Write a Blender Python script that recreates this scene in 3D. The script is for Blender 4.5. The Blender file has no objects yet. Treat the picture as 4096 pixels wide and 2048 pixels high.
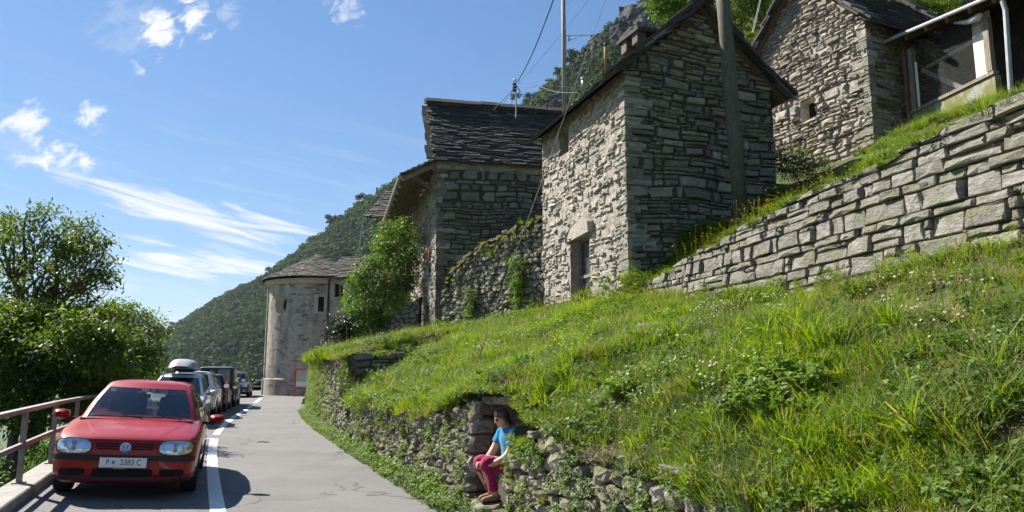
import bpy, bmesh, math, random
import numpy as np
from mathutils import Vector, Matrix, noise
from mathutils.bvhtree import BVHTree

R = random.Random(7)
NR = np.random.default_rng(11)
SC = bpy.context.scene
COL = SC.collection

# ------------------------------------------------------------------ camera
FPX, HOR, CAMH = 2960.0, 1480.0, 1.62           # focal length and horizon row in photo pixels, eye height in metres
PITCH = math.atan((HOR - 1024) / FPX)
cam_d = bpy.data.cameras.new('camera')
cam_d.sensor_width = 36.0
cam_d.lens = 36.0 * FPX / 4096
cam_d.clip_start = 0.05
cam_d.clip_end = 20000
cam = bpy.data.objects.new('camera', cam_d)
COL.objects.link(cam)
cam.location = (0, 0, CAMH)
cam.rotation_euler = (math.pi / 2 + PITCH, 0, 0)
SC.camera = cam

# ------------------------------------------------------------------ sky, sun, exposure
SUN_AZ = math.atan2(-0.84, 0.54)                # seen from above, from +Y towards +X
SUN_EL = math.radians(43)
SUN = Vector((math.sin(SUN_AZ) * math.cos(SUN_EL), math.cos(SUN_AZ) * math.cos(SUN_EL), math.sin(SUN_EL)))
sun_d = bpy.data.lights.new('sun', 'SUN')
sun_d.energy = 5.0
sun_d.angle = math.radians(0.5)
sun_d.color = (1.0, 0.95, 0.87)
sun = bpy.data.objects.new('sun', sun_d)
COL.objects.link(sun)
sun.rotation_euler = SUN.to_track_quat('Z', 'Y').to_euler()
sun.location = (-60, 40, 80)

world = bpy.data.worlds.new('World')
SC.world = world
world.use_nodes = True
SKY_STRENGTH = 0.056
SC.view_settings.view_transform = 'Standard'
SC.view_settings.look = 'None'
SC.view_settings.exposure = 1.25
SC.view_settings.gamma = 1.0
SC.view_settings.use_curve_mapping = False
SC.cycles.max_bounces = 5
SC.cycles.diffuse_bounces = 2
SC.cycles.glossy_bounces = 2
SC.cycles.transmission_bounces = 4
SC.cycles.transparent_max_bounces = 12
SC.cycles.volume_bounces = 1
SC.cycles.use_adaptive_sampling = True
SC.cycles.adaptive_threshold = 0.03
SC.cycles.sample_clamp_indirect = 6.0


def ray(x, y):
 u, v = x - 2048, 1024 - y
 c, s = math.cos(PITCH), math.sin(PITCH)
 k = FPX * c - v * s
 return Vector((u / k, 1.0, (FPX * s + v * c) / k))


def P(x, y, d):
 """the point of the place that shows at photo pixel (x, y), d metres ahead of the camera"""
 return Vector((0, 0, CAMH)) + ray(x, y) * d


def proj(p):
 c, s = math.cos(PITCH), math.sin(PITCH)
 X, Y, Z = p[0], p[1], p[2] - CAMH
 cy = Y * c + Z * s
 if cy < 0.3:
  return None
 return (2048 + FPX * X / cy, 1024 - FPX * (-Y * s + Z * c) / cy, cy)


def build_world():
 nt = world.node_tree
 nt.nodes.clear()
 N, L = nt.nodes.new, nt.links.new
 out = N('ShaderNodeOutputWorld')
 bg = N('ShaderNodeBackground')
 sky = N('ShaderNodeTexSky')
 sky.sky_type = 'NISHITA'
 sky.sun_disc = False
 sky.sun_elevation = SUN_EL
 sky.sun_rotation = SUN_AZ
 sky.altitude = 1200
 sky.air_density = 1.0
 sky.dust_density = 0.15
 sky.ozone_density = 1.2
 L(bg.outputs[0], out.inputs[0])
 bg.inputs['Strength'].default_value = SKY_STRENGTH
 tc = N('ShaderNodeTexCoord')
 # direction -> (azimuth-like a, elevation-like e): gnomonic coordinates about +Y
 sep = N('ShaderNodeSeparateXYZ')
 L(tc.outputs['Generated'], sep.inputs[0])

 def M(op, a, b=None, c=None, clamp=False):
  n = N('ShaderNodeMath')
  n.operation = op
  n.use_clamp = clamp
  for i, v in enumerate((a, b, c)):
   if v is None:
    continue
   if isinstance(v, (int, float)):
    n.inputs[i].default_value = v
   else:
    L(v, n.inputs[i])
  return n.outputs[0]
 az = M('ARCTAN2', sep.outputs[0], sep.outputs[1])
 el = M('ARCSINE', sep.outputs[2])

 def noise_at(ca, ce, scale, ax, ae, rot=0.0, detail=6, rough=0.62, dist=0.0):
  """noise on the sky dome, stretched by ax along azimuth and ae along elevation"""
  u, v = local(ca, ce, rot)
  co = N('ShaderNodeCombineXYZ')
  L(M('MULTIPLY', u, ax), co.inputs[0])
  L(M('MULTIPLY', v, ae), co.inputs[1])
  co.inputs[2].default_value = ca * 7 + ce * 13
  t = N('ShaderNodeTexNoise')
  t.inputs['Scale'].default_value = scale
  t.inputs['Detail'].default_value = detail
  t.inputs['Roughness'].default_value = rough
  t.inputs['Distortion'].default_value = dist
  L(co.outputs[0], t.inputs['Vector'])
  return t.outputs['Fac']

 def local(ca, ce, rot):
  cr, sr = math.cos(rot), math.sin(rot)
  u = M('ADD', M('MULTIPLY', az, cr), M('MULTIPLY_ADD', el, sr, -ca * cr - ce * sr))
  v = M('ADD', M('MULTIPLY', az, -sr), M('MULTIPLY_ADD', el, cr, ca * sr - ce * cr))
  return u, v

 def px(x, y):
  r = ray(x, y).normalized()
  return math.atan2(r.x, r.y), math.asin(r.z)

 def bump(u, v, ru, rv, bend=0.0):
  # soft elliptical patch: 1 in the middle, 0 outside
  if bend:
   v = M('ADD', v, M('MULTIPLY', M('MULTIPLY', u, u), bend))
  uu, vv = M('MULTIPLY', u, 1 / ru), M('MULTIPLY', v, 1 / rv)
  q = M('MULTIPLY_ADD', uu, uu, M('MULTIPLY', vv, vv))
  return M('SUBTRACT', 1.0, q, clamp=True)

 def sm(x, lo, hi):
  n = N('ShaderNodeMapRange')
  n.interpolation_type = 'SMOOTHSTEP'
  L(x, n.inputs[0])
  n.inputs[1].default_value = lo
  n.inputs[2].default_value = hi
  return n.outputs[0]
 total = None
 # (x0,y0)-(x1,y1) axis of the cloud in the picture, half thickness, stretch, density, noise cut
 clouds = [
  # cirrus streaks over the valley
  (300, 740, 1330, 985, 62, 5.0, .95, .34, -.10),
  (420, 800, 1200, 900, 36, 6.0, .85, .36, -.06),
  (620, 900, 1290, 1010, 80, 3.0, .55, .42, 0),
  (420, 905, 800, 980, 30, 6.0, .8, .38, 0),
  (440, 1040, 1130, 1080, 30, 9.0, 1.0, .30, -.05),
  (600, 1000, 1120, 1068, 30, 7.0, .75, .38, 0),
  (420, 1020, 900, 1118, 22, 8.0, .8, .36, 0),
  (120, 715, 420, 740, 42, 3.0, .6, .42, 0),
  (0, 1130, 700, 1140, 90, 3.0, .3, .42, 0),
  # small ragged clouds
  (560, 175, 720, 90, 55, 1.6, 1.15, .36, 0),
  (700, 90, 850, 0, 60, 1.5, 1.1, .38, 0),
  (505, 285, 560, 245, 36, 1.5, .6, .40, 0),
  (305, 505, 440, 430, 34, 2.0, .95, .36, 0),
  (20, 430, 180, 540, 55, 2.0, .95, .34, 0),
  (60, 600, 380, 655, 36, 2.5, 1.0, .36, 0),
  (0, 620, 220, 635, 34, 2.2, .8, .4, 0),
  (1310, 60, 1440, -20, 60, 1.6, .55, .38, 0),
  (880, 110, 930, -20, 50, 2.0, .3, .38, 0),
  (350, 130, 700, 80, 60, 2.0, .16, .3, 0),
  # the same kind of cloud beyond the frame
  (-900, 500, -300, 560, 90, 3.0, .8, .38, 0),
  (-1400, 900, -500, 1000, 80, 4.0, .8, .36, 0),
  (300, -300, 700, -420, 90, 2.0, .8, .38, 0),
 ]
 streak = noise_at(-.35, .25, 26.0, .20, 2.0, -.17, 8, .66, .8)
 ragged = noise_at(-.5, .5, 44.0, .75, 1.3, .55, 8, .66, .5)
 for (x0, y0, x1, y1, th, st, dens, cut, bend) in clouds:
  a0, e0 = px(x0, y0)
  a1, e1 = px(x1, y1)
  ca, ce = (a0 + a1) / 2, (e0 + e1) / 2
  rot = math.atan2(e1 - e0, a1 - a0)
  ln = math.hypot(a1 - a0, e1 - e0) / 2
  rv = th / FPX * 1.25
  n = ragged if st < 2.6 else streak
  u, v = local(ca, ce, rot)
  m = bump(u, v, ln * 1.3, rv * (1.7 if st < 2.6 else 1.5), bend)
  d = M('ADD', n, M('MULTIPLY_ADD', m, .30, -.30))
  d = M('MULTIPLY', sm(d, cut - .03, cut + .22), M('MULTIPLY', sm(m, 0, .5), dens), clamp=True)
  total = d if total is None else M('MAXIMUM', total, d)
 # a faint veil of high cloud everywhere low in the sky
 veil = M('MULTIPLY', sm(streak, .46, .78), M('MULTIPLY', sm(el, .42, .10), .34))
 total = M('MAXIMUM', total, veil)
 world.cycles.sampling_method = 'MANUAL'
 world.cycles.sample_map_resolution = 512
 mix = N('ShaderNodeMix')
 mix.data_type = 'RGBA'
 L(total, mix.inputs['Factor'])
 # the camera's own response to a bright clear sky: a little more colour, highlights held back
 hs = N('ShaderNodeHueSaturation')
 hs.inputs['Saturation'].default_value = 1.16
 L(sky.outputs[0], hs.inputs['Color'])
 bw = N('ShaderNodeRGBToBW')
 L(hs.outputs[0], bw.inputs[0])
 gain = M('DIVIDE', 1.55, M('MULTIPLY_ADD', bw.outputs[0], 1 / 6.0, 1.0))
 vm = N('ShaderNodeVectorMath')
 vm.operation = 'SCALE'
 L(hs.outputs[0], vm.inputs[0])
 L(gain, vm.inputs['Scale'])
 L(vm.outputs[0], mix.inputs['A'])
 mix.inputs['B'].default_value = (7.2, 7.35, 7.6, 1)
 L(mix.outputs['Result'], bg.inputs['Color'])


build_world()

# ------------------------------------------------------------------ scene helpers
WM = {}


def tag(o, label=None, cat=None, group=None, kind=None):
 if label:
  o['label'] = label
 if cat:
  o['category'] = cat
 if group:
  o['group'] = group
 if kind:
  o['kind'] = kind
 return o


def thing(name, label, cat, loc=(0, 0, 0), group=None, mat=None):
 """an Empty at the base of a thing; its parts are parented to it"""
 o = bpy.data.objects.new(name, None)
 o.empty_display_size = 0.2
 COL.objects.link(o)
 m = mat if mat is not None else Matrix.Translation(Vector(loc))
 o.matrix_world = m
 WM[o.name] = m.copy()
 return tag(o, label, cat, group)


def mk(name, verts, faces, mat, parent=None, smooth=False, local=False, kind=None, label=None, mats=None, midx=None):
 me = bpy.data.meshes.new(name)
 me.from_pydata([tuple(v) for v in verts], [], [tuple(f) for f in faces])
 return link(name, me, mat, parent, smooth, local, kind, label, mats, midx)


def link(name, me, mat, parent=None, smooth=False, local=False, kind=None, label=None, mats=None, midx=None):
 if mats:
  for m in mats:
   me.materials.append(m)
  if midx is not None:
   me.polygons.foreach_set('material_index', midx)
 elif mat and not me.materials:
  me.materials.append(mat)
 if smooth:
  me.polygons.foreach_set('use_smooth', [True] * len(me.polygons))
 me.update()
 o = bpy.data.objects.new(name, me)
 COL.objects.link(o)
 if parent is not None:
  o.parent = parent
  if not local and parent.name in WM:
   o.matrix_parent_inverse = WM[parent.name].inverted()
  if local and parent.name in WM:
   pass
 if label:
  o['label'] = label
 if kind:
  o['kind'] = kind
 return o


def np_mesh(name, V, F, attr=None):
 """V (n,3), F (m,k) arrays of equal-sided faces"""
 me = bpy.data.meshes.new(name)
 n, m, k = len(V), len(F), F.shape[1]
 me.vertices.add(n)
 me.vertices.foreach_set('co', np.ascontiguousarray(V, np.float32).ravel())
 me.loops.add(m * k)
 me.loops.foreach_set('vertex_index', np.ascontiguousarray(F, np.int32).ravel())
 me.polygons.add(m)
 me.polygons.foreach_set('loop_start', np.arange(0, m * k, k, dtype=np.int32))
 try:
  me.polygons.foreach_set('loop_total', np.full(m, k, np.int32))
 except Exception:
  pass
 me.update(calc_edges=True)
 return me


class MB:
 """collects shapes into one mesh"""

 def __init__(self):
  self.v, self.f, self.m = [], [], []

 def add(self, vs, fs, mi=0):
  b = len(self.v)
  self.v += [tuple(v) for v in vs]
  self.f += [tuple(i + b for i in f) for f in fs]
  self.m += [mi] * len(fs)
  return self

 def box(self, c, s, M=None, mi=0, bev=0.0):
  """box of full size s centred at c (before M); bev cuts its edges"""
  hx, hy, hz = s[0] / 2, s[1] / 2, s[2] / 2
  if bev <= 0:
   vs = [Vector((c[0] + x * hx, c[1] + y * hy, c[2] + z * hz)) for z in (-1, 1) for y in (-1, 1) for x in (-1, 1)]
   fs = [(0, 2, 3, 1), (4, 5, 7, 6), (0, 1, 5, 4), (2, 6, 7, 3), (0, 4, 6, 2), (1, 3, 7, 5)]
  else:
   bm = bmesh.new()
   bmesh.ops.create_cube(bm, size=1)
   for v in bm.verts:
    v.co = Vector((c[0] + v.co.x * s[0], c[1] + v.co.y * s[1], c[2] + v.co.z * s[2]))
   bmesh.ops.bevel(bm, geom=list(bm.edges), offset=bev, segments=2, profile=.6, affect='EDGES')
   bm.verts.index_update()
   vs = [v.co.copy() for v in bm.verts]
   fs = [[v.index for v in f.verts] for f in bm.faces]
   bm.free()
  if M is not None:
   vs = [M @ v for v in vs]
  return self.add(vs, fs, mi)

 def tube(self, pts, rad, n=8, mi=0, cap=True):
  """a round bar through pts; rad is one radius or one per point"""
  pts = [Vector(p) for p in pts]
  rr = rad if isinstance(rad, (list, tuple)) else [rad] * len(pts)
  b = len(self.v)
  t0 = (pts[1] - pts[0]).normalized()
  a = t0.orthogonal().normalized()
  for i, p in enumerate(pts):
   t = (pts[min(i + 1, len(pts) - 1)] - pts[max(i - 1, 0)])
   t = t.normalized() if t.length > 1e-9 else t0
   a = (a - t * a.dot(t))
   a = a.normalized() if a.length > 1e-6 else t.orthogonal().normalized()
   c = t.cross(a)
   for k in range(n):
    w = 2 * math.pi * k / n
    self.v.append(tuple(p + (a * math.cos(w) + c * math.sin(w)) * rr[i]))
  for i in range(len(pts) - 1):
   for k in range(n):
    self.f.append((b + i * n + k, b + i * n + (k + 1) % n, b + (i + 1) * n + (k + 1) % n, b + (i + 1) * n + k))
    self.m.append(mi)
  if cap:
   self.f.append(tuple(b + k for k in reversed(range(n))))
   self.f.append(tuple(b + (len(pts) - 1) * n + k for k in range(n)))
   self.m += [mi, mi]
  return self

 def lathe(self, prof, M=None, n=24, mi=0, a0=0.0, a1=2 * math.pi):
  """profile of (r, z) turned about z"""
  b = len(self.v)
  full = abs(a1 - a0 - 2 * math.pi) < 1e-6
  cols = n if full else n + 1
  for (r, z) in prof:
   for k in range(cols):
    w = a0 + (a1 - a0) * k / n
    v = Vector((r * math.cos(w), r * math.sin(w), z))
    self.v.append(tuple(M @ v if M is not None else v))
  for i in range(len(prof) - 1):
   for k in range(n):
    k2 = (k + 1) % cols
    self.f.append((b + i * cols + k, b + i * cols + k2, b + (i + 1) * cols + k2, b + (i + 1) * cols + k))
    self.m.append(mi)
  return self

 def prism(self, poly, d, M=None, mi=0):
  """polygon (x, y) extruded from z = 0 to z = d"""
  n = len(poly)
  vs = [Vector((x, y, 0)) for x, y in poly] + [Vector((x, y, d)) for x, y in poly]
  fs = [tuple(reversed(range(n))), tuple(range(n, 2 * n))] + [(i, (i + 1) % n, n + (i + 1) % n, n + i) for i in range(n)]
  if M is not None:
   vs = [M @ v for v in vs]
  return self.add(vs, fs, mi)

 def grid(self, fn, nu, nv, mi=0):
  b = len(self.v)
  for j in range(nv + 1):
   for i in range(nu + 1):
    self.v.append(tuple(fn(i / nu, j / nv)))
  for j in range(nv):
   for i in range(nu):
    k = b + j * (nu + 1) + i
    self.f.append((k, k + 1, k + nu + 2, k + nu + 1))
    self.m.append(mi)
  return self

 def build(self, name, mat, parent=None, smooth=False, local=False, kind=None, label=None, mats=None):
  return mk(name, self.v, self.f, mat, parent, smooth, local, kind, label, mats, self.m if mats else None)


def frame(o, x, y, z=None):
 """matrix with origin o and axes x, y, z"""
 x, y = Vector(x).normalized(), Vector(y).normalized()
 z = Vector(z).normalized() if z is not None else x.cross(y)
 m = Matrix((x, y, z)).transposed().to_4x4()
 m.translation = Vector(o)
 return m


def beam(mb, a, b, w, h, up=(0, 0, 1), mi=0):
 """a squared bar from a to b"""
 a, b = Vector(a), Vector(b)
 d = b - a
 y = d.normalized()
 x = y.cross(Vector(up))
 x = x.normalized() if x.length > 1e-6 else y.orthogonal().normalized()
 z = x.cross(y)
 M = frame((a + b) / 2, x, y, z)
 return mb.box((0, 0, 0), (w, d.length, h), M, mi)


# ------------------------------------------------------------------ materials
MATS = {}


class NT:
 def __init__(self, name):
  self.mat = bpy.data.materials.new(name)
  self.mat.use_nodes = True
  self.nt = self.mat.node_tree
  self.nt.nodes.clear()
  self.out = self.N('ShaderNodeOutputMaterial')
  MATS[name] = self.mat

 def N(self, t, **kw):
  n = self.nt.nodes.new(t)
  for k, v in kw.items():
   setattr(n, k, v)
  return n

 def L(self, a, b):
  self.nt.links.new(a, b)

 def val(self, sock, v):
  if isinstance(v, (int, float)):
   sock.default_value = v
  elif isinstance(v, (tuple, list)):
   sock.default_value = tuple(v) + ((1,) if len(v) == 3 and len(sock.default_value) == 4 else ())
  else:
   self.L(v, sock)

 def math(self, op, a, b=0.0, clamp=False):
  n = self.N('ShaderNodeMath', operation=op, use_clamp=clamp)
  self.val(n.inputs[0], a)
  self.val(n.inputs[1], b)
  return n.outputs[0]

 def coord(self, kind='Object', scale=(1, 1, 1), loc=None):
  tc = self.N('ShaderNodeTexCoord')
  if kind == 'World':
   src = self.N('ShaderNodeNewGeometry').outputs['Position']
  else:
   src = tc.outputs[kind]
  mp = self.N('ShaderNodeMapping')
  self.L(src, mp.inputs[0])
  mp.inputs['Scale'].default_value = scale
  if loc is not None:
   self.L(loc, mp.inputs['Location'])
  return mp.outputs[0]

 def noise(self, vec, scale, detail=5, rough=.55, dist=0.0):
  n = self.N('ShaderNodeTexNoise')
  self.L(vec, n.inputs['Vector'])
  n.inputs['Scale'].default_value = scale
  n.inputs['Detail'].default_value = detail
  n.inputs['Roughness'].default_value = rough
  n.inputs['Distortion'].default_value = dist
  return n.outputs['Fac']

 def voro(self, vec, scale, feature='F1'):
  n = self.N('ShaderNodeTexVoronoi', feature=feature)
  self.L(vec, n.inputs['Vector'])
  n.inputs['Scale'].default_value = scale
  return n.outputs['Distance']

 def ramp(self, fac, stops, interp='LINEAR'):
  n = self.N('ShaderNodeValToRGB')
  n.color_ramp.interpolation = interp
  e = n.color_ramp.elements
  while len(e) < len(stops):
   e.new(0.5)
  for i, (p, c) in enumerate(stops):
   e[i].position = p
   e[i].color = (*c, 1) if len(c) == 3 else c
  self.val(n.inputs[0], fac)
  return n.outputs[0]

 def mix(self, fac, a, b, blend='MIX'):
  n = self.N('ShaderNodeMix', data_type='RGBA', blend_type=blend)
  self.val(n.inputs['Factor'], fac)
  self.val(n.inputs['A'], a)
  self.val(n.inputs['B'], b)
  return n.outputs['Result']

 def step(self, x, lo, hi):
  n = self.N('ShaderNodeMapRange', interpolation_type='SMOOTHSTEP')
  self.val(n.inputs[0], x)
  n.inputs[1].default_value = lo
  n.inputs[2].default_value = hi
  return n.outputs[0]

 def rnd(self):
  """a random value for each object and each loose piece of a mesh"""
  a = self.N('ShaderNodeObjectInfo').outputs['Random']
  b = self.N('ShaderNodeNewGeometry').outputs['Random Per Island']
  return self.math('FRACT', self.math('ADD', a, b))

 def bump(self, h, strength=.5, dist=.02, normal=None):
  n = self.N('ShaderNodeBump')
  n.inputs['Strength'].default_value = strength
  n.inputs['Distance'].default_value = dist
  self.val(n.inputs['Height'], h)
  if normal is not None:
   self.L(normal, n.inputs['Normal'])
  return n.outputs[0]

 def bsdf(self, base, rough=.8, normal=None, metal=0.0, spec=.35, **kw):
  n = self.N('ShaderNodeBsdfPrincipled')
  self.val(n.inputs['Base Color'], base)
  self.val(n.inputs['Roughness'], rough)
  self.val(n.inputs['Metallic'], metal)
  self.val(n.inputs['Specular IOR Level'], spec)
  for k, v in kw.items():
   self.val(n.inputs[k.replace('_', ' ')], v)
  if normal is not None:
   self.L(normal, n.inputs['Normal'])
  self.L(n.outputs[0], self.out.inputs[0])
  return n


def hsv(nt, col, h=.5, s=1.0, v=1.0):
 n = nt.N('ShaderNodeHueSaturation')
 nt.val(n.inputs['Color'], col)
 nt.val(n.inputs['Hue'], h)
 nt.val(n.inputs['Saturation'], s)
 nt.val(n.inputs['Value'], v)
 return n.outputs[0]


def m_stone(name, stops, bscale=9.0, bstr=.9, bdist=.03, moss=0.0, lichen=.25, stain=0.0):
 """weathered gneiss: colour differs from stone to stone, banded grain, lichen and moss with their own patches"""
 t = NT(name)
 r = t.rnd()
 off = t.N('ShaderNodeCombineXYZ')
 t.L(t.math('MULTIPLY', r, 37.0), off.inputs[0])
 t.L(t.math('MULTIPLY', r, 91.0), off.inputs[2])
 v = t.coord('World', (1, 1, 2.6), off.outputs[0])
 vw = t.coord('World')
 base = t.ramp(r, stops)
 n1 = t.noise(v, bscale * .6, 6, .6)
 n2 = t.noise(v, bscale * 5, 4, .65)
 base = t.mix(t.step(n1, .30, .72), t.mix(1.0, base, (.62, .60, .57), 'MULTIPLY'), base)
 base = t.mix(t.math('MULTIPLY', t.step(n2, .48, .75), .35), base, (.50, .48, .45))
 if lichen:
  ln = t.noise(vw, 2.4, 8, .72)
  base = t.mix(t.math('MULTIPLY', t.step(ln, .55, .70), lichen), base, (.055, .055, .05))
 if stain:
  sn = t.noise(vw, 1.1, 5, .6)
  base = t.mix(t.math('MULTIPLY', t.step(sn, .5, .66), stain), base, (.16, .105, .055))
 if moss:
  mn = t.noise(vw, 3.2, 7, .68)
  geo = t.N('ShaderNodeNewGeometry')
  sp = t.N('ShaderNodeSeparateXYZ')
  t.L(geo.outputs['Normal'], sp.inputs[0])
  up = t.math('MULTIPLY', t.math('ADD', sp.outputs[2], .45), .30)
  base = t.mix(t.math('MULTIPLY', t.step(t.math('ADD', mn, up), .62, .78), moss), base, (.10, .115, .02))
 h = t.math('ADD', t.math('MULTIPLY', t.noise(v, bscale, 8, .62), 1.0), t.math('MULTIPLY', n2, .28))
 t.bsdf(base, .88, t.bump(h, bstr, bdist), spec=.25)
 return t.mat


def m_flat(name, col, rough=.6, var=.12, scale=6.0, bump=.0, bdist=.01, metal=0.0, spec=.35, **kw):
 """one colour with mottling and fine relief"""
 t = NT(name)
 v = t.coord('Object')
 n = t.noise(v, scale, 6, .6)
 c = t.mix(t.step(n, .3, .7), tuple(x * (1 - var) for x in col), tuple(min(1, x * (1 + var)) for x in col))
 nb = t.bump(t.noise(v, scale * 5, 5, .6), bump, bdist) if bump else None
 t.bsdf(c, rough, nb, metal, spec, **kw)
 return t.mat


def m_leaf(name, cols, trans=.45, var=.25, rough=.5, spec=.25, world_scale=.6):
 """leaf or blade: diffuse, light shining through, and a dull sheen; colour differs from plant to plant"""
 t = NT(name)
 r = t.rnd()
 c = t.ramp(r, cols)
 w = t.noise(t.coord('World'), world_scale, 4, .75)
 w = t.step(w, .25, .75)
 c = hsv(t, c, .5, t.math('ADD', .85, t.math('MULTIPLY', w, .3)), t.math('ADD', 1 - var, t.math('MULTIPLY', w, 2 * var)))
 d = t.N('ShaderNodeBsdfPrincipled')
 t.L(c, d.inputs['Base Color'])
 d.inputs['Roughness'].default_value = rough
 d.inputs['Specular IOR Level'].default_value = spec
 tr = t.N('ShaderNodeBsdfTranslucent')
 t.L(hsv(t, c, .485, 1.12, 1.5), tr.inputs[0])
 ms = t.N('ShaderNodeMixShader')
 ms.inputs[0].default_value = trans
 t.L(d.outputs[0], ms.inputs[1])
 t.L(tr.outputs[0], ms.inputs[2])
 t.L(ms.outputs[0], t.out.inputs[0])
 return t.mat


def m_wood(name, a, b, scale=3.0):
 t = NT(name)
 v = t.coord('Object', (1, 1, .12))
 n = t.noise(v, scale * 8, 6, .6, .4)
 c = t.mix(t.step(n, .3, .7), a, b)
 t.bsdf(c, .85, t.bump(n, .6, .01), spec=.2)
 return t.mat


STONE_A = m_stone('gneiss_pale', [(0, (.36, .315, .255)), (.3, (.46, .41, .34)), (.6, (.30, .265, .22)), (.8, (.51, .46, .395)), (1, (.24, .215, .175))], lichen=.35)
STONE_SHADE = m_stone('gneiss_shade_side', [(0, (.16, .146, .12)), (.3, (.29, .265, .222)), (.55, (.12, .11, .092)), (.8, (.42, .385, .325)), (1, (.19, .17, .135))], lichen=.75, moss=.25, stain=.3)  # darker copy of the barn gneiss; shade of turned-away walls in its colour
STONE_C = m_stone('gneiss_block', [(0, (.26, .245, .215)), (.3, (.36, .34, .305)), (.55, (.24, .225, .20)), (.8, (.41, .385, .345)), (1, (.30, .265, .215))], 11, 1.0, .05, moss=.45, lichen=.5, stain=.12)
STONE_D = m_stone('gneiss_rubble', [(0, (.26, .24, .20)), (.3, (.39, .36, .31)), (.6, (.21, .195, .165)), (.85, (.47, .435, .38)), (1, (.30, .265, .205))], moss=.6, lichen=.5, stain=.3)
SLATE = m_stone('stone_slate', [(0, (.032, .029, .026)), (.4, (.055, .05, .045)), (.75, (.04, .037, .033)), (.93, (.09, .083, .074)), (1, (.17, .16, .145))], 12, .6, .015, lichen=.4)
SLATE_B = m_stone('stone_slate_brown', [(0, (.085, .074, .062)), (.4, (.15, .13, .11)), (.75, (.11, .095, .08)), (1, (.22, .195, .17))], 12, .6, .015, lichen=.4)
MORTAR_D = m_flat('earth_joint', (.075, .068, .055), .95, .3, 9, .8, .02)
MORTAR_L = m_flat('lime_mortar', (.34, .30, .245), .95, .3, 7, 1.0, .03)
EARTH = m_flat('soil', (.11, .085, .05), .95, .35, 3, .8, .03)
WOOD_G = m_wood('weathered_wood', (.16, .13, .10), (.30, .26, .21))
WOOD_B = m_wood('brown_wood', (.12, .075, .045), (.22, .145, .09))
WOOD_POLE = m_wood('pole_wood', (.065, .062, .046), (.13, .122, .092))
RAIL = m_flat('weathered_rail', (.22, .20, .18), .6, .25, 5, .2, .004, .3)
GALV = m_flat('galvanised_steel', (.42, .43, .43), .5, .12, 14, .1, .004, .55)
STEEL = m_flat('bare_steel', (.50, .51, .52), .35, .1, 14, metal=.8)
DARK_METAL = m_flat('dark_metal', (.03, .03, .032), .45, .2, 10)
WHITE_PAINT = m_flat('white_paint', (.78, .78, .75), .55, .05, 8)
CABLE = m_flat('cable_black', (.012, .012, .013), .6, .1)
LEAF_TREE = m_leaf('tree_leaf', [(0, (.045, .092, .016)), (.5, (.078, .135, .022)), (1, (.135, .175, .028))], .42, .22)
LEAF_DARK = m_leaf('dark_leaf', [(0, (.034, .074, .014)), (.5, (.062, .114, .02)), (1, (.12, .168, .027))], .46, .22)
LEAF_BUSH = m_leaf('bush_leaf', [(0, (.05, .11, .018)), (.5, (.08, .155, .025)), (1, (.12, .20, .035))], .42, .22)
LEAF_GLOSSY = m_leaf('glossy_leaf', [(0, (.014, .034, .012)), (.6, (.022, .05, .016)), (1, (.035, .07, .02))], .12, .2, .45, .35)
GRASS = m_leaf('grass_blade', [(0, (.075, .14, .014)), (.3, (.115, .19, .020)), (.6, (.085, .16, .018)), (.82, (.155, .215, .026)), (1, (.21, .215, .06))], .54, .30, .5, .2, .55)
GRASS_DRY = m_leaf('dry_blade', [(0, (.26, .20, .09)), (.5, (.34, .27, .13)), (1, (.22, .19, .08))], .35, .2)
HERB = m_leaf('herb_leaf', [(0, (.068, .135, .022)), (.5, (.105, .18, .03)), (1, (.15, .215, .05))], .4, .25)
MOSS = m_leaf('moss', [(0, (.09, .10, .015)), (.5, (.15, .15, .02)), (1, (.12, .10, .03))], .15, .3)

# ------------------------------------------------------------------ plan of the place (metres; camera at the origin, looking along +Y)
EY = [-8, 2, 10.18, 12.75, 15.37, 17.91, 20.76, 24.37, 28.02, 33.92, 41.1, 49.1, 62]
EX = [5.95, 2.1, -1.05, -2.03, -3.06, -4.05, -5.12, -6.46, -7.76, -9.62, -11.63, -13.58, -16.5]
WY = [-8, 2, 9.3, 12.44, 16.28, 19.16, 20.9, 25.27, 29.95, 36.59, 46.19, 62]
WX = [3.72, -.48, -3.55, -4.87, -6.42, -7.51, -8.15, -9.54, -10.93, -12.71, -15.38, -19.8]


def smooth_curve(ys, xs):
 g = np.linspace(ys[0], ys[-1], 701)
 x = np.interp(g, ys, xs)
 k = np.ones(41) / 41
 xp = np.pad(x, 20, mode='reflect', reflect_type='odd')
 return g, np.convolve(xp, k, 'valid')


_EG, _EV = smooth_curve(EY, EX)
_WG, _WV = smooth_curve(WY, WX)
eX = lambda y: float(np.interp(y, _EG, _EV))            # right edge of the asphalt
wX = lambda y: float(np.interp(y, _WG, _WV))            # white line
kX = lambda y: wX(y) - 2.33                             # kerb
lX = lambda y: eX(y) + .45                              # face of the road wall
bankf = lambda y: float(np.interp(y, [0, 12, 20, 30, 45], [.061, .06, .045, .03, .0]))
zcf = lambda y: float(np.interp(y, [0, 12, 20, 30, 35, 45, 60], [0, 0, -.04, -.12, -.15, -.08, -.05]))


def road_z(x, y):
 return zcf(y) - bankf(y) * .94 * (x - (wX(y) - 1.2))


def fbm(x, y, s=1.0, o=4):
 return noise.fractal(Vector((x * s, y * s, 3.7)), 1.0, 2.0, o)


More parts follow.
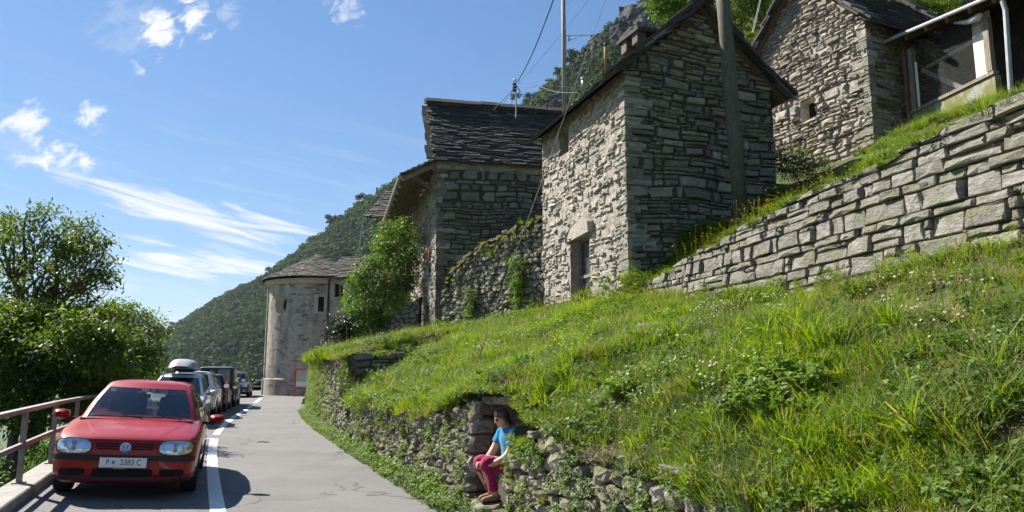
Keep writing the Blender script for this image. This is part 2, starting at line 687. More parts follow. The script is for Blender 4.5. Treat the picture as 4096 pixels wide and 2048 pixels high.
# ------------------------------------------------------------------ asphalt, kerb, markings
def m_asphalt():
 t = NT('asphalt')
 v = t.coord('Object')
 big = t.noise(v, .5, 6, .6)
 mid = t.noise(v, 5, 5, .6)
 fine = t.noise(v, 160, 3, .7)
 c = t.mix(t.step(big, .35, .65), (.138, .132, .124), (.168, .161, .151))
 c = t.mix(t.math('MULTIPLY', t.step(mid, .45, .75), .35), c, (.20, .192, .18))
 c = t.mix(t.math('MULTIPLY', t.step(t.noise(t.coord('Object', (1.6, .22, 1)), 1.4, 5, .6), .5, .66), .22), c, (.10, .096, .09))
 c = t.mix(t.math('MULTIPLY', t.step(fine, .52, .72), .55), c, (.30, .29, .27))
 c = t.mix(t.math('MULTIPLY', t.step(t.noise(v, 70, 3, .7), .54, .68), .6), c, (.05, .048, .045))
 # hairline cracks: borders of large wobbly cells, only here and there
 wob = t.N('ShaderNodeVectorMath', operation='ADD')
 nz = t.N('ShaderNodeTexNoise')
 t.L(v, nz.inputs['Vector'])
 nz.inputs['Scale'].default_value = 2.2
 nz.inputs['Detail'].default_value = 6
 sc = t.N('ShaderNodeVectorMath', operation='SCALE')
 t.L(nz.outputs['Color'], sc.inputs[0])
 sc.inputs['Scale'].default_value = .9
 t.L(v, wob.inputs[0])
 t.L(sc.outputs[0], wob.inputs[1])
 cr = t.voro(wob.outputs[0], .42, 'DISTANCE_TO_EDGE')
 mask = t.step(t.noise(v, .33, 3, .5), .44, .54)
 crack = t.math('MULTIPLY', t.math('SUBTRACT', 1.0, t.step(cr, .002, .016)), mask)
 c = t.mix(t.math('MULTIPLY', crack, .75), c, (.035, .033, .03))
 h = t.math('ADD', fine, t.math('MULTIPLY', crack, -1.5))
 t.bsdf(c, .82, t.bump(h, .5, .006), spec=.3)
 return t.mat


ASPHALT = m_asphalt()
CONCRETE = m_flat('concrete', (.28, .265, .235), .9, .18, 5, .6, .01)


def strip(name, f0, f1, zf0, zf1, ys, mat, nu=10, kind=None, **kw):
 mb = MB()
 n = len(ys)
 for y in ys:
  for i in range(nu + 1):
   t = i / nu
   x = f0(y) * (1 - t) + f1(y) * t
   mb.v.append((x, y, zf0(x, y) * (1 - t) + zf1(x, y) * t))
 for j in range(n - 1):
  for i in range(nu):
   k = j * (nu + 1) + i
   mb.f.append((k, k + 1, k + nu + 2, k + nu + 1))
 mb.m = [0] * len(mb.f)
 return mb.build(name, mat, smooth=True, kind=kind, **kw)


ys_road = list(np.arange(-8, 62.01, .5))
strip('road', kX, lambda y: eX(y) + .12 + .06 * fbm(y, 1, .9), road_z, road_z, ys_road, ASPHALT, 12, 'structure')
strip('verge', lambda y: eX(y) - .02, lambda y: lX(y) + .3, lambda x, y: road_z(x, y) - .03, lambda x, y: road_z(x, y) + .10, list(np.arange(-8, 40, .4)), EARTH, 4, 'structure')

# kerb: a concrete strip 0.34 m wide and 0.12 m high, in cast lengths
kb = thing('concrete_kerb', 'pale concrete kerb under the steel railing along the road edge', 'kerb', (kX(8), 8, 0))
yk = 0.0
while yk < 50:
 y1 = yk + 2.4 - .012
 mb = MB()
 sec = []
 for y in np.linspace(yk, y1, 4):
  x = kX(y)
  z = road_z(x, y)
  sec.append([(x, y, z - .3), (x, y, z + .11), (x - .015, y, z + .125), (x - .36, y, z + .125), (x - .38, y, z + .1), (x - .38, y, z - .9)])
 for s in sec:
  mb.v += s
 for j in range(3):
  for i in range(5):
   a = j * 6 + i
   mb.f.append((a, a + 6, a + 7, a + 1))
 mb.f += [tuple(range(5, -1, -1)), tuple(range(18, 24))]
 mb.m = [0] * len(mb.f)
 mb.build('kerb_block', CONCRETE, kb)
 yk += 2.4

LINE = NT('road_paint')
_v = LINE.coord('Object')
_n = LINE.noise(_v, 22, 6, .7)
LINE.bsdf(LINE.mix(LINE.step(_n, .60, .72), (.74, .735, .70), (.42, .41, .38)), .7, LINE.bump(LINE.noise(_v, 150, 2, .6), .3, .004))
LINE = LINE.mat


def line_piece(y0, y1, w=.17, label=None):
 mb = MB()
 ys = np.arange(y0, y1 + .01, min(.5, (y1 - y0) / 2))
 for i, y in enumerate(ys):
  for sx in (-.5, .5):
   x = wX(y) + sx * w
   mb.v.append((x, y + sx * w * .38, road_z(x, y) + .005))
 for i in range(len(ys) - 1):
  mb.f.append((2 * i, 2 * i + 1, 2 * i + 3, 2 * i + 2))
 mb.m = [0] * len(mb.f)
 o = mb.build('bay_line', LINE)
 return tag(o, label, 'road marking')


for (a, b, lab) in ((-6, 19.1, 'white bay line beside the red hatchback'), (20.3, 27.5, 'curving white bay line beside the two white cars'),
     (27.9, 35.0, 'white bay line beside the black hatchback and off-roader'), (35.8, 38.5, 'short white bay line beside the front of the black off-roader'), (40.6, 46.4, 'farthest white bay line ahead of the dark blue car')):
 line_piece(a, b, .17, lab)


def cross_line(y, lab):
 mb = MB()
 n = 6
 for i in range(n + 1):
  t = i / n
  x = wX(y) - .05 - t * 2.0
  yy = y - .36 * t * 2.0
  for k in (0, 1):
   mb.v.append((x, yy + .09 * k, road_z(x, yy) + .0055))
 for i in range(n):
  mb.f.append((2 * i, 2 * i + 2, 2 * i + 3, 2 * i + 1))
 mb.m = [0] * n
 tag(mb.build('bay_divider', LINE), lab, 'road marking')


cross_line(19.0, 'thin white bay divider behind the red hatchback')
cross_line(40.5, 'thin white bay divider ahead of the black off-roader')

# ------------------------------------------------------------------ steel railing on the kerb
def railing(name, label, y0, y1, step, xf, zf, hgt=.92, flat=True):
 r = thing(name, label, 'railing', (xf(y0), y0, zf(y0)))
 ys = list(np.arange(y0, y1 + .01, step))
 for y in ys:
  x, z = xf(y), zf(y)
  mb = MB()
  dx = (xf(y + .1) - xf(y - .1)) / .2
  d = Vector((dx, 1, 0)).normalized()
  nrm = Vector((d.y, -d.x, 0))
  mb.box((0, 0, hgt / 2), (.06, .09, hgt), frame((x, y, z), nrm, d))
  mb.box((0, 0, .008), (.14, .17, .016), frame((x, y, z), nrm, d))
  mb.build('post', RAIL, r)
 for zz, w, h in ((hgt, .10, .055), (hgt * .52, .05, .06)):
  mb = MB()
  for a, b in zip(ys[:-1], ys[1:]):
   beam(mb, (xf(a), a, zf(a) + zz), (xf(b), b, zf(b) + zz), w, h)
  mb.build('rail', RAIL, r)


railing('steel_railing', 'long galvanised steel railing on the kerb left of the parked cars', 1.6, 46, 2.05, lambda y: kX(y) - .22, lambda y: road_z(kX(y), y) + .125)

# ------------------------------------------------------------------ ground beyond the kerb: the valley side falling away, and the valley floor
VEG = NT('undergrowth_ground')
_v = VEG.coord('Object')
_c = VEG.ramp(VEG.noise(_v, .8, 8, .65), [(.3, (.03, .045, .012)), (.5, (.05, .075, .018)), (.7, (.075, .10, .03))])
VEG.bsdf(_c, .95, VEG.bump(VEG.noise(_v, 2.5, 8, .7), 1.0, .15))
VEG = VEG.mat
mb = MB()
offs = [0, .4, 1.2, 2.5, 5, 9, 15, 25, 45, 80, 150, 400, 1500, 9000]
ysg = list(np.arange(-30, 61, 3)) + [70, 90, 130, 200, 400, 900, 2500, 9000]
for y in ysg:
 yy = min(max(y, -8), 60)
 x0 = kX(yy) - .36 + (0 if y <= 60 else -.3 * (y - 60)) if y >= -8 else kX(-8) - .36 + .42 * (-8 - y)
 z0 = road_z(kX(yy), yy) - .05
 for o in offs:
  drop = -min(70, .62 * o + (.25 if o > .3 else 0)) + (fbm(x0 - o, y, .15) * min(1.5, o * .12) if o > 1 else 0)
  mb.v.append((x0 - o, y, z0 + drop))
nc = len(offs)
for j in range(len(ysg) - 1):
 for i in range(nc - 1):
  a = j * nc + i
  mb.f.append((a, a + nc, a + nc + 1, a + 1))
mb.m = [0] * len(mb.f)
mb.build('valley_slope', VEG, smooth=True, kind='structure')
# broad base under everything, out to the horizon
mb = MB()
for y in (-3000, -300, -40, 30, 62, 75, 100, 160, 400, 1500, 9000):
 for x in (-9000, -1200, -300, -100, -40, -22, 0, 20, 60, 150, 400, 1500, 9000):
  z = -72.0
  if y <= 62 and x > -22:
   z = -3.0
  elif y <= 100 and x > -22:
   z = -14
  mb.v.append((x, y, z))
for j in range(10):
 for i in range(12):
  a = j * 13 + i
  mb.f.append((a, a + 1, a + 14, a + 13))
mb.m = [0] * len(mb.f)
mb.build('ground', VEG, kind='structure')

# ------------------------------------------------------------------ meadow between the road wall and the upper wall
UA, UB = Vector((2.92, 17.4)), Vector((5.28, 7.5))       # the upper wall in plan


def on_upper(x, y):
 """where the sight line of pixel (x, y) meets the vertical plane of the upper wall"""
 r = ray(x, y)
 d = UB - UA
 # UA + d*t = (r.x, 1)*Y
 det = d.x * -1.0 - d.y * -r.x
 t = (UA.x * 1.0 - UA.y * r.x) / (d.y * r.x - d.x)
 Y = UA.y + d.y * t
 return P(x, y, Y), t


UW_TOP = [on_upper(*p) for p in [(2532, 1158), (2641, 1092), (2734, 1026), (2800, 991), (2928, 913), (3045, 847), (3122, 805), (3223, 758), (3363, 704), (3479, 646), (3573, 591), (3674, 541), (3790, 486), (3860, 451), (4096, 339)]]
UW_BOT = [on_upper(*p) for p in [(2532, 1190), (2664, 1205), (2835, 1172), (3100, 1147), (3254, 1145), (3471, 1118), (3642, 1085), (3798, 1070), (3891, 1045), (4096, 930)]]
_tt = [t for _, t in UW_TOP] + [1.35, 1.8]
_tz = [p.z for p, _ in UW_TOP]
_tz += [_tz[-1] - .15, _tz[-1] - .3]
_bt = [t for _, t in UW_BOT] + [1.35, 1.8]
_bz = [p.z for p, _ in UW_BOT]
_bz += [_bz[-1] - .12, _bz[-1] - .3]
uw_top = lambda t: float(np.interp(t, _tt, _tz))
uw_bot = lambda t: float(np.interp(t, _bt, _bz))
uw_xy = lambda t: UA + (UB - UA) * t

LOWER_TOP_Y = [-2, 2, 4.8, 6.3, 8.3, 9.0, 10.3, 12.4, 16.6, 19.8, 20.35, 24, 28, 33.5]
LOWER_TOP_Z = [.70, .74, .78, .84, 1.08, 1.36, 1.34, .98, 1.0, 1.0, 2.05, 2.1, 2.1, 2.1]
ltop = lambda y: float(np.interp(y, LOWER_TOP_Y, LOWER_TOP_Z))
MEADOW_UP = [(-2, (7.6, -2.0, 2.6)), (2, (6.4, 3.0, 2.75)), (4, (5.85, 5.2, uw_bot(1.2) + .0)), (7, (5.28, 7.5, uw_bot(1.0))), (9, (4.68, 10.0, uw_bot(.75))), (10.5, (3.96, 13.0, uw_bot(.445))),
             (12.6, (2.9, 17.35, 3.4)), (15.5, (1.95, 20.4, 3.42)), (18, (1.05, 23.2, 3.6)), (20.3, (-1.3, 26.8, 3.3)), (24.5, (-3.0, 29.0, 3.15)), (28, (-4.6, 34, 2.9)), (33.5, (-7.2, 40, 2.8))]
_mu = [a for a, _ in MEADOW_UP]
mup = lambda y: Vector([float(np.interp(y, _mu, [b[k] for _, b in MEADOW_UP])) for k in range(3)])


def meadow_pt(y, t):
 """y: place along the road wall, t: 0 at the road wall .. 1 at the houses"""
 a = Vector((lX(y) + .12, y, ltop(y)))
 b = mup(y)
 p = a.lerp(b, t)
 s = t ** .9
 prof = a.z + (b.z - a.z) * (s + .02 * math.sin(math.pi * t)) - .16 * t
 p.z = prof + (.10 * fbm(p.x, p.y, .9, 5) + .05 * fbm(p.x, p.y, 3.1, 3)) * min(1, t * 8) * min(1, (1 - t) * 10 + .25)
 return p


MEADOW_SOIL = NT('meadow_soil')
_v = MEADOW_SOIL.coord('Object')
_c = MEADOW_SOIL.ramp(MEADOW_SOIL.noise(_v, 2.2, 9, .68), [(.3, (.035, .055, .012)), (.48, (.06, .085, .02)), (.62, (.11, .10, .04)), (.75, (.16, .12, .06))])
MEADOW_SOIL.bsdf(_c, .95, MEADOW_SOIL.bump(MEADOW_SOIL.noise(_v, 18, 8, .7), 1.0, .04))
MEADOW_SOIL = MEADOW_SOIL.mat
my = list(np.arange(-2, 33.6, .22))
nt_ = 34
mb = MB()
for y in my:
 for i in range(nt_ + 1):
  mb.v.append(tuple(meadow_pt(y, i / nt_)))
for j in range(len(my) - 1):
 for i in range(nt_):
  a = j * (nt_ + 1) + i
  mb.f.append((a, a + 1, a + nt_ + 2, a + nt_ + 1))
mb.m = [0] * len(mb.f)
mb.build('meadow', MEADOW_SOIL, smooth=True, kind='structure')

# ------------------------------------------------------------------ the slope above the upper wall
CTRL = [(uw_xy(t).x + .25, uw_xy(t).y, uw_top(t) - .06) for t in np.linspace(0, 1.8, 13)]
CTRL += [(2.9, 18.1, 3.75), (4.9, 18.7, 5.0), (7.2, 19.4, 6.2), (9.5, 21, 7.4), (11.2, 20.9, 8.15), (10.6, 23, 8.3), (9.4, 25, 8.6), (11.9, 20.3, 8.25), (12.5, 18.2, 8.2), (12.9, 16.8, 8.1), (13.6, 14, 7.9), (15, 10, 8.2),
         (14, 21, 9.4), (17, 18, 10.6), (22, 24, 15), (12, 30, 12), (18, 34, 18), (30, 30, 24), (30, 10, 20), (10, 12, 5.9), (8, 9, 4.9), (8.5, 15, 6.2), (6.5, 14.5, 5.0), (7, 3, 4.3), (10, 4, 6),
         (2.2, 22, 5.2), (1.5, 24.5, 5.6), (-1, 29, 5.6), (4, 30, 9), (-4, 36, 5.0), (0, 38, 10), (-7, 45, 4), (-2, 50, 12), (6, 26, 8.5), (6, 44, 18), (24, 50, 34), (44, 44, 44), (44, 4, 34), (-9, 56, 6), (0, 64, 18), (24, 64, 42)]
_cp = np.array([c[:2] for c in CTRL])
_cz = np.array([c[2] for c in CTRL])


def upper_z(x, y):
 d = np.hypot(_cp[:, 0] - x, _cp[:, 1] - y) + .05
 w = d ** -3.2
 return float((w * _cz).sum() / w.sum())


UP_SOIL = MEADOW_SOIL
mb = MB()
nu_, nv_ = 60, 90
tt = np.concatenate([np.linspace(-.02, 1.8, 60)])
lat = [0.0, .12, .3, .55, .85, 1.2, 1.6, 2.1, 2.7, 3.4, 4.2, 5.2, 6.4, 7.8, 9.5, 12, 15, 20, 28, 38]
nrm2 = Vector(((UB - UA).y, -(UB - UA).x)).normalized() * -1
for t in tt:
 b = uw_xy(t)
 for l in lat:
  x, y = b.x + nrm2.x * (l + .12), b.y + nrm2.y * (l + .12)
  z = upper_z(x, y) + (.06 * fbm(x, y, .9) if l > .3 else 0)
  mb.v.append((x, y, z if l > 0 else min(z, uw_top(t) - .05)))
for j in range(len(tt) - 1):
 for i in range(len(lat) - 1):
  a = j * len(lat) + i
  mb.f.append((a, a + len(lat), a + len(lat) + 1, a + 1))
mb.m = [0] * len(mb.f)
mb.build('upper_slope', UP_SOIL, smooth=True, kind='structure')
# the hillside behind the houses
mb = MB()
xs_h = list(np.arange(-10, 46, 1.6))
ys_h = list(np.arange(17.6, 66, 1.6))
for y in ys_h:
 for x in xs_h:
  # west of the houses the hillside starts behind them
  xl = float(np.interp(y, [17.6, 23.5, 29, 34, 44, 56, 66], [3.2, 1.4, -2.4, -4.2, -6.4, -9.5, -11]))
  xx = max(x, xl)
  mb.v.append((xx, y, upper_z(xx, y) + .15 * fbm(xx, y, .4) - (.0 if x >= xl else 1.5)))
for j in range(len(ys_h) - 1):
 for i in range(len(xs_h) - 1):
  a = j * len(xs_h) + i
  mb.f.append((a, a + 1, a + len(xs_h) + 1, a + len(xs_h)))
mb.m = [0] * len(mb.f)
mb.build('hillside', UP_SOIL, smooth=True, kind='structure')

# ------------------------------------------------------------------ masonry: every stone is a shape of its own
def poly_stone(pts, mp, proud, depth, bev, rnd, rough=.012):
 """pts: outline (u, v) counter-clockwise; mp(u, v, w) -> world point, w out of the wall"""
 n = len(pts)
 cu = sum(p[0] for p in pts) / n
 cv = sum(p[1] for p in pts) / n
 tu, tv = rnd.uniform(-.09, .09), rnd.uniform(-.16, .10)
 V, F = [], []
 for (u, v) in pts:
  V.append(mp(u, v, -depth))
 for (u, v) in pts:
  V.append(mp(u, v, proud - bev + rnd.uniform(-rough, rough) * .5))
 for (u, v) in pts:
  du, dv = u - cu, v - cv
  k = max(.35, 1 - bev * rnd.uniform(.8, 1.5) / max(.02, math.hypot(du, dv)))
  V.append(mp(cu + du * k, cv + dv * k, proud + tu * du + tv * dv + rnd.uniform(-rough, rough)))
 V.append(mp(cu + rnd.uniform(-.2, .2) * (pts[0][0] - cu), cv, proud + rnd.uniform(-rough, rough * 1.6)))
 for i in range(n):
  j = (i + 1) % n
  F.append((i, j, n + j, n + i))
  F.append((n + i, n + j, 2 * n + j, 2 * n + i))
  F.append((2 * n + i, 2 * n + j, 3 * n))
 return V, F


def block_outline(u0, u1, v0, v1, g, rnd, jit=.22, cut=.22):
 w, h = u1 - u0 - g, v1 - v0 - g
 if w < .03 or h < .018:
  return None
 a0, a1, b0, b1 = u0 + g / 2, u1 - g / 2, v0 + g / 2, v1 - g / 2
 j = min(w, h) * jit
 r = lambda: rnd.uniform(0, j)
 s = lambda: rnd.uniform(-j, j) * .5
 c = lambda: min(w, h) * rnd.uniform(cut * .4, cut * 1.5)
 skew = rnd.uniform(-.3, .3) * h
 pts = [(a0 + c(), b0 + r() * .5), (a0 + w * .5 + s(), b0 + r() * .4), (a1 - c() + max(0, skew) * .2, b0 + r() * .5), (a1 - r(), b0 + h * .4 + s()), (a1 - c() * .8, b1 - r() * .5), (a0 + w * .45 + s(), b1 - r() * .4), (a0 + c(), b1 - r() * .5), (a0 + r(), b0 + h * .55 + s())]
 return pts


def coursed(width, vlo, vhi, ch, sw, rnd, holes=(), g=.018, split=.18, jit=.22, big=.12):
 """stones laid in uneven courses between v = vlo(u) and vhi(u); returns outlines"""
 out = []
 bot = min(vlo(u) for u in np.linspace(0, width, 30))
 top = max(vhi(u) for u in np.linspace(0, width, 30))
 ph = [rnd.uniform(0, 6.28) for _ in range(4)]

 def warp(u, v):
  return (u + .05 * math.sin(v * 2.3 + ph[0]), v + .045 * math.sin(u * .9 + v * .5 + ph[1]) + .025 * math.sin(u * 2.7 - v * 1.3 + ph[2]))
 v = bot - .1
 while v < top + .1:
  h = rnd.uniform(*ch)
  if rnd.random() < big:
   h *= 1.5
  u = -rnd.uniform(0, sw[1] * .7)
  while u < width:
   w = rnd.uniform(*sw) * (1 if h < ch[1] else 1.25)
   cells = [(u, u + w, v, v + h)]
   q = rnd.random()
   if q < split and h > .13:
    k = rnd.uniform(.35, .65)
    cells = [(u, u + w, v, v + h * k), (u, u + w, v + h * k, v + h)]
    if rnd.random() < .4:
     k2 = rnd.uniform(.3, .7)
     cells = [(u, u + w * k2, v, v + h * k), (u + w * k2, u + w, v, v + h * k), (u, u + w, v + h * k, v + h)]
   for (a, b, c, d) in cells:
    a, b = max(0, a), min(width, b)
    if b - a < .05:
     continue
    bad = False
    for (h0, h1, k0, k1) in holes:
     if a < h1 and b > h0 and c < k1 - .02 and d > k0 + .02:
      mu, mv = (a + b) / 2, (c + d) / 2
      if mv > k1 and d - k1 > .05:
       c = k1
      elif mv < k0 and k0 - c > .05:
       d = k0
      elif mu < h0 or (a < h0 and h0 - a > .08):
       b = h0
      elif mu > h1 or (b > h1 and b - h1 > .08):
       a = h1
      else:
       bad = True
    if bad or b - a < .05:
     continue
    um = (a + b) / 2
    lo, hi = vlo(um), vhi(um)
    if d < lo + .02 or c > hi - .03:
     continue
    if d > hi:
     d = hi
    pts = block_outline(a, b, c, d, g * rnd.uniform(.5, 1.5), rnd, jit)
    if pts:
     pts = [warp(p, q) for p, q in pts]
     pts = [(min(max(p, -.02), width + .02), q) for p, q in pts]
     out.append(pts)
   u += w
  v += h
 return out


def clip_half(poly, px_, py_, nx, ny):
 out = []
 n = len(poly)
 for i in range(n):
  a, b = poly[i], poly[(i + 1) % n]
  da = (a[0] - px_) * nx + (a[1] - py_) * ny
  db = (b[0] - px_) * nx + (b[1] - py_) * ny
  if da <= 0:
   out.append(a)
  if (da < 0 < db) or (db < 0 < da):
   k = da / (da - db)
   out.append((a[0] + (b[0] - a[0]) * k, a[1] + (b[1] - a[1]) * k))
 return out


def rubble(width, vlo, vhi, size, rnd, sx=1.5, g=.03, holes=()):
 """field stones: cells of a stretched, jittered scatter, shrunk apart"""
 bot = min(vlo(u) for u in np.linspace(0, width, 40)) - size
 top = max(vhi(u) for u in np.linspace(0, width, 40)) + size
 pts = []
 v = bot
 row = 0
 while v < top:
  u = -size * sx * rnd.random()
  h = size * rnd.uniform(.6, 1.35)
  while u < width + size * sx:
   w = size * sx * rnd.uniform(.5, 1.6)
   pts.append((u + w / 2 + rnd.uniform(-.25, .25) * w, v + h / 2 + rnd.uniform(-.35, .35) * h))
   u += w
  v += h
 A = np.array(pts)
 S = A / np.array([sx, 1.0])
 out = []
 for i in range(len(A)):
  u, v = A[i]
  if u < -.1 or u > width + .1:
   continue
  um = min(max(u, 0), width)
  if v < vlo(um) - size * .2 or v > vhi(um) - size * .12:
   continue
  if any(h0 < u < h1 and k0 < v < k1 for (h0, h1, k0, k1) in holes):
   continue
  d = np.hypot(S[:, 0] - S[i, 0], S[:, 1] - S[i, 1])
  nb = np.argsort(d)[1:15]
  poly = [(S[i, 0] - size * 1.2, S[i, 1] - size * 1.2), (S[i, 0] + size * 1.2, S[i, 1] - size * 1.2), (S[i, 0] + size * 1.2, S[i, 1] + size * 1.2), (S[i, 0] - size * 1.2, S[i, 1] + size * 1.2)]
  for k in nb:
   mx, my_ = (S[k] + S[i]) / 2
   nx, ny = S[k] - S[i]
   poly = clip_half(poly, mx, my_, nx, ny)
   if len(poly) < 3:
    break
  if len(poly) < 3:
   continue
  poly = [(p[0] * sx, p[1]) for p in poly]
  cu = sum(p[0] for p in poly) / len(poly)
  cv = sum(p[1] for p in poly) / len(poly)
  q = []
  n = len(poly)
  for k in range(n):                       # cut the corners once
   a, b = poly[k], poly[(k + 1) % n]
   for f_ in (.08, .92):
    q.append((a[0] + (b[0] - a[0]) * f_, a[1] + (b[1] - a[1]) * f_))
  rr = sum(math.hypot(p[0] - cu, p[1] - cv) for p in q) / len(q)
  if rr < .03:
   continue
  s = max(.5, 1 - g * rnd.uniform(.6, 1.6) / rr)
  q = [(cu + (p[0] - cu) * s * rnd.uniform(.94, 1.03), cv + (p[1] - cv) * s * rnd.uniform(.94, 1.03)) for p in q]
  if len(q) > 12:
   q = q[::2] if len(q) > 16 else [p for k, p in enumerate(q) if k % 4 != 3]
  hi = vhi(um)
  q = [(min(max(p[0], 0), width), min(p[1], hi + .02)) for p in q]
  out.append(q)
 return out


def emit(parent, name, pieces, mat, limit=300, rest='stonework', mats=None):
 """the pieces that show largest become objects of their own, the others one joined part"""
 def shown(V):
  q = [proj(v) for v in V[len(V) // 3:]]
  if any(k is None for k in q):
   return 0
  xs, ys = [k[0] for k in q], [k[1] for k in q]
  if max(xs) < 0 or min(xs) > 4096 or max(ys) < 0 or min(ys) > 2048:
   return 0
  return (max(xs) - min(xs)) * (max(ys) - min(ys))
 sz = [(shown(p[0]), i) for i, p in enumerate(pieces)]
 sz.sort(reverse=True)
 big = {i for s, i in sz[:limit] if s > 100}
 mb = MB()
 for i, p in enumerate(pieces):
  V, F = p[0], p[1]
  m = mats[p[2]] if mats else mat
  if i in big:
   c = sum((Vector(v) for v in V), Vector()) / len(V)
   o = mk(name, [Vector(v) - c for v in V], F, m, parent)
   o.location = c
  else:
   mb.add(V, F, p[2] if mats else 0)
 if mb.f:
  mb.build(rest, mat, parent, kind='stuff', mats=mats)


class Face:
 """a wall plane from plan point A to plan point B (left to right as seen from outside)"""

 def __init__(self, A, B, z0, z1, batter=0.0):
  self.A, self.B = Vector((A[0], A[1], 0)), Vector((B[0], B[1], 0))
  d = self.B - self.A
  self.w = d.length
  self.u = d.normalized()
  self.n = Vector((self.u.y, -self.u.x, 0))      # outwards
  self.z0, self.z1 = z0, z1
  self.bat = batter

 def mp(self, u, v, w):
  p = self.A + self.u * u + self.n * (w - self.bat * (v - self.z0))
  p.z = v
  return p

 def stones(self, outlines, proud=(.0, .05), depth=.08, bev=.025, rnd=R, rough=.012, mi=None):
  out = []
  for pts in outlines:
   V, F = poly_stone(pts, self.mp, rnd.uniform(*proud), depth, min(bev, .3 * (max(p[1] for p in pts) - min(p[1] for p in pts))), rnd, rough)
   out.append((V, F) if mi is None else (V, F, mi(pts)))
  return out

 def backing(self, mb, holes=(), top=None, w=-.05, nu=24, nv=24, amp=.012, mi=0, lo=None):
  """the bedding behind the stones, with openings left out"""
  us = sorted(set(list(np.linspace(0, self.w, nu + 1)) + [h for q in holes for h in q[:2]]))
  vs = sorted(set(list(np.linspace(self.z0, self.z1, nv + 1)) + [h for q in holes for h in q[2:4]]))
  b = len(mb.v)
  for v in vs:
   for u in us:
    vv = min(v, top(u)) if top else v
    if lo:
     vv = max(vv, lo(u))
    mb.v.append(tuple(self.mp(u, vv, w + amp * noise.noise(Vector((u * 4, vv * 5, self.A.x))))))
  nc = len(us)
  for j in range(len(vs) - 1):
   for i in range(nc - 1):
    mu, mv = (us[i] + us[i + 1]) / 2, (vs[j] + vs[j + 1]) / 2
    if any(h[0] < mu < h[1] and h[2] < mv < h[3] for h in holes):
     continue
    if top and mv > top(mu) + .25:
     continue
    a = b + j * nc + i
    mb.f.append((a, a + 1, a + nc + 1, a + nc))
    mb.m.append(mi)


def slates(A, B, up, length, row, wid, rnd, thick=.045, lap=1.9, over=.0, wob=.03, taper=None):
 """stone slabs in overlapping rows; A-B the eave, up the unit slope direction"""
 A, B, up = Vector(A), Vector(B), Vector(up).normalized()
 u = (B - A).normalized()
 n = u.cross(up).normalized()
 if n.z < 0:
  n = -n
 W = (B - A).length
 out = []
 k = 0
 s = 0.0
 while s < length - .02:
  x = -rnd.uniform(0, wid * .6)
  x_lo = -over * rnd.uniform(.6, 1.2)
  while x < W + over:
   w = wid * rnd.uniform(.55, 1.6)
   a, b = max(x, x_lo), min(x + w - .006, W + over * rnd.uniform(.7, 1.2))
   if b - a > .05:
    t = thick * rnd.uniform(.6, 1.5)
    d = row * lap * rnd.uniform(.9, 1.1)
    s0 = s - rnd.uniform(-.6, 1.0) * wob
    lift = thick * .9 + t * .5
    V = []
    for (q, hh) in ((s0, lift), (min(s0 + d, length), lift - thick * .9 * lap * .8)):
     for xx in (a, b):
      jx = rnd.uniform(-.02, .02)
      base = A + u * (xx + jx) + up * (q + rnd.uniform(-wob, wob) * .4) + n * (hh + rnd.uniform(-.008, .008))
      V += [base - n * t / 2, base + n * t / 2]
    F = [(0, 2, 3, 1), (4, 5, 7, 6), (0, 1, 5, 4), (2, 6, 7, 3), (1, 3, 7, 5), (0, 4, 6, 2)]
    out.append((V, F))
   x += w
  s += row * rnd.uniform(.85, 1.15)
  k += 1
 return out

# ------------------------------------------------------------------ buildings
def face_uv(face, x, y):
 """(u, z) where the sight line of pixel (x, y) meets the face"""
 r = ray(x, y)
 o = Vector((0, 0, CAMH))
 t = (face.A - o).dot(face.n) / r.dot(face.n)
 p = o + r * t
 return (p - face.A).dot(face.u), p.z


def px_hole(face, x0, x1, y0, y1):
 a, z1 = face_uv(face, x0, (y0 + y1) / 2)
 b, _ = face_uv(face, x1, (y0 + y1) / 2)
 xm = (x0 + x1) / 2
 return (a, b, face_uv(face, xm, y1)[1], face_uv(face, xm, y0)[1])


def reveal(parent, face, h, depth, mat, name='window_reveal', back=None):
 """the four sides of an opening, and what closes it"""
 mb = MB()
 a, b, c, d = h
 m = face.mp
 q = lambda *p: mb.add(p, [(0, 1, 2, 3)])
 q(m(a, c, -.03), m(a, d, -.03), m(a, d, -depth), m(a, c, -depth))
 q(m(b, c, -.03), m(b, c, -depth), m(b, d, -depth), m(b, d, -.03))
 q(m(a, d, -.03), m(b, d, -.03), m(b, d, -depth), m(a, d, -depth))
 q(m(a, c, -.03), m(a, c, -depth), m(b, c, -depth), m(b, c, -.03))
 o = mb.build(name, mat, parent)
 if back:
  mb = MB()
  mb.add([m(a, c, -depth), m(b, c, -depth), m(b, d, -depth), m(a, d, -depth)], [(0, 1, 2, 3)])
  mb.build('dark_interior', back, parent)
 return o


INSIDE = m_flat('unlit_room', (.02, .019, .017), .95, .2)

# ---------- the stone barn in the middle
rb = random.Random(21)
c1, c0, c2 = Vector((2.87, 18.0)), Vector((.98, 23.5)), Vector((7.15, 19.48))
c3 = c0 + (c2 - c1)
barn = thing('stone_barn', 'two-storey dry-stone barn with a narrow door, in the middle above the meadow', 'barn', (c1.x, c1.y, 3.5))
EAVE, RIDGE = 9.25, 11.25
fl = Face(c0, c1, 2.9, EAVE)
fg = Face(c1, c2, 2.9, RIDGE)
door_h = px_hole(fl, 2281, 2360, 950, 1235)
win_h = px_hole(fl, 2236, 2272, 515, 618)
gtop = lambda u: EAVE + (RIDGE - EAVE) * (1 - abs(u / fg.w * 2 - 1))
mb = MB()
fl.backing(mb, [door_h, win_h], w=-.012, mi=1, nu=90, nv=90, amp=.022)
fg.backing(mb, top=gtop, w=-.06, mi=0)
fb = Face(c3, c0, 3.0, EAVE)
fr = Face(c2, c3, 3.0, EAVE)
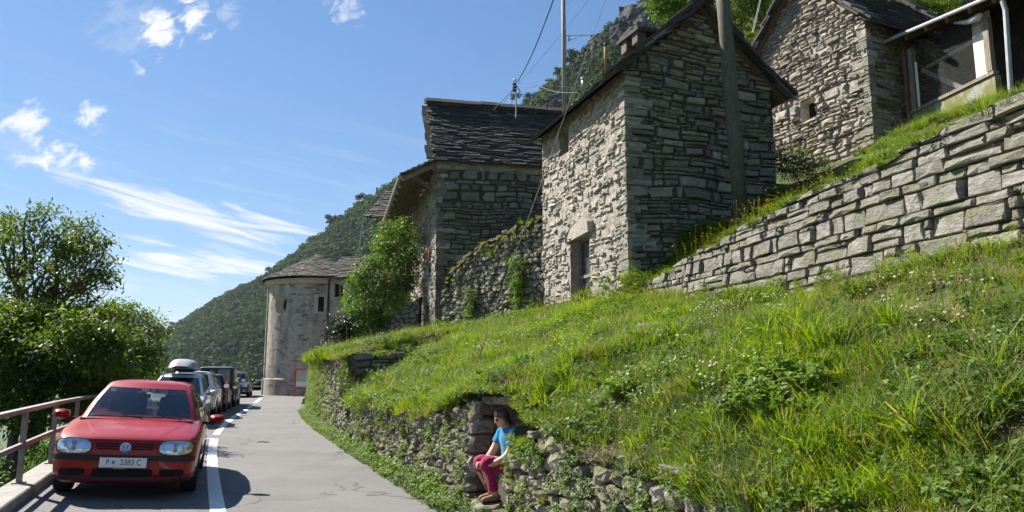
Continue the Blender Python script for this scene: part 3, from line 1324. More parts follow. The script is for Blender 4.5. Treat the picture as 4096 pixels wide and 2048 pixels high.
fb.backing(mb, top=None, w=0, nu=6, nv=6)
fr.backing(mb, w=0, nu=6, nv=6)
wall = mb.build('wall', None, barn, mats=[MORTAR_D, MORTAR_L])
wall['label'] = 'bedding of earth and pale lime mortar between the stones'
sts = fl.stones(coursed(fl.w, lambda u: 3.0, lambda u: EAVE, (.08, .23), (.16, .56), rb, [door_h, win_h], g=.018, split=.3, jit=.36), (-.03, .05), bev=.03, rnd=rb, rough=.014)
sts = [(a, b, 0) for a, b in sts]
gst = fg.stones(coursed(fg.w, lambda u: 3.0, gtop, (.07, .23), (.18, .72), rb, g=.015, split=.34, jit=.36, big=.2), (-.03, .075), bev=.022, rnd=rb, rough=.018)
sts += [(a, b, 1) for a, b in gst]
emit(barn, 'stone', sts, STONE_A, 300, mats=[STONE_A, STONE_SHADE])
# door: lintel stone, jambs, timber frame, ribbed door
lint = [(door_h[0] - .28, door_h[3] + .0), (door_h[1] + .22, door_h[3] + .02), (door_h[1] + .26, door_h[3] + .30), (door_h[1] + .0, door_h[3] + .52), (door_h[0] + .12, door_h[3] + .40), (door_h[0] - .24, door_h[3] + .22)]
V, F = poly_stone(lint, fl.mp, .085, .3, .04, rb, .012)
mk('lintel', V, F, STONE_A, barn, label='big pale lintel stone over the door')
reveal(barn, fl, door_h, .5, STONE_A, 'door_reveal')
door = thing('door_tmp', None, None) if False else None
mb = MB()
a, b, c, d = door_h
for (u0, u1, v0, v1) in ((a, a + .07, c, d), (b - .07, b, c, d), (a + .07, b - .07, d - .06, d), (a + .07, b - .07, c + (d - c) * .45, c + (d - c) * .45 + .09)):
 vs = [fl.mp(u, v, w) for w in (-.36, -.28) for v in (v0, v1) for u in (u0, u1)]
 mb.add(vs, [(0, 2, 3, 1), (4, 5, 7, 6), (0, 1, 5, 4), (2, 6, 7, 3), (0, 4, 6, 2), (1, 3, 7, 5)])
dr = mb.build('door', WOOD_G, barn)
mb = MB()
mb.add([fl.mp(a, c, -.345), fl.mp(b, c, -.345), fl.mp(b, d, -.345), fl.mp(a, d, -.345)], [(0, 1, 2, 3)])
mb.build('door_back', DARK_METAL, dr)
mb = MB()
k = c + .05
while k < d - .08:
 mb.tube([fl.mp(a + .05, k, -.318), fl.mp(b - .05, k, -.318)], .006, 5)
 k += .05
mb.build('grille_wires', STEEL, dr, kind='stuff')
reveal(barn, fl, win_h, .35, STONE_A, 'window_reveal', INSIDE)


def gable_roof(parent, A0, A1, n_out, run, eave, ridge, rnd, row, wid, mat, over_e=.32, over_v=.3, thick=.05, limit=150):
 """one slope: A0-A1 wall line, n_out horizontal outward normal"""
 n_out = Vector((n_out[0], n_out[1], 0)).normalized()
 sl = (ridge - eave) / run
 up = (-n_out + Vector((0, 0, sl))).normalized()
 a = Vector((A0[0], A0[1], eave)) + n_out * over_e - Vector((0, 0, sl * over_e))
 b = Vector((A1[0], A1[1], eave)) + n_out * over_e - Vector((0, 0, sl * over_e))
 ln = (run + over_e) / math.cos(math.atan(sl))
 return slates(a, b, up, ln + .05, row, wid, rnd, thick, over=over_v), (a, b, up, ln)


run1 = fg.w / 2
s1, info1 = gable_roof(barn, c0, c1, fl.n, run1, EAVE, RIDGE, rb, .26, .5, SLATE, .36, .28, .06)
s2, info2 = gable_roof(barn, c2, c3, fr.n, run1, EAVE, RIDGE, rb, .26, .5, SLATE, .36, .28, .06)
mb = MB()
for (a, b, up, ln) in (info1, info2):
 nn = (b - a).normalized().cross(up)
 nn = nn if nn.z > 0 else -nn
 e = (b - a).normalized() * .2
 mb.add([a - e - nn * .03, b + e - nn * .03, b + e + up * ln - nn * .03, a - e + up * ln - nn * .03], [(0, 1, 2, 3)])
roof = mb.build('roof', WOOD_B, barn)
# a cap of slabs along the ridge
ra = (Vector((c1.x, c1.y, 0)) + Vector((c2.x, c2.y, 0))) / 2
rz = (Vector((c0.x, c0.y, 0)) + Vector((c3.x, c3.y, 0))) / 2
dv = (rz - ra).normalized()
ra, rz = ra - dv * .3, rz + dv * .3
q = 0.0
sd = Vector((dv.y, -dv.x, 0))
while q < (rz - ra).length:
 w = rb.uniform(.35, .7)
 for s in (-1, 1):
  m_ = MB()
  M = frame(ra + dv * (q + w / 2) + sd * s * .16 + Vector((0, 0, RIDGE + .12 + rb.uniform(-.02, .03))), dv, sd * s - Vector((0, 0, .55)))
  m_.box((0, 0, 0), (w - .02, .42, .07), M)
  s1.append((m_.v, m_.f))
 q += w
def verge(parent_info, rnd, out, ends):
 """thick slabs stacked along the edge of a gable"""
 for (a, b, up, ln) in parent_info:
  e = (b - a).normalized()
  nn = e.cross(up)
  nn = nn if nn.z > 0 else -nn
  for (p, s) in ((a, -1), (b, 1)):
   if (p - Vector(ends)).length > 5.2:
    continue
   q = 0.0
   while q < ln:
    w = rnd.uniform(.3, .55)
    for lay in range(2):
     m_ = MB()
     m_.box((0, 0, 0), (rnd.uniform(.45, .7), w * 1.15, rnd.uniform(.05, .085)), frame(p + up * (q + w / 2) + e * s * (.05 + rnd.uniform(-.06, .08)) + nn * (.10 + lay * .075), e, up) @ Matrix.Rotation(rnd.uniform(-.06, .06), 4, 'Z') @ Matrix.Rotation(-.07, 4, 'X'))
     out.append((m_.v, m_.f))
    q += w


verge((info1, info2), rb, s1, (4.9, 18.6, 10))
emit(roof, 'slate', s1 + s2, SLATE, 240, 'slate_courses')
# chimney: four stones and a great flat slab
ch = P(2570, 165, 20.6)
mb = MB()
M = frame(ch, fl.u, -fl.n)
for dx in (-.34, .34):
 for dy in (-.3, .3):
  mb.box((dx, dy, -.12), (.34, .3, .36), M, bev=.03)
cm = mb.build('chimney', SLATE_B, roof)
mb = MB()
mb.box((0, 0, .09), (1.35, 1.05, .11), M @ Matrix.Rotation(.06, 4, 'Y'), bev=.02)
mb.box((.1, 0, .17), (.8, .7, .06), M @ Matrix.Rotation(.03, 4, 'Y'), bev=.02)
mb.build('chimney_slab', SLATE, roof, label='broad flat stone slab on the chimney')

def quoins(parent, corner, ua, ub, na_, nb_, z0, z1, rnd, mat):
 """long cornerstones laid alternately along the two faces"""
 ps, z, k = [], z0, 0
 ua, ub = Vector((ua.x, ua.y, 0)).normalized(), Vector((ub.x, ub.y, 0)).normalized()
 na_, nb_ = Vector(na_), Vector(nb_)
 while z < z1:
  h = min(rnd.uniform(.09, .30), z1 - z)
  la, lb = (rnd.uniform(.35, .75), rnd.uniform(.16, .34)) if rnd.random() < .5 else (rnd.uniform(.16, .34), rnd.uniform(.35, .85))
  pr_ = rnd.uniform(.005, .05)
  m_ = MB()
  M = Matrix((ua, ub, Vector((0, 0, 1)))).transposed().to_4x4()
  M.translation = Vector((corner.x, corner.y, z)) + na_ * pr_ + nb_ * pr_
  m_.box((la / 2, lb / 2, h / 2), (la, lb, h - .018), M, bev=.016)
  ps.append(([Vector(v) + Vector((rnd.uniform(-1, 1), rnd.uniform(-1, 1), rnd.uniform(-1, 1))) * .014 for v in m_.v], m_.f))
  z += h
  k += 1
 for V, F in ps:
  c_ = sum(V, Vector()) / len(V)
  mk('cornerstone', [v - c_ for v in V], F, mat, parent).location = c_


quoins(barn, c1, -fl.u, fg.u, fl.n, fg.n, 3.3, EAVE - .05, rb, STONE_D)

# ---------- the house with the lean-to roof, farther left
rb = random.Random(22)
d1 = Vector((-3.0, 29.0))
dl = Vector((-.235, .972)).normalized()
drr = Vector((.975, .222)).normalized()
d0 = d1 + dl * 10.0
d2 = d1 + drr * 7.0
house = thing('stone_house', 'tall stone house with a dark slate roof and a timber lean-to over its road side', 'house', (d1.x, d1.y, 3))
he = 10.15
DEP, RISE = 3.1, 3.35
hl = Face(d0, d1, 2.2, he + RISE)
hr = Face(d1, d2, 2.6, he)
ltopf = lambda u: (he + (hl.w - u) / DEP * RISE) if hl.w - u < DEP else 9.9
hwin = [px_hole(hl, 1713, 1722, 868, 1000), px_hole(hl, 1700, 1716, 1225, 1360)]
mb = MB()
hl.backing(mb, hwin, top=ltopf, w=-.03, mi=1, nu=40, nv=40, amp=.03)
hr.backing(mb, w=-.06, mi=0)
mb.add([hl.mp(hl.w - DEP, 9, -.04), hl.mp(hl.w - DEP, he + RISE, -.04), hl.mp(hl.w - DEP, he + RISE, -6.8), hl.mp(hl.w - DEP, 9, -6.8)], [(0, 1, 2, 3)], 1)
mb.add([hl.mp(0, 2, -.04), hl.mp(0, 9.9, -.04), hl.mp(0, 9.9, -6.8), hl.mp(0, 2, -6.8)], [(0, 1, 2, 3)], 1)
mb.add([hl.mp(0, 9.85, -.04), hl.mp(hl.w, 9.85, -.04), hl.mp(hl.w, 9.85, -6.8), hl.mp(0, 9.85, -6.8)], [(0, 1, 2, 3)], 1)
mb.build('wall', None, house, mats=[MORTAR_D, MORTAR_L])
for h in hwin:
 reveal(house, hl, h, .25, MORTAR_L, 'window_reveal', INSIDE)
st = [(a, b, 0) for a, b in hl.stones(coursed(hl.w, lambda u: 2.4, ltopf, (.12, .26), (.2, .6), rb, hwin, g=.045, jit=.35), (-.05, .04), bev=.05, rnd=rb, rough=.03)]
st += [(a, b, 1) for a, b in hr.stones(coursed(hr.w, lambda u: 2.7, lambda u: he - .45, (.10, .30), (.22, .85), rb, g=.02, split=.34, jit=.36, big=.2), (-.03, .06), bev=.035, rnd=rb, rough=.02)]
emit(house, 'stone', st, STONE_A, 300, mats=[STONE_A, STONE_SHADE])
quoins(house, d1, -hl.u, hr.u, hl.n, hr.n, 2.9, he - .1, rb, STONE_SHADE)
band = MB()
band.grid(lambda i, j: hr.mp(i * hr.w, he - .5 + j * .55, -.0 + .03 * noise.noise(Vector((i * 40, j * 4, 2)))), 60, 6)
band.build('mortar_band', m_flat('old_render', (.27, .255, .21), .95, .3, 2.5, 1.0, .03), house)
# main roof slope facing the road below
n_r = Vector((drr.y, -drr.x, 0))
sl = RISE / DEP
ups = (-n_r + Vector((0, 0, sl))).normalized()
ea = Vector((d1.x, d1.y, he)) + n_r * .22 - Vector((0, 0, sl * .22))
eb = Vector((d2.x, d2.y, he)) + n_r * .22 - Vector((0, 0, sl * .22))
lnr = (DEP + .22) / math.cos(math.atan(sl))
mb = MB()
e3 = Vector((drr.x, drr.y, 0))
mb.add([ea - e3 * .1, eb, eb + ups * lnr, ea - e3 * .1 + ups * lnr], [(0, 1, 2, 3)])
bk_ = eb + ups * lnr
mb.add([ea - e3 * .1 + ups * lnr, bk_, bk_ - n_r * 2 - Vector((0, 0, 2)), ea - e3 * .1 + ups * lnr - n_r * .15 - Vector((0, 0, .3))], [(0, 1, 2, 3)])
roof = mb.build('roof', WOOD_B, house)
rs = slates(ea, eb, ups, lnr, .155, .42, rb, .05, over=.22, wob=.035)
q = 0.0
top0 = ea + ups * lnr - e3 * .3
while q < 7.4:
 w = rb.uniform(.5, .95)
 m_ = MB()
 M = frame(top0 + e3 * (q + w / 2) + n_r * .12 + Vector((0, 0, .08 + rb.uniform(-.02, .02))), e3, ups - n_r * .2)
 m_.box((0, 0, 0), (w - .015, .5, .07), M)
 m_.box((rb.uniform(-.1, .1), .05, .08), (w - .02, .38, .06), M)
 rs.append((m_.v, m_.f))
 q += w
for k in range(9):                                     # verge slabs sticking out over the gable
 p = ea - e3 * .16 + ups * (.4 + k * .5)
 m_ = MB()
 m_.box((0, 0, 0), (rb.uniform(.45, .7), .5, .06), frame(p, e3, ups))
 rs.append((m_.v, m_.f))
emit(roof, 'slate', rs, SLATE, 300, 'slate_courses')
# lean-to roof on the road side
lt = thing('lean_to_roof', 'timber lean-to roof with stone slabs and a metal gutter on the house wall', 'roof', (d1.x, d1.y, 9.4)) if False else None
nl = hl.n
near = hl.w - .12
ln_out, ln_drop, wz = 1.45, .75, 10.05
mb = MB()
pent_top = lambda u, w: hl.mp(u, wz - ln_drop * w / ln_out, w)
pent = MB()
pent.add([pent_top(.1, 0), pent_top(near, 0), pent_top(near, ln_out), pent_top(.1, ln_out)], [(0, 1, 2, 3)])
pr = pent.build('lean_to', m_flat('shaded_boards', (.04, .034, .028), .9, .3), house)  # shade under the slabs put into the boards' colour
for k in range(9):
 u = .3 + (near - .5) * k / 8
 m_ = MB()
 beam(m_, pent_top(u, -.02) - Vector((0, 0, .12)), pent_top(u, ln_out - .06) - Vector((0, 0, .12)), .2, .2)
 m_.build('rafter', WOOD_G, pr)
m_ = MB()
beam(m_, pent_top(.1, ln_out * .93) - Vector((0, 0, .03)), pent_top(near, ln_out * .93) - Vector((0, 0, .03)), .1, .05)
m_.build('fascia', WOOD_G, pr)
m_ = MB()
ga, gb = pent_top(.0, ln_out + .06) - Vector((0, 0, .05)), pent_top(near + .12, ln_out + .06) - Vector((0, 0, .05))
m_.tube([ga, gb], .085, 10)
m_.build('gutter', m_flat('old_gutter', (.30, .27, .23), .6, .2, 6, .2), pr)
for u in (.5, near - .25):
 m_ = MB()
 beam(m_, hl.mp(u, 8.75, .0), pent_top(u, .95) - Vector((0, 0, .16)), .1, .1)
 m_.build('bracket', WOOD_B, pr)
ps = slates(pent_top(.0, ln_out), pent_top(near, ln_out), (pent_top(near, 0) - pent_top(near, ln_out)), 1.62, .27, .5, rb, .06, over=.1)
emit(pr, 'slate', ps, SLATE_B, 60, 'slate_courses')
# the painted board on the road side wall
u_s, z_s = face_uv(hl, 1716, 1050)
sg = thing('wall_sign', 'narrow red and green board fixed flat to the sunlit wall of the tall house', 'sign', hl.mp(u_s, z_s, .1))
mb = MB()
def sbox(mb, u0, u1, v0, v1, w0, w1):
 vs = [hl.mp(u, v, w) for w in (w0, w1) for v in (v0, v1) for u in (u0, u1)]
 mb.add(vs, [(0, 2, 3, 1), (4, 5, 7, 6), (0, 1, 5, 4), (2, 6, 7, 3), (0, 4, 6, 2), (1, 3, 7, 5)])
sbox(mb, u_s - .4, u_s + .4, z_s - .05, z_s + .55, .03, .07)
mb.build('red_panel', m_flat('red_board', (.28, .07, .06), .7), sg)
mb = MB()
sbox(mb, u_s - .4, u_s + .4, z_s - .55, z_s - .055, .03, .065)
mb.build('green_panel', m_flat('green_board', (.10, .16, .13), .6), sg)

# ---------- barn on the right
rb = random.Random(23)
g1 = Vector((10.65, 21.0))
g0 = g1 + Vector((-.4, .917)).normalized() * 4.8
g2 = g1 + Vector((.917, .4)).normalized() * 5.0
barn3 = thing('upper_barn', 'sunlit dry-stone barn with one small square window, at the upper right', 'barn', (g1.x, g1.y, 8))
u_e, z_e, l_e = 12.1, 14.7, 12.5
bl = Face(g0, g1, 7.4, z_e)
bs = Face(g1, g2, 7.4, u_e)
btop = lambda u: (u_e if u > bl.w / 2 else l_e) + (z_e - (u_e if u > bl.w / 2 else l_e)) * (1 - abs(u / bl.w * 2 - 1))
w3 = px_hole(bl, 3199, 3262, 398, 478)
mb = MB()
bl.backing(mb, [w3], top=btop, w=-.06, mi=0)
bs.backing(mb, w=-.06, mi=0)
Face(g2, g2 + (g0 - g1), 7.4, u_e).backing(mb, nu=3, nv=3, w=0)
Face(g2 + (g0 - g1), g0, 7.4, u_e).backing(mb, nu=3, nv=3, w=0)
mb.build('wall', MORTAR_L, barn3)
st = [(a, b, 0) for a, b in bl.stones(coursed(bl.w, lambda u: 7.6, btop, (.09, .25), (.18, .62), rb, [w3], g=.018, split=.3, jit=.34), (-.03, .055), bev=.035, rnd=rb, rough=.018)]
st += [(a, b, 1) for a, b in bs.stones(coursed(bs.w, lambda u: 7.6, lambda u: u_e, (.09, .24), (.2, .6), rb, g=.02), (-.02, .06), bev=.04, rnd=rb)]
emit(barn3, 'stone', st, STONE_A, 300, mats=[STONE_A, STONE_SHADE])
quoins(barn3, g1, -bl.u, bs.u, bl.n, bs.n, 8.2, u_e - .1, rb, STONE_D)
reveal(barn3, bl, w3, .42, m_flat('limewash', (.52, .47, .38), .95, .2, 8, .8, .02), 'window_reveal', INSIDE)
run3 = bl.w / 2
s1, i1 = gable_roof(barn3, g1, g2, bs.n, run3, u_e, z_e, rb, .27, .5, SLATE, .3, .3, .06)
s2, i2 = gable_roof(barn3, g2 + (g0 - g1), g0, -bs.n, run3, l_e, z_e, rb, .27, .5, SLATE, .3, .3, .06)
mb = MB()
for (a, b, up, ln) in (i1, i2):
 nn = (b - a).normalized().cross(up)
 nn = nn if nn.z > 0 else -nn
 e = (b - a).normalized() * .2
 mb.add([a - e - nn * .03, b + e - nn * .03, b + e + up * ln - nn * .03, a - e + up * ln - nn * .03], [(0, 1, 2, 3)])
roof = mb.build('roof', WOOD_B, barn3)
verge((i1, i2), rb, s1, (10.4, 23, 12))
emit(roof, 'slate', s1 + s2, SLATE, 160, 'slate_courses')

# ---------- lean-to coop with wire netting, beside that barn
rb = random.Random(24)
f0, f1 = Vector((11.92, 20.9)), Vector((12.98, 16.2))
coop = thing('poultry_coop', 'timber coop with wire netting front on a mossy concrete base, beside the upper barn', 'coop', (f0.x, f0.y, 8.3))
cf = Face(f0, f1, 8.0, 11.4)
cp = lambda x, y: face_uv(cf, x, y)
us0, zs0 = cp(3655, 447)
us1, zs1 = cp(3972, 292)
zsill = lambda u: zs0 + (zs1 - zs0) * (u - us0) / (us1 - us0)
MOSSY = NT('mossy_concrete')
_v = MOSSY.coord('World')
_c = MOSSY.mix(MOSSY.step(MOSSY.noise(_v, 1.6, 7, .65), .42, .58), (.30, .31, .26), (.19, .18, .07))
MOSSY.bsdf(_c, .95, MOSSY.bump(MOSSY.noise(_v, 20, 6, .6), .5, .02))
MOSSY = MOSSY.mat


def cbox(mb, u0, u1, v0, v1, w0, w1, fz=None, mi=0):
 vs = [cf.mp(u, v + (fz(u) if fz else 0), w) for w in (w0, w1) for v in (v0, v1) for u in (u0, u1)]
 mb.add(vs, [(0, 2, 3, 1), (4, 5, 7, 6), (0, 1, 5, 4), (2, 6, 7, 3), (0, 4, 6, 2), (1, 3, 7, 5)], mi)


mb = MB()
cbox(mb, us0 - .02, us1 + .04, -1.6, -.055, -.2, .0, zsill)
mb.build('base_wall', MOSSY, coop)
mb = MB()
cbox(mb, us0 - .08, us1 + .06, -.045, .045, -.12, .05, zsill)
mb.build('sill', WOOD_G, coop)


def cpost(name, x, ytop, ybot, w, mat, dw=(-.1, .03)):
 ub, zb = cp(x, ybot)
 ut, zt = cp(x, ytop)
 mb = MB()
 cbox(mb, ub - w / 2, ub + w / 2, zb, zt, dw[0], dw[1])
 return mb.build(name, mat, coop)


cpost('post', 3660, 185, 448, .15, WOOD_G)
cpost('post', 3638, 180, 520, .12, WOOD_B, (-.13, .0))
cpost('post', 3962, 62, 285, .17, WOOD_G, (-.1, .04))
cpost('batten', 3682, 240, 440, .04, WHITE_PAINT, (.0, .05))
# door frame between the barn and the netting
mb = MB()
ud0, zd0 = cp(3575, 240)
ud1, zd1 = cp(3640, 185)
beam(mb, cf.mp(ud0 - .25, zd0 - .12, -.08), cf.mp(ud1, zd1 - .08, -.08), .09, .12)
mb.build('door_head', WOOD_B, coop)
mb = MB()
beam(mb, cf.mp(cp(3585, 432)[0] - .1, cp(3585, 432)[1], -.1), cf.mp(cp(3650, 392)[0], cp(3650, 392)[1], -.1), .08, .10)
mb.build('door_rail', WOOD_G, coop)
mb = MB()
q0, z0 = cp(3608, 250)
cbox(mb, q0 - .18, q0 + .22, z0 - 1.6, z0, -.35, -.32)
mb.build('inner_board', WOOD_B, coop)
# hexagonal wire netting
net = MB()
ua, ub = us0 + .12, us1 - .04
pitch = .09
hh = pitch * .866
rows = int(2.2 / hh)
for j in range(rows):
 for i in range(int((ub - ua) / (pitch * .75)) + 1):
  cx = ua + i * pitch * .75
  cz = zs0 + (cx - ua) * (zs1 - zs0) / (us1 - us0) + .06 + j * hh + (hh / 2 if i % 2 else 0)
  if cz > 11.15 or cx > ub:
   continue
  ring = [(cx + pitch * .5 * math.cos(a), cz + pitch * .5 * 1.0 * math.sin(a)) for a in [math.pi / 3 * k for k in range(4)]]
  for (p, q) in zip(ring[:-1], ring[1:]):
   A_, B_ = cf.mp(p[0], p[1], -.02), cf.mp(q[0], q[1], -.02)
   dd = (B_ - A_).normalized()
   s_ = dd.cross(cf.n) * .0020
   net.add([A_ - s_, A_ + s_, B_ + s_, B_ - s_], [(0, 1, 2, 3)])
net.build('wire_netting', m_flat('dull_wire', (.20, .20, .19), .6, .1), coop, kind='stuff')
# inside: pale panel, brace, dark back
up0, zp0 = cp(3884, 200)
mb = MB()
cbox(mb, up0 - .02, us1 - .06, 0, 1.3, -.13, -.10, zsill)
mb.build('white_panel', m_flat('whitewashed_board', (.68, .62, .55), .8, .08, 3, .3), coop, label='whitewashed board behind the netting')
mb = MB()
cbox(mb, up0 - .02, us1 - .06, 1.31, 1.8, -.15, -.12, zsill)
mb.build('plastered_panel', m_flat('stained_plaster', (.60, .53, .44), .9, .3, 3, .5), coop)
mb = MB()
beam(mb, cf.mp(us0 + .15, 10.45, -.3), cf.mp(us1 - 1.2, 9.3, -.3), .1, .12)
beam(mb, cf.mp(us0 + .1, 10.5, -.4), cf.mp(us1 - .9, 10.55, -.4), .08, .1)
mb.build('brace', WOOD_G, coop)
mb = MB()
cbox(mb, -.6, cf.w, 7.9, 12.3, -1.75, -1.7)
cbox(mb, cf.w - .1, cf.w, 7.9, 11.6, -1.7, -.2)
mb.build('back_wall', m_flat('near_black_boards', (.05, .045, .04), .95, .3), coop)  # back boards in one near-black brown
# roof: beams, slabs, gutter
rz0 = 11.42
zr = lambda u: rz0 - .13 * u
mb = MB()
mb.add([cf.mp(-.9, zr(-.9), .42), cf.mp(cf.w + .4, zr(cf.w + .4), .42), cf.mp(cf.w + .4, zr(cf.w) + 1.7, -3.3), cf.mp(-.6, zr(-.6) + 1.5, -3.3)], [(0, 1, 2, 3)])
cr = mb.build('roof', WOOD_B, coop)
for k in range(8):
 u = -.5 + k * .75
 m_ = MB()
 beam(m_, cf.mp(u, zr(u) - .08, .38), cf.mp(u, zr(u) + 1.3, -3.0), .1, .12)
 m_.build('rafter', WOOD_B, cr)
es = slates(cf.mp(-.9, zr(-.9), .40), cf.mp(cf.w + .4, zr(cf.w + .4), .40), cf.mp(0, zr(0) + 1.6, -3.3) - cf.mp(0, zr(0), .4), 4.0, .3, .55, rb, .06)
emit(cr, 'slate', es, SLATE, 60, 'slate_courses')
m_ = MB()
m_.tube([cf.mp(-1.35, zr(-1.35) + .02, .5), cf.mp(-.55, zr(-.55) + .01, .5)], .05, 8)
m_.tube([cf.mp(-.5, zr(-.5), .5), cf.mp(cf.w, zr(cf.w), .5)], .055, 8)
m_.build('gutter', m_flat('zinc', (.34, .35, .36), .6, .15, 5, metal=.1), cr)
dp0, dp1 = P(4022, 40, 17.35), P(4040, 345, 17.35)
m_ = MB()
m_.tube([dp0 + Vector((-.05, 0, .25)), dp0, dp1 - Vector((0, 0, .3))], .062, 10)
m_.build('downpipe', MATS['zinc'], cr)
# rolled plastic under the eave
mb = MB()
pa, pb = cp(3830, 92), cp(3940, 62)
mb.tube([cf.mp(pa[0], pa[1], .1), cf.mp((pa[0] + pb[0]) / 2, (pa[1] + pb[1]) / 2 - .09, .12), cf.mp(pb[0] - .1, pb[1] - .02, .12), cf.mp(pb[0], pb[1] + .05, .1)], [.04, .07, .10, .05], 10)
rp = mb.build('plastic_roll', m_flat('white_plastic', (.72, .72, .72), .45, .1, 9, .8, .03), smooth=True)
tag(rp, 'crumpled white plastic sheet rolled up under the coop eave', 'plastic sheet')

# ---------- chapel with the round apse at the end of the road
rb = random.Random(31)
def m_plaster():
 t = NT('crumbling_plaster')
 v = t.coord('World')
 vs = t.coord('World', (1, 1, 3.2))
 patch = t.step(t.noise(vs, 1.3, 10, .75), .565, .595)
 soot = t.step(t.noise(t.coord('World', (1.2, 1.2, .28)), 1.3, 6, .6), .45, .7)
 c = t.mix(t.step(t.noise(v, 2.2, 6, .6), .3, .7), (.36, .305, .25), (.46, .395, .325))
 c = t.mix(t.math('MULTIPLY', soot, .6), c, (.13, .112, .10))
 c = t.mix(t.math('MULTIPLY', patch, .8), c, (.115, .105, .095))
 h = t.math('ADD', t.math('MULTIPLY', patch, -.8), t.math('MULTIPLY', t.noise(v, 9, 6, .65), .6))
 t.bsdf(c, .95, t.bump(h, .8, .05), spec=.15)
 return t.mat


PLASTER = m_plaster()
CREAM = m_flat('cream_render', (.46, .39, .30), .9, .1, 3)
ac = Vector((-13.8, 53.4, -.1))
AR = 3.65
chapel = thing('chapel', 'crumbling plastered chapel with a round apse and slate roof at the end of the road', 'chapel', (ac.x, ac.y, -.1))
mb = MB()
EZ = 7.72
# the apse, with shallow pilaster strips
def apse_r(w, z):
 k = (w / (math.pi / 5)) % 1.0
 pil = .09 if w < math.radians(208) and w > math.radians(203) else 0
 return AR + pil + (.10 if z < 1.05 else 0) + .02 * noise.noise(Vector((w * 6, z * 1.5, 1)))


# round-ish trefoil window: a splayed oval opening facing the road
NW, NZ = 120, 60
W0, W1 = math.radians(165), math.radians(294)
qa = math.radians(238)
def in_oval(w, z):
 x = (w - qa) * AR
 return (x / .55) ** 2 + ((z - 6.05) / .66) ** 2 < 1
rectw = (math.radians(281.6), math.radians(287.4), 5.5, 6.55)
grid = {}
zs_ = [-.1, .5, .95, 1.0, 1.08] + list(np.linspace(1.2, EZ, NZ))
ws_ = sorted(list(np.linspace(W0, W1, NW)) + [rectw[0], rectw[1]])
for j, z in enumerate(zs_):
 for i, w in enumerate(ws_):
  r = apse_r(w, z)
  mb.v.append((ac.x + r * math.cos(w), ac.y + r * math.sin(w), z))
nw = len(ws_)
for j in range(len(zs_) - 1):
 for i in range(nw - 1):
  wm, zm = (ws_[i] + ws_[i + 1]) / 2, (zs_[j] + zs_[j + 1]) / 2
  if in_oval(wm, zm) or (rectw[0] < wm < rectw[1] and rectw[2] < zm < rectw[3]):
   continue
  a = j * nw + i
  mb.f.append((a, a + 1, a + nw + 1, a + nw))
mb.m = [0] * len(mb.f)
# nave
na, nb_ = Vector((-12.55, 49.95)), Vector((-6.9, 49.2))
nf = Face(na, nb_, -.2, EZ + .15)
nwin = px_hole(nf, 1337, 1374, 1135, 1188)
nf.backing(mb, [nwin], w=0, nu=20, nv=20, amp=.02)
Face(nb_, nb_ + Vector((2, 7)), -.2, EZ).backing(mb, w=0, nu=3, nv=3)
mb.build('wall', PLASTER, chapel, smooth=False)
# splays and glass of the openings
mb = MB()
n_ = 28
ringo, ringi = [], []
for k in range(n_):
 a = 2 * math.pi * k / n_
 x, z = .60 * math.cos(a), .70 * math.sin(a)
 w = qa + x / AR
 ringo.append((ac.x + (AR + .03) * math.cos(w), ac.y + (AR + .03) * math.sin(w), 6.05 + z))
 w = qa + (x * .62 + .10) / AR
 ringi.append((ac.x + (AR - .42) * math.cos(w), ac.y + (AR - .42) * math.sin(w), 6.0 + z * .62))
mb.add(ringo + ringi, [(k, (k + 1) % n_, n_ + (k + 1) % n_, n_ + k) for k in range(n_)])
ov = mb.build('oval_window', CREAM, chapel, smooth=True)
mb = MB()
mb.add(ringi, [tuple(range(n_))])
mb.build('pane', INSIDE, ov)
mb = MB()
for dz in (-.15, .12):
 p = [Vector(ringi[0]), Vector(ringi[n_ // 2])]
 beam(mb, p[0] + Vector((0, -.03, dz)), p[1] + Vector((0, -.03, dz)), .03, .03)
beam(mb, Vector(ringi[n_ // 4]) + Vector((0, -.03, 0)), Vector(ringi[3 * n_ // 4]) + Vector((0, -.03, 0)), .03, .03)
mb.build('glazing_bars', DARK_METAL, ov)
def apt(w, z, r):
 return (ac.x + r * math.cos(w), ac.y + r * math.sin(w), z)
mb = MB()
w0, w1, z0, z1 = rectw
r0, r1 = AR + .005, AR - .22
mb.add([apt(w0, z0, r0), apt(w0, z1, r0), apt(w0, z1, r1), apt(w0, z0, r1)], [(0, 1, 2, 3)])
mb.add([apt(w1, z0, r0), apt(w1, z1, r0), apt(w1, z1, r1), apt(w1, z0, r1)], [(0, 1, 2, 3)])
mb.add([apt(w0, z1, r0), apt(w1, z1, r0), apt(w1, z1, r1), apt(w0, z1, r1)], [(0, 1, 2, 3)])
mb.add([apt(w0, z0, r0), apt(w1, z0, r0), apt(w1, z0, r1), apt(w0, z0, r1)], [(0, 1, 2, 3)])
for (a, b, c, d) in ((w0 - .075, w0 - .004, z0 - .13, z1 + .13), (w1 + .004, w1 + .075, z0 - .13, z1 + .13), (w0 - .004, w1 + .004, z1 + .004, z1 + .13), (w0 - .004, w1 + .004, z0 - .13, z0 - .004)):
 rr = AR + .035
 mb.add([apt(a, c, rr), apt(b, c, rr), apt(b, d, rr), apt(a, d, rr)], [(0, 1, 2, 3)])
rw = mb.build('window', CREAM, chapel)
mb = MB()
mb.add([apt(w0, z0, r1), apt(w1, z0, r1), apt(w1, z1, r1), apt(w0, z1, r1)], [(0, 1, 2, 3)])
mb.build('pane', INSIDE, rw)
mb = MB()
for t in (.25, .5, .75):
 mb.tube([apt(w0 + (w1 - w0) * t, z0, r1 + .05), apt(w0 + (w1 - w0) * t, z1, r1 + .05)], .012, 5)
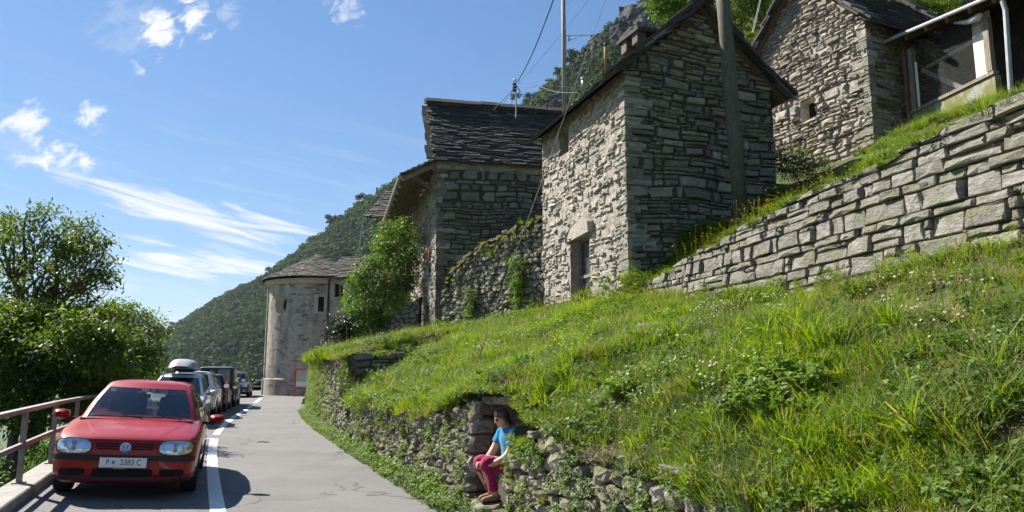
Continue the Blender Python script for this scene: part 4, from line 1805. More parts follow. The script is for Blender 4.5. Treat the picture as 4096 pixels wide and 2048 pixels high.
for t in (.2, .4, .6, .8):
 mb.tube([apt(w0, z0 + (z1 - z0) * t, r1 + .05), apt(w1, z0 + (z1 - z0) * t, r1 + .05)], .012, 5)
mb.build('window_bars', DARK_METAL, rw)
o = reveal(chapel, nf, nwin, .25, CREAM, 'window', INSIDE)
mb = MB()
um = (nwin[0] + nwin[1]) / 2
beam(mb, nf.mp(um, nwin[2], -.2), nf.mp(um, nwin[3], -.2), .06, .05, up=nf.n)
mb.build('casement', WOOD_G, o)
mb = MB()
a_, b_ = nf.mp(nwin[0] - .1, nwin[2] - .05, .05), nf.mp(nwin[1] + .1, nwin[2] - .05, .05)
beam(mb, a_, b_, .12, .08)
mb.build('sill', CREAM, o)
# cornice
mb = MB()
prof = [(AR + .02, EZ - .30), (AR + .10, EZ - .25), (AR + .16, EZ - .12), (AR + .30, EZ - .04), (AR + .30, EZ + .03), (AR - .2, EZ + .05)]
mb.lathe(prof, Matrix.Translation((ac.x, ac.y, 0)), 48, 0, W0, W1)
mb.build('cornice', CREAM, chapel, smooth=False)
# apse roof: rings of slabs up to an off-centre apex
apex = Vector((-14.4, 54.6, 10.1))
rs = []
RR = AR + .52
for k in range(20):
 t0 = k / 20
 r_out = RR * (1 - t0)
 t1 = min(1.0, t0 + 1.7 / 20)
 n_s = max(6, int(2 * math.pi * r_out * .9 / .45))
 ph = rb.random()
 for i in range(n_s):
  w_a = math.radians(135) + (i + ph) / n_s * math.radians(260)
  w_b = w_a + math.radians(260) / n_s * .985
  V = []
  for (tt_, lift) in ((t0, .12), (t1, .05)):
   for w in (w_a, w_b):
    e = Vector((ac.x + RR * math.cos(w), ac.y + RR * math.sin(w), EZ + .02))
    p = e.lerp(apex, tt_ + rb.uniform(-.006, .006)) + Vector((0, 0, lift + rb.uniform(-.015, .03)))
    V += [p, p + Vector((0, 0, .05))]
  rs.append((V, [(0, 2, 3, 1), (4, 5, 7, 6), (0, 1, 5, 4), (2, 6, 7, 3), (1, 3, 7, 5), (0, 4, 6, 2)]))
mb = MB()
cone = [Vector((ac.x + RR * .98 * math.cos(w), ac.y + RR * .98 * math.sin(w), EZ + .04)) for w in np.linspace(math.radians(130), math.radians(400), 40)]
mb.add(cone + [apex], [(i, i + 1, 40) for i in range(39)])
# nave roof
n3 = nf.n
rise = 1.9
runn = 3.6
upn = (-n3 + Vector((0, 0, rise / runn))).normalized()
ea = Vector((na.x, na.y, EZ + .18)) + n3 * .3 - Vector((0, 0, .3 * rise / runn)) - nf.u * .3
eb = Vector((nb_.x, nb_.y, EZ + .18)) + n3 * .3 - Vector((0, 0, .3 * rise / runn))
lnn = 3.9 / math.cos(math.atan(rise / runn))
mb.add([ea, eb, eb + upn * lnn, ea + upn * lnn], [(0, 1, 2, 3)])
bk_ = -n3 * 3.2 + Vector((0, 0, -2.6))
mb.add([ea + upn * lnn, eb + upn * lnn, eb + upn * lnn + bk_, ea + upn * lnn + bk_], [(0, 1, 2, 3)])
roof = mb.build('roof', SLATE, chapel)
rs += slates(ea, eb, upn, lnn, .2, .45, rb, .05, over=.05)
emit(roof, 'slate', rs, SLATE_B, 300, 'slate_courses')
mb = MB()
dw = math.radians(291.5)
dp = [Vector(apt(dw, EZ - .05, AR + .36)), Vector(apt(dw, EZ - .25, AR + .12)), Vector(apt(dw, 3, AR + .12)), Vector(apt(dw, .0, AR + .12))]
mb.tube(dp, .06, 8)
mb.build('downpipe', DARK_METAL, chapel)

# ---------- notice board in front of the chapel
ORANGE = m_flat('orange_paint', (.62, .10, .035), .45, .06, 5)
bo = thing('notice_board', 'orange-red framed notice board with a map in front of the chapel', 'notice board', (-13.9, 48.4, road_z(-13.9, 48.4)))
zb = road_z(-13.9, 48.4)
bx = Vector((.985, -.17, 0))
by = Vector((-.17, -.985, 0))
Mb = frame(Vector((-14.05, 48.5, zb)), bx, (0, 0, 1), by)
mb = MB()
for (c_, s_) in (((.03, .90, 0), (.08, 1.80, .10)), ((1.02, 1.20, 0), (.05, 1.12, .08)), ((2.0, .90, 0), (.08, 1.80, .10)), ((1.015, 1.74, 0), (1.89, .12, .10)), ((1.015, .60, 0), (1.89, .06, .10))):
 mb.box(c_, s_, Mb)
mb.build('frame', ORANGE, bo)
def m_map(name, seed, text=False):
 t = NT(name)
 v = t.coord('Object')
 if text:
  ln = t.noise(t.coord('Object', (3, 3, 26)), 3.0 + seed, 3, .6)
  c = t.mix(t.step(ln, .52, .56), (.72, .72, .70), (.35, .36, .38))
 else:
  c = t.ramp(t.noise(v, 2.1, 5, .6), [(.3, (.16, .30, .20)), (.45, (.36, .42, .28)), (.55, (.50, .46, .36)), (.7, (.40, .48, .52))])
 t.bsdf(c, .35)
 return t.mat
MAPM = m_map('map_print', 1)
TXTM = m_map('text_sheet', 2, True)
PAPER = m_flat('paper', (.74, .74, .72), .5, .03)
mb = MB()
mb.box((.53, 1.31, .0), (.86, .70, .03), Mb)
mb.build('map_panel', MAPM, bo, label='landscape map on the board')
mb = MB()
mb.box((.53, .795, .0), (.86, .32, .03), Mb)
mb.build('legend_panel', PAPER, bo)
mb = MB()
mb.box((1.51, 1.155, .0), (.89, 1.03, .03), Mb)
mb.build('text_panel', TXTM, bo)
mb = MB()
mb.box((1.35, 1.90, 0), (.55, .18, .03), Mb)
mb.build('number_tag', m_flat('grey_green_plate', (.30, .36, .32), .5), bo)
# dark bin or box behind, and a sign on a post at the corner
mb = MB()
mb.box((0, 0, .32), (1.3, .6, .66), Matrix.Translation((-13.0, 49.35, zb)) @ Matrix.Rotation(-.17, 4, 'Z'), bev=.02)
o = mb.build('stone_bench', STONE_D)
tag(o, 'dark stone bench at the foot of the chapel behind the notice board', 'bench')

# guard rail beyond the chapel
GX = lambda y: -15.6 - (y - 53.0) * 1.2
rr_ = thing('far_railing', 'thin steel railing at the bend left of the chapel', 'railing', (-18.5, 53, 0))
p0, p1 = Vector((-22.0, 55.5, -.1)), Vector((-16.6, 54.3, -.1))
for k in range(5):
 p = p0.lerp(p1, k / 4)
 mb = MB()
 mb.box((0, 0, .5), (.06, .06, 1.0), Matrix.Translation(p))
 mb.build('post', GALV, rr_)
for z in (1.0, .55):
 mb = MB()
 beam(mb, p0 + Vector((0, 0, z)), p1 + Vector((0, 0, z)), .06, .07)
 mb.build('rail', GALV, rr_)

# ---------- half-hidden house with a timber gallery behind the shrubs
h2 = thing('gallery_house', 'dark house with an open timber gallery, half hidden behind the shrubs', 'house', (-6.2, 43.5, 4))
mb = MB()
gq = Face(Vector((-7.9, 43.5)), Vector((-2.5, 42.2)), 3.0, 10.6)
gq.backing(mb, w=-.9, nu=6, nv=6)
Face(Vector((-8.4, 49.0)), Vector((-7.9, 43.5)), 3.0, 10.6).backing(mb, w=-.3, nu=6, nv=6)
mb.build('wall', STONE_SHADE, h2)
mb = MB()
for u in (.1, 1.3, 2.6, 3.9):
 beam(mb, gq.mp(u, 8.0, 0), gq.mp(u, 10.6, 0), .14, .14)
beam(mb, gq.mp(-.3, 8.9, .02), gq.mp(5.2, 8.9, .02), .1, .12)
beam(mb, gq.mp(-.3, 10.45, .02), gq.mp(5.2, 10.45, .02), .14, .16)
mb.build('gallery', WOOD_B, h2)
mb = MB()
a, b = gq.mp(-.7, 10.5, .7), gq.mp(5.4, 10.5, .7)
upg = (-gq.n + Vector((0, 0, .75))).normalized()
mb.add([a, b, b + upg * 4, a + upg * 4], [(0, 1, 2, 3)])
rf = mb.build('roof', WOOD_B, h2)
emit(rf, 'slate', slates(a, b, upg, 4, .28, .5, rb, .06), SLATE, 40, 'slate_courses')
# the far house's pale gutter edge
mb = MB()
mb.tube([gq.mp(-.75, 10.45, .75), gq.mp(-.75, 8.4, 1.2)], .05, 6)
mb.build('downpipe', GALV, h2)

# ------------------------------------------------------------------ free-standing walls
def path_wall(name, label, pts, zlo, zhi, size, rnd, mat, sx=1.5, coursed_=None, holes=(), batter=.06, proud=(-.02, .07), limit=300, back=MORTAR_D, g=.035, bev=.025, rough=.025, thick=.3):
 """a wall along a plan polyline; zlo, zhi functions of the length along it"""
 pts = [Vector((p[0], p[1], 0)) for p in pts]
 cum = [0.0]
 for a, b in zip(pts[:-1], pts[1:]):
  cum.append(cum[-1] + (b - a).length)
 W = cum[-1]
 xs, ys = [p.x for p in pts], [p.y for p in pts]

 def at(u):
  uu = min(max(u, 0), W)
  return Vector((np.interp(uu, cum, xs), np.interp(uu, cum, ys), 0))

 def nrm(u):
  t = (at(u + .4) - at(u - .4)).normalized()
  return Vector((t.y, -t.x, 0))

 def mp(u, v, w):
  p = at(u) + nrm(u) * (w - batter * (v - zlo(min(max(u, 0), W))))
  p.z = v
  return p
 t = thing(name, label, 'wall', (pts[0].x, pts[0].y, zlo(0)))
 outl = coursed_(W) if coursed_ else rubble(W, zlo, zhi, size, rnd, sx, g, holes)
 ps = []
 for q in outl:
  hgt = max(p[1] for p in q) - min(p[1] for p in q)
  ps.append(poly_stone(q, mp, rnd.uniform(*proud), .10, min(bev, .28 * hgt), rnd, rough))
 mb = MB()
 n = max(8, int(W / .25))
 for i in range(n + 1):
  u = W * i / n
  lo, hi = zlo(u), zhi(u)
  for j in range(9):
   mb.v.append(tuple(mp(u, lo - .1 + (hi - .03 - lo + .1) * j / 8, -.06 + .02 * noise.noise(Vector((u * 3, j, 5))))))
  mb.v.append(tuple(mp(u, hi - .03, -thick)))
  mb.v.append(tuple(mp(u, lo - .1, -thick)))
 for i in range(n):
  um = W * (i + .5) / n
  for j in range(10):
   vm = zlo(um) + (zhi(um) - zlo(um)) * (j + .5) / 8
   if j < 8 and any(h[0] < um < h[1] and h[2] < vm < h[3] for h in holes):
    continue
   a = i * 11 + j
   mb.f.append((a, a + 11, a + 12, a + 1))
 mb.m = [0] * len(mb.f)
 core = mb.build('wall_core', back, t)
 emit(t, 'stone', ps, mat, limit)
 return t, mp, W, at, nrm


# the road wall: u runs from far to near so that its face looks to the road
rb = random.Random(41)
yA = list(np.arange(19.95, 1.4, -.5))
ptsA = [(lX(y), y) for y in yA]
cumA = [0.0]
for a, b in zip(ptsA[:-1], ptsA[1:]):
 cumA.append(cumA[-1] + math.hypot(a[0] - b[0], a[1] - b[1]))
y_of = lambda u: float(np.interp(u, cumA, yA))
u_of = lambda y: float(np.interp(-y, [-k for k in yA], cumA))
NI0, NI1, NIP = u_of(10.25), u_of(8.15), u_of(8.95)
lowA = lambda u: road_z(lX(y_of(u)), y_of(u)) - .05
topA = lambda u: (.80 if NIP < u < NI1 else ltop(y_of(u)) + .02 * math.sin(u * 3.1) - (.10 if u < NI0 else .0))
niche = [(NI0, NIP, -1.0, 2.0), (NI0, NI1, .80, 2.0)]
RW, rw_mp, RWW, rw_at, rw_n = path_wall('road_wall', 'low overgrown rubble wall along the right edge of the road, with a seat niche', ptsA, lowA, topA, .145, rb, STONE_D, 1.4, holes=niche, g=.02, batter=.10)
# the niche: far jamb of big stones, back, seat
u0, u1 = NI0, NI1
def nmp_far(a, v, w):      # far jamb: a runs inwards
 p = rw_mp(u0, v, 0) - rw_n(u0) * a
 q = p + (rw_at(u0 + .3) - rw_at(u0)).normalized() * w
 q.z = v
 return q
def nmp_back(a, v, w):
 p = rw_mp(u0 + a, v, -.95 + w)
 p.z = v
 return p
def nmp_near(a, v, w):
 p = rw_mp(u1, v, 0) - rw_n(u1) * a
 q = p - (rw_at(u1 + .3) - rw_at(u1)).normalized() * w
 q.z = v
 return q
ps = []
zf = lowA(u0)
lay = [(.0, .30), (.30, .52), (.52, .80), (.80, 1.06), (1.06, 1.30), (1.30, 1.52)]
for (v0, v1) in lay:
 a = -.06
 while a < .95:
  w = rb.uniform(.35, .62)
  q = block_outline(a, min(a + w, .98), zf + v0, zf + v1, .02, rb, .2)
  if q:
   ps.append(poly_stone(q, nmp_far, rb.uniform(.0, .09), .2, .045, rb, .03))
  a += w
 a = 0
 while a < u1 - u0:
  w = rb.uniform(.3, .6)
  q = block_outline(a, min(a + w, u1 - u0), zf + v0, zf + v1, .02, rb, .2)
  if q:
   ps.append(poly_stone(q, nmp_back, rb.uniform(.0, .06), .15, .04, rb, .03))
  a += w
for v0 in np.arange(0, 1.0, .2):
 q = block_outline(-.03, .5, zf + v0, zf + v0 + .2, .02, rb, .2)
 ps.append(poly_stone(q, nmp_near, rb.uniform(0, .05), .2, .04, rb, .03))
 q = block_outline(.5, .95, zf + v0, zf + v0 + .2, .02, rb, .2)
 ps.append(poly_stone(q, nmp_near, rb.uniform(0, .05), .2, .04, rb, .03))
nj = MB()
for pp in ps:
 pass
core = MB()
core.add([nmp_back(-.1, zf - .1, 0), nmp_back(u1 - u0 + .1, zf - .1, 0), nmp_back(u1 - u0 + .1, zf + 1.5, 0), nmp_back(-.1, zf + 1.5, 0)], [(0, 1, 2, 3)])
core.add([nmp_far(0, zf - .1, -.05), nmp_far(.98, zf - .1, -.05), nmp_far(.98, zf + 1.5, -.05), nmp_far(0, zf + 1.5, -.05)], [(0, 1, 2, 3)])
core.add([nmp_near(0, zf - .1, -.05), nmp_near(.98, zf - .1, -.05), nmp_near(.98, zf + 1.15, -.05), nmp_near(0, zf + 1.15, -.05)], [(0, 1, 2, 3)])
core.add([nmp_far(-.02, -.06, 0), nmp_far(.98, -.02, 0), nmp_near(.98, -.02, 0), nmp_near(-.02, -.06, 0)], [(0, 1, 2, 3)])
par = lambda v, w: rw_mp(NIP, v, w)
core.add([rw_mp(NIP, -.3, -.05), rw_mp(NIP, .8, -.05), rw_mp(NIP, .8, -.3), rw_mp(NIP, -.3, -.3)], [(0, 1, 2, 3)])
ncore = core.build('niche', EARTH, RW)
emit(ncore, 'niche_stone', ps, STONE_SHADE, 60)  # darker stone gives the recess its shade by colour
# roof slabs of the niche and the seat stone
mb = MB()
for k in range(4):
 V, F = poly_stone(block_outline(-.1 + k * .5, .45 + k * .5, zf + 1.47 + .02 * k, zf + 1.58 + .02 * k, .0, rb), lambda u, v, w: rw_mp(u0 + u, v, w), -.06, .8, .03, rb)
 mb.add(V, F)
mb.build('cover_slab', STONE_D, ncore)
SEAT_Z = .275
seat = MB()
seat.box((0, 0, 0), (u1 - u0 - .1, .42, .12), frame(rw_mp((u0 + u1) / 2, SEAT_Z - .06, -.62), (rw_at(u1) - rw_at(u0)), rw_n((u0 + u1) / 2) * -1), bev=.02)
seat.box((0, 0, -.22), (u1 - u0 - .3, .34, .34), frame(rw_mp((u0 + u1) / 2, SEAT_Z - .06, -.62), (rw_at(u1) - rw_at(u0)), rw_n((u0 + u1) / 2) * -1), bev=.03)
o = seat.build('stone_bench', STONE_D)
tag(o, 'stone bench slab inside the niche of the road wall, under the woman', 'bench')
# the higher stretch farther on, ending in a squared pier
rb = random.Random(42)
yB = list(np.arange(34.5, 19.9, -.5)) + [20.0]
ptsB = [(lX(y), y) for y in yB]
ptsB = [(lX(34.5) + 3.0, 36.2), (lX(34.5) + 1.2, 35.6)] + ptsB
lowB = lambda u: -.35
path_wall('terrace_wall', 'taller overgrown stone wall farther along the road, hung with grass', ptsB, lowB, lambda u: 2.02 + .05 * math.sin(u * 1.3), .185, rb, STONE_D, 1.4, g=.02, batter=.05, thick=.5)
pe = Face((lX(20.0), 20.0), (lX(20.0) + 1.5, 20.35), -.2, 2.06)
pier = thing('wall_pier', 'dark squared end of the taller stone wall above the meadow', 'wall', (lX(20), 20, 0))
mb = MB()
pe.backing(mb, w=-.04, nu=8, nv=8)
mb.add([pe.mp(0, 2.06, -.04), pe.mp(1.5, 2.06, -.04), pe.mp(1.5, 2.0, -1.2), pe.mp(0, 2.0, -1.2)], [(0, 1, 2, 3)])
co = mb.build('wall_core', MORTAR_D, pier)
emit(pier, 'stone', pe.stones(coursed(1.5, lambda u: 0, lambda u: 2.12, (.12, .24), (.25, .6), rb), (0, .06), rnd=rb, bev=.03), STONE_SHADE, 60)

# upper wall of squared blocks
rb = random.Random(43)
u_len = (UB - UA).length
ptsU = [tuple(uw_xy(t)) for t in np.linspace(0, 1.5, 16)]
tU = lambda u: u / u_len
def big_courses(W):
 lo = lambda u: uw_bot(tU(u)) - .25
 hi = lambda u: uw_top(tU(u))
 out = []
 v = 2.2
 # courses lean with the slope: shear v by u
 while v < 5.6:
  h = rb.uniform(.10, .27)
  u = -rb.random() * .5
  while u < W:
   near_k = .75 + .5 * min(1, u / 10)
   w = rb.uniform(.16, .68) * near_k
   hh = h
   cells = [(u, u + w, v, v + h)]
   r_ = rb.random()
   if r_ < .22 and h > .16:
    k = rb.uniform(.3, .7)
    cells = [(u, u + w, v, v + h * k), (u, u + w, v + h * k, v + h)]
   elif r_ < .40 and h > .16:
    k = rb.uniform(.5, .75)
    k2 = rb.uniform(.3, .7)
    cells = [(u, u + w, v, v + h * k), (u, u + w * k2, v + h * k, v + h), (u + w * k2, u + w, v + h * k, v + h)]
   elif r_ < .52 and w > .4:
    cells = [(u, u + w - .13, v, v + h), (u + w - .13, u + w, v, v + h * .5), (u + w - .13, u + w, v + h * .5, v + h)]
   for (a, b, c, d) in cells:
    um = min(max((a + b) / 2, 0), W)
    if d < lo(um) or c > hi(um) - .05:
     continue
    a, b = max(a, 0), min(b, W)
    if b - a < .06:
     continue
    q = block_outline(a, b, c, d, .010 * rb.uniform(.4, 2.2), rb, .16, .10)
    if not q:
     continue
    q2 = []
    for (x, y) in q:
     y = y + .03 * math.sin(x * .6 + v * .7)
     q2.append((x, min(y, hi(min(max(x, 0), W)) + .01)))
    ys_ = [p[1] for p in q2]
    if max(ys_) - min(ys_) > .05:
     out.append(q2)
   u += w
  v += h
 return out
path_wall('upper_wall', 'dry-stone wall of squared grey blocks climbing the meadow on the right', ptsU, lambda u: uw_bot(tU(u)) - .25, lambda u: uw_top(tU(u)), .2, rb, STONE_C, coursed_=big_courses, batter=.08, proud=(-.015, .045), bev=.014, rough=.016, thick=.35)

# rubble wall between the tall house and the barn
rb = random.Random(44)
ra_, rb_ = Vector((-2.62, 27.8)), Vector((1.0, 23.42))
fm = Face(ra_, rb_, 2, 6)
tp = [face_uv(fm, *p) for p in [(1768, 1190), (1800, 1090), (1850, 1040), (1950, 965), (2070, 900), (2175, 865)]]
bp = [face_uv(fm, *p) for p in [(1765, 1325), (1900, 1250), (2050, 1220), (2175, 1205)]]
mtop = lambda u: float(np.interp(u, [k[0] for k in tp], [k[1] for k in tp]))
mbot = lambda u: float(np.interp(u, [k[0] for k in bp], [k[1] for k in bp])) - .25
MW = path_wall('rubble_wall', 'mossy rubble wall between the tall house and the middle barn', [tuple(ra_), tuple((ra_ + rb_) / 2), tuple(rb_)], mbot, mtop, .185, rb, STONE_D, 1.3, g=.02, proud=(-.04, .10), bev=.025)
# sloping earth behind it
mb = MB()
def slope_pt(i, j):
 u = i * fm.w
 p = fm.mp(u, mtop(u) - .06 + j * .55, -.02 - j * 3.2)
 return p
mb.grid(slope_pt, 16, 8)
mb.build('bank', MEADOW_SOIL, smooth=True, kind='structure')
# two low ruined walls by the shrubs
rb = random.Random(45)
path_wall('garden_wall', 'mossy garden wall under the rose shrub beside the tall house', [(-6.4, 32.2), (-4.9, 31.6), (-4.0, 31.3)], lambda u: 2.2, lambda u: 2.9 + .72 * u, .18, rb, STONE_D, 1.3, proud=(-.03, .08))
path_wall('low_garden_wall', 'low crumbling stone wall left of the mossy garden wall', [(-7.6, 30.6), (-6.6, 30.1), (-5.9, 29.9)], lambda u: 1.9, lambda u: 2.6 + .2 * u, .18, rb, STONE_D, 1.3, proud=(-.03, .08))

# ------------------------------------------------------------------ scattered plants (one object each, kind stuff)
def scatter(name, pts, rots, scl, idx, protos, label=None, cat=None, parent=None, kind='stuff'):
 """instances of the prototype meshes at pts; everything lives in this one object"""
 n = len(pts)
 me = bpy.data.meshes.new(name)
 me.vertices.add(n)
 me.vertices.foreach_set('co', np.ascontiguousarray(pts, np.float32).ravel())
 a = me.attributes.new('rot', 'FLOAT_VECTOR', 'POINT')
 a.data.foreach_set('vector', np.ascontiguousarray(rots, np.float32).ravel())
 a = me.attributes.new('scl', 'FLOAT_VECTOR', 'POINT')
 s = np.asarray(scl, np.float32)
 if s.ndim == 1:
  s = np.repeat(s[:, None], 3, 1)
 a.data.foreach_set('vector', np.ascontiguousarray(s).ravel())
 a = me.attributes.new('idx', 'INT', 'POINT')
 a.data.foreach_set('value', np.ascontiguousarray(idx, np.int32))
 me.update()
 o = bpy.data.objects.new(name, me)
 COL.objects.link(o)
 col = bpy.data.collections.new(name + '_kinds')
 for k, p in enumerate(protos):
  q = bpy.data.objects.new('%s_%02d' % (name, k), p)
  col.objects.link(q)
 ng = bpy.data.node_groups.new(name + '_nodes', 'GeometryNodeTree')
 ng.interface.new_socket('Geometry', in_out='INPUT', socket_type='NodeSocketGeometry')
 ng.interface.new_socket('Geometry', in_out='OUTPUT', socket_type='NodeSocketGeometry')
 N = ng.nodes.new
 gi, go = N('NodeGroupInput'), N('NodeGroupOutput')
 ci = N('GeometryNodeCollectionInfo')
 ci.inputs['Collection'].default_value = col
 ci.inputs['Separate Children'].default_value = True
 ci.inputs['Reset Children'].default_value = True
 ip = N('GeometryNodeInstanceOnPoints')
 ip.inputs['Pick Instance'].default_value = True

 def attr(nm, typ):
  t = N('GeometryNodeInputNamedAttribute')
  t.data_type = typ
  t.inputs['Name'].default_value = nm
  return t.outputs['Attribute']
 Lk = ng.links.new
 Lk(gi.outputs[0], ip.inputs['Points'])
 Lk(ci.outputs[0], ip.inputs['Instance'])
 Lk(attr('idx', 'INT'), ip.inputs['Instance Index'])
 e2r = N('FunctionNodeEulerToRotation')
 Lk(attr('rot', 'FLOAT_VECTOR'), e2r.inputs[0])
 Lk(e2r.outputs[0], ip.inputs['Rotation'])
 Lk(attr('scl', 'FLOAT_VECTOR'), ip.inputs['Scale'])
 Lk(ip.outputs[0], go.inputs[0])
 md = o.modifiers.new('scatter', 'NODES')
 md.node_group = ng
 if parent is not None:
  o.parent = parent
  if parent.name in WM:
   o.matrix_parent_inverse = WM[parent.name].inverted()
 else:
  tag(o, label, cat)
 o['kind'] = kind
 return o


def blade_mesh(name, n, h, spread, lean, width, seg=3, mat=GRASS, seed=0, curl=.5, base=.05, mats=None, mix=None):
 """a tuft of n blades"""
 g = np.random.default_rng(seed)
 V, F, MI = [], [], []
 for k in range(n):
  a = g.uniform(0, 2 * math.pi)
  r = base * math.sqrt(g.uniform(0, 1))
  bx, by = r * math.cos(a), r * math.sin(a)
  d = a + g.normal(0, .7)
  H = h * g.uniform(.45, 1.15)
  L_ = lean * g.uniform(.3, 1.3) + spread * r / max(base, 1e-3)
  w = width * g.uniform(.6, 1.3)
  tw = d + math.pi / 2 + g.normal(0, .5)
  b = len(V)
  for j in range(seg + 1):
   t = j / seg
   out = H * L_ * t ** (1.4 + curl)
   z = H * (t - .35 * curl * L_ * t ** 3)
   ww = w * (1 - t ** 1.6) * .5
   x, y = bx + math.cos(d) * out, by + math.sin(d) * out
   if j < seg:
    V += [(x - math.cos(tw) * ww, y - math.sin(tw) * ww, z), (x + math.cos(tw) * ww, y + math.sin(tw) * ww, z)]
   else:
    V.append((x, y, z))
  for j in range(seg - 1):
   F.append((b + 2 * j, b + 2 * j + 1, b + 2 * j + 3, b + 2 * j + 2))
  F.append((b + 2 * seg - 2, b + 2 * seg - 1, b + 2 * seg))
  MI += [0 if mix is None or g.random() > mix else 1] * seg
 me = bpy.data.meshes.new(name)
 me.from_pydata(V, [], F)
 for m in (mats or [mat]):
  me.materials.append(m)
 if mats:
  me.polygons.foreach_set('material_index', MI)
 return me


def herb_mesh(name, n, h, rad, leaf, mat=HERB, seed=0, stems=5, droop=.4, round_=1.0):
 """a leafy herb: stems with broad leaves"""
 g = np.random.default_rng(seed)
 V, F = [], []
 for k in range(n):
  s = g.integers(0, stems)
  ga = np.random.default_rng(seed * 31 + int(s))
  a0 = ga.uniform(0, 6.28)
  t = g.uniform(.15, 1)
  px_ = rad * .6 * t * math.cos(a0)
  py_ = rad * .6 * t * math.sin(a0)
  pz = h * t * ga.uniform(.6, 1.1)
  a = g.uniform(0, 6.28)
  L_ = leaf * g.uniform(.6, 1.3)
  w = L_ * .36 * round_
  dx, dy = math.cos(a), math.sin(a)
  el = g.uniform(-.4, .6)
  c, s_ = math.cos(el), math.sin(el)
  b = len(V)
  V += [(px_, py_, pz), (px_ + dx * L_ * .5 * c - dy * w, py_ + dy * L_ * .5 * c + dx * w, pz + L_ * .5 * s_ + .1 * L_),
              (px_ + dx * L_ * c, py_ + dy * L_ * c, pz + L_ * s_ - droop * L_ * .4), (px_ + dx * L_ * .5 * c + dy * w, py_ + dy * L_ * .5 * c - dx * w, pz + L_ * .5 * s_ + .1 * L_)]
  F.append((b, b + 1, b + 2, b + 3))
 for s in range(stems):
  ga = np.random.default_rng(seed * 31 + s)
  a0 = ga.uniform(0, 6.28)
  hh = h * ga.uniform(.6, 1.1)
  x, y = rad * .6 * math.cos(a0), rad * .6 * math.sin(a0)
  b = len(V)
  V += [(-.003, 0, 0), (.003, 0, 0), (x + .002, y, hh), (x - .002, y, hh)]
  F.append((b, b + 1, b + 2, b + 3))
 me = bpy.data.meshes.new(name)
 me.from_pydata(V, [], F)
 me.materials.append(mat)
 return me


def crown_proto(name, seed, mat, r=4.0, n=420, leaf=1.0, conifer=False):
 """a far-off tree: ragged shell of leaf clumps round a dark heart"""
 g = np.random.default_rng(seed)
 V, F = [], []
 lobes = [(g.normal(0, .42, 3) * np.array([1, 1, .6]), g.uniform(.45, .8)) for _ in range(8)]
 for k in range(n):
  if conifer:
   t = g.uniform(0, 1) ** .7
   a = g.uniform(0, 6.28)
   rr = r * .55 * t * g.uniform(.6, 1.1)
   c = np.array([rr * math.cos(a), rr * math.sin(a), r * 2.2 * (1 - t) - r * .6])
   nn = np.array([math.cos(a), math.sin(a), .3])
  else:
   lc, lr = lobes[g.integers(0, 8)]
   d = g.normal(0, 1, 3)
   d /= np.linalg.norm(d)
   if d[2] < -.5:
    d[2] *= -.6
   c = (lc + d * lr * g.uniform(.75, 1.05)) * r
   nn = d
  nn = nn + g.normal(0, .45, 3)
  nn /= np.linalg.norm(nn)
  u = np.cross(nn, g.normal(0, 1, 3))
  u /= np.linalg.norm(u)
  v = np.cross(nn, u)
  s = leaf * g.uniform(.5, 1.2)
  b = len(V)
  V += [tuple(c - u * s * .6), tuple(c - v * s * .45 + nn * .15 * s), tuple(c + u * s * .6), tuple(c + v * s * .45 - nn * .1 * s)]
  F.append((b, b + 1, b + 2, b + 3))
 me = bpy.data.meshes.new(name)
 me.from_pydata(V, [], F)
 me.materials.append(mat)
 return me


# ------------------------------------------------------------------ the wooded mountain
FOREST = m_leaf('forest_leaf', [(0, (.018, .038, .014)), (.35, (.030, .058, .017)), (.7, (.044, .078, .02)), (1, (.066, .10, .026))], .25, .45, .7, .1, .02)
FOREST_FLOOR = m_flat('forest_floor', (.022, .035, .012), .95, .3, .05)
ROCK = NT('cliff_rock')
_v = ROCK.coord('World')
_c = ROCK.mix(ROCK.step(ROCK.noise(ROCK.coord('World', (1, 1, .35)), .12, 8, .65), .35, .68), (.04, .042, .048), (.125, .12, .12))
_c = ROCK.mix(ROCK.math('MULTIPLY', ROCK.step(ROCK.noise(_v, .25, 7, .7), .52, .62), .7), _c, (.035, .05, .02))
ROCK.bsdf(_c, .95, ROCK.bump(ROCK.noise(_v, .3, 8, .7), 1.0, 2.0), spec=.1)
ROCK = ROCK.mat
RIDGE_PX = [(4300, -900, 240), (3600, -640, 260), (3000, -330, 290), (2560, 8, 330), (2440, 120, 350), (2350, 225, 375), (2200, 355, 405), (2080, 440, 430), (1900, 560, 470), (1580, 745, 540), (1450, 825, 580), (1290, 945, 620), (1140, 1062, 670), (1080, 1112, 700), (900, 1190, 770), (720, 1300, 860), (640, 1356, 930), (520, 1415, 1000), (300, 1500, 1100)]
ridge = [P(*q) for q in RIDGE_PX]
cumr = [0.0]
for a, b in zip(ridge[:-1], ridge[1:]):
 cumr.append(cumr[-1] + (b - a).length)


def mtn(s, t):
 """s along the ridge (0..1), t down the flank (0 ridge .. 1 foot)"""
 q = s * cumr[-1]
 r = Vector([float(np.interp(q, cumr, [p[k] for p in ridge])) for k in range(3)])
 dist = math.hypot(r.x, r.y)
 foot = Vector((r.x * .42, r.y * .42, -45.0))
 p = r.lerp(foot, t)
 rel = noise.fractal(Vector((q * .012, t * 3.2, 1.3)), 1.0, 2.1, 5)
 gul = noise.ridged_multi_fractal(Vector((q * .016 + t * .8, t * .9, 4.1)), 1.0, 2.0, 4, 1.0, 2.0) - 1.0
 p.z += (12 * rel + 9 * gul) * math.sin(math.pi * min(1, t * 1.05)) ** .8
 p.z += 14 * math.sin(math.pi * t)
 p.x += 6 * rel * t
 return p


mb = MB()
mb.grid(lambda i, j: mtn(i, j) - Vector((0, 0, 3.0)), 150, 46)
mb.build('mountain', FOREST_FLOOR, smooth=True, kind='structure')
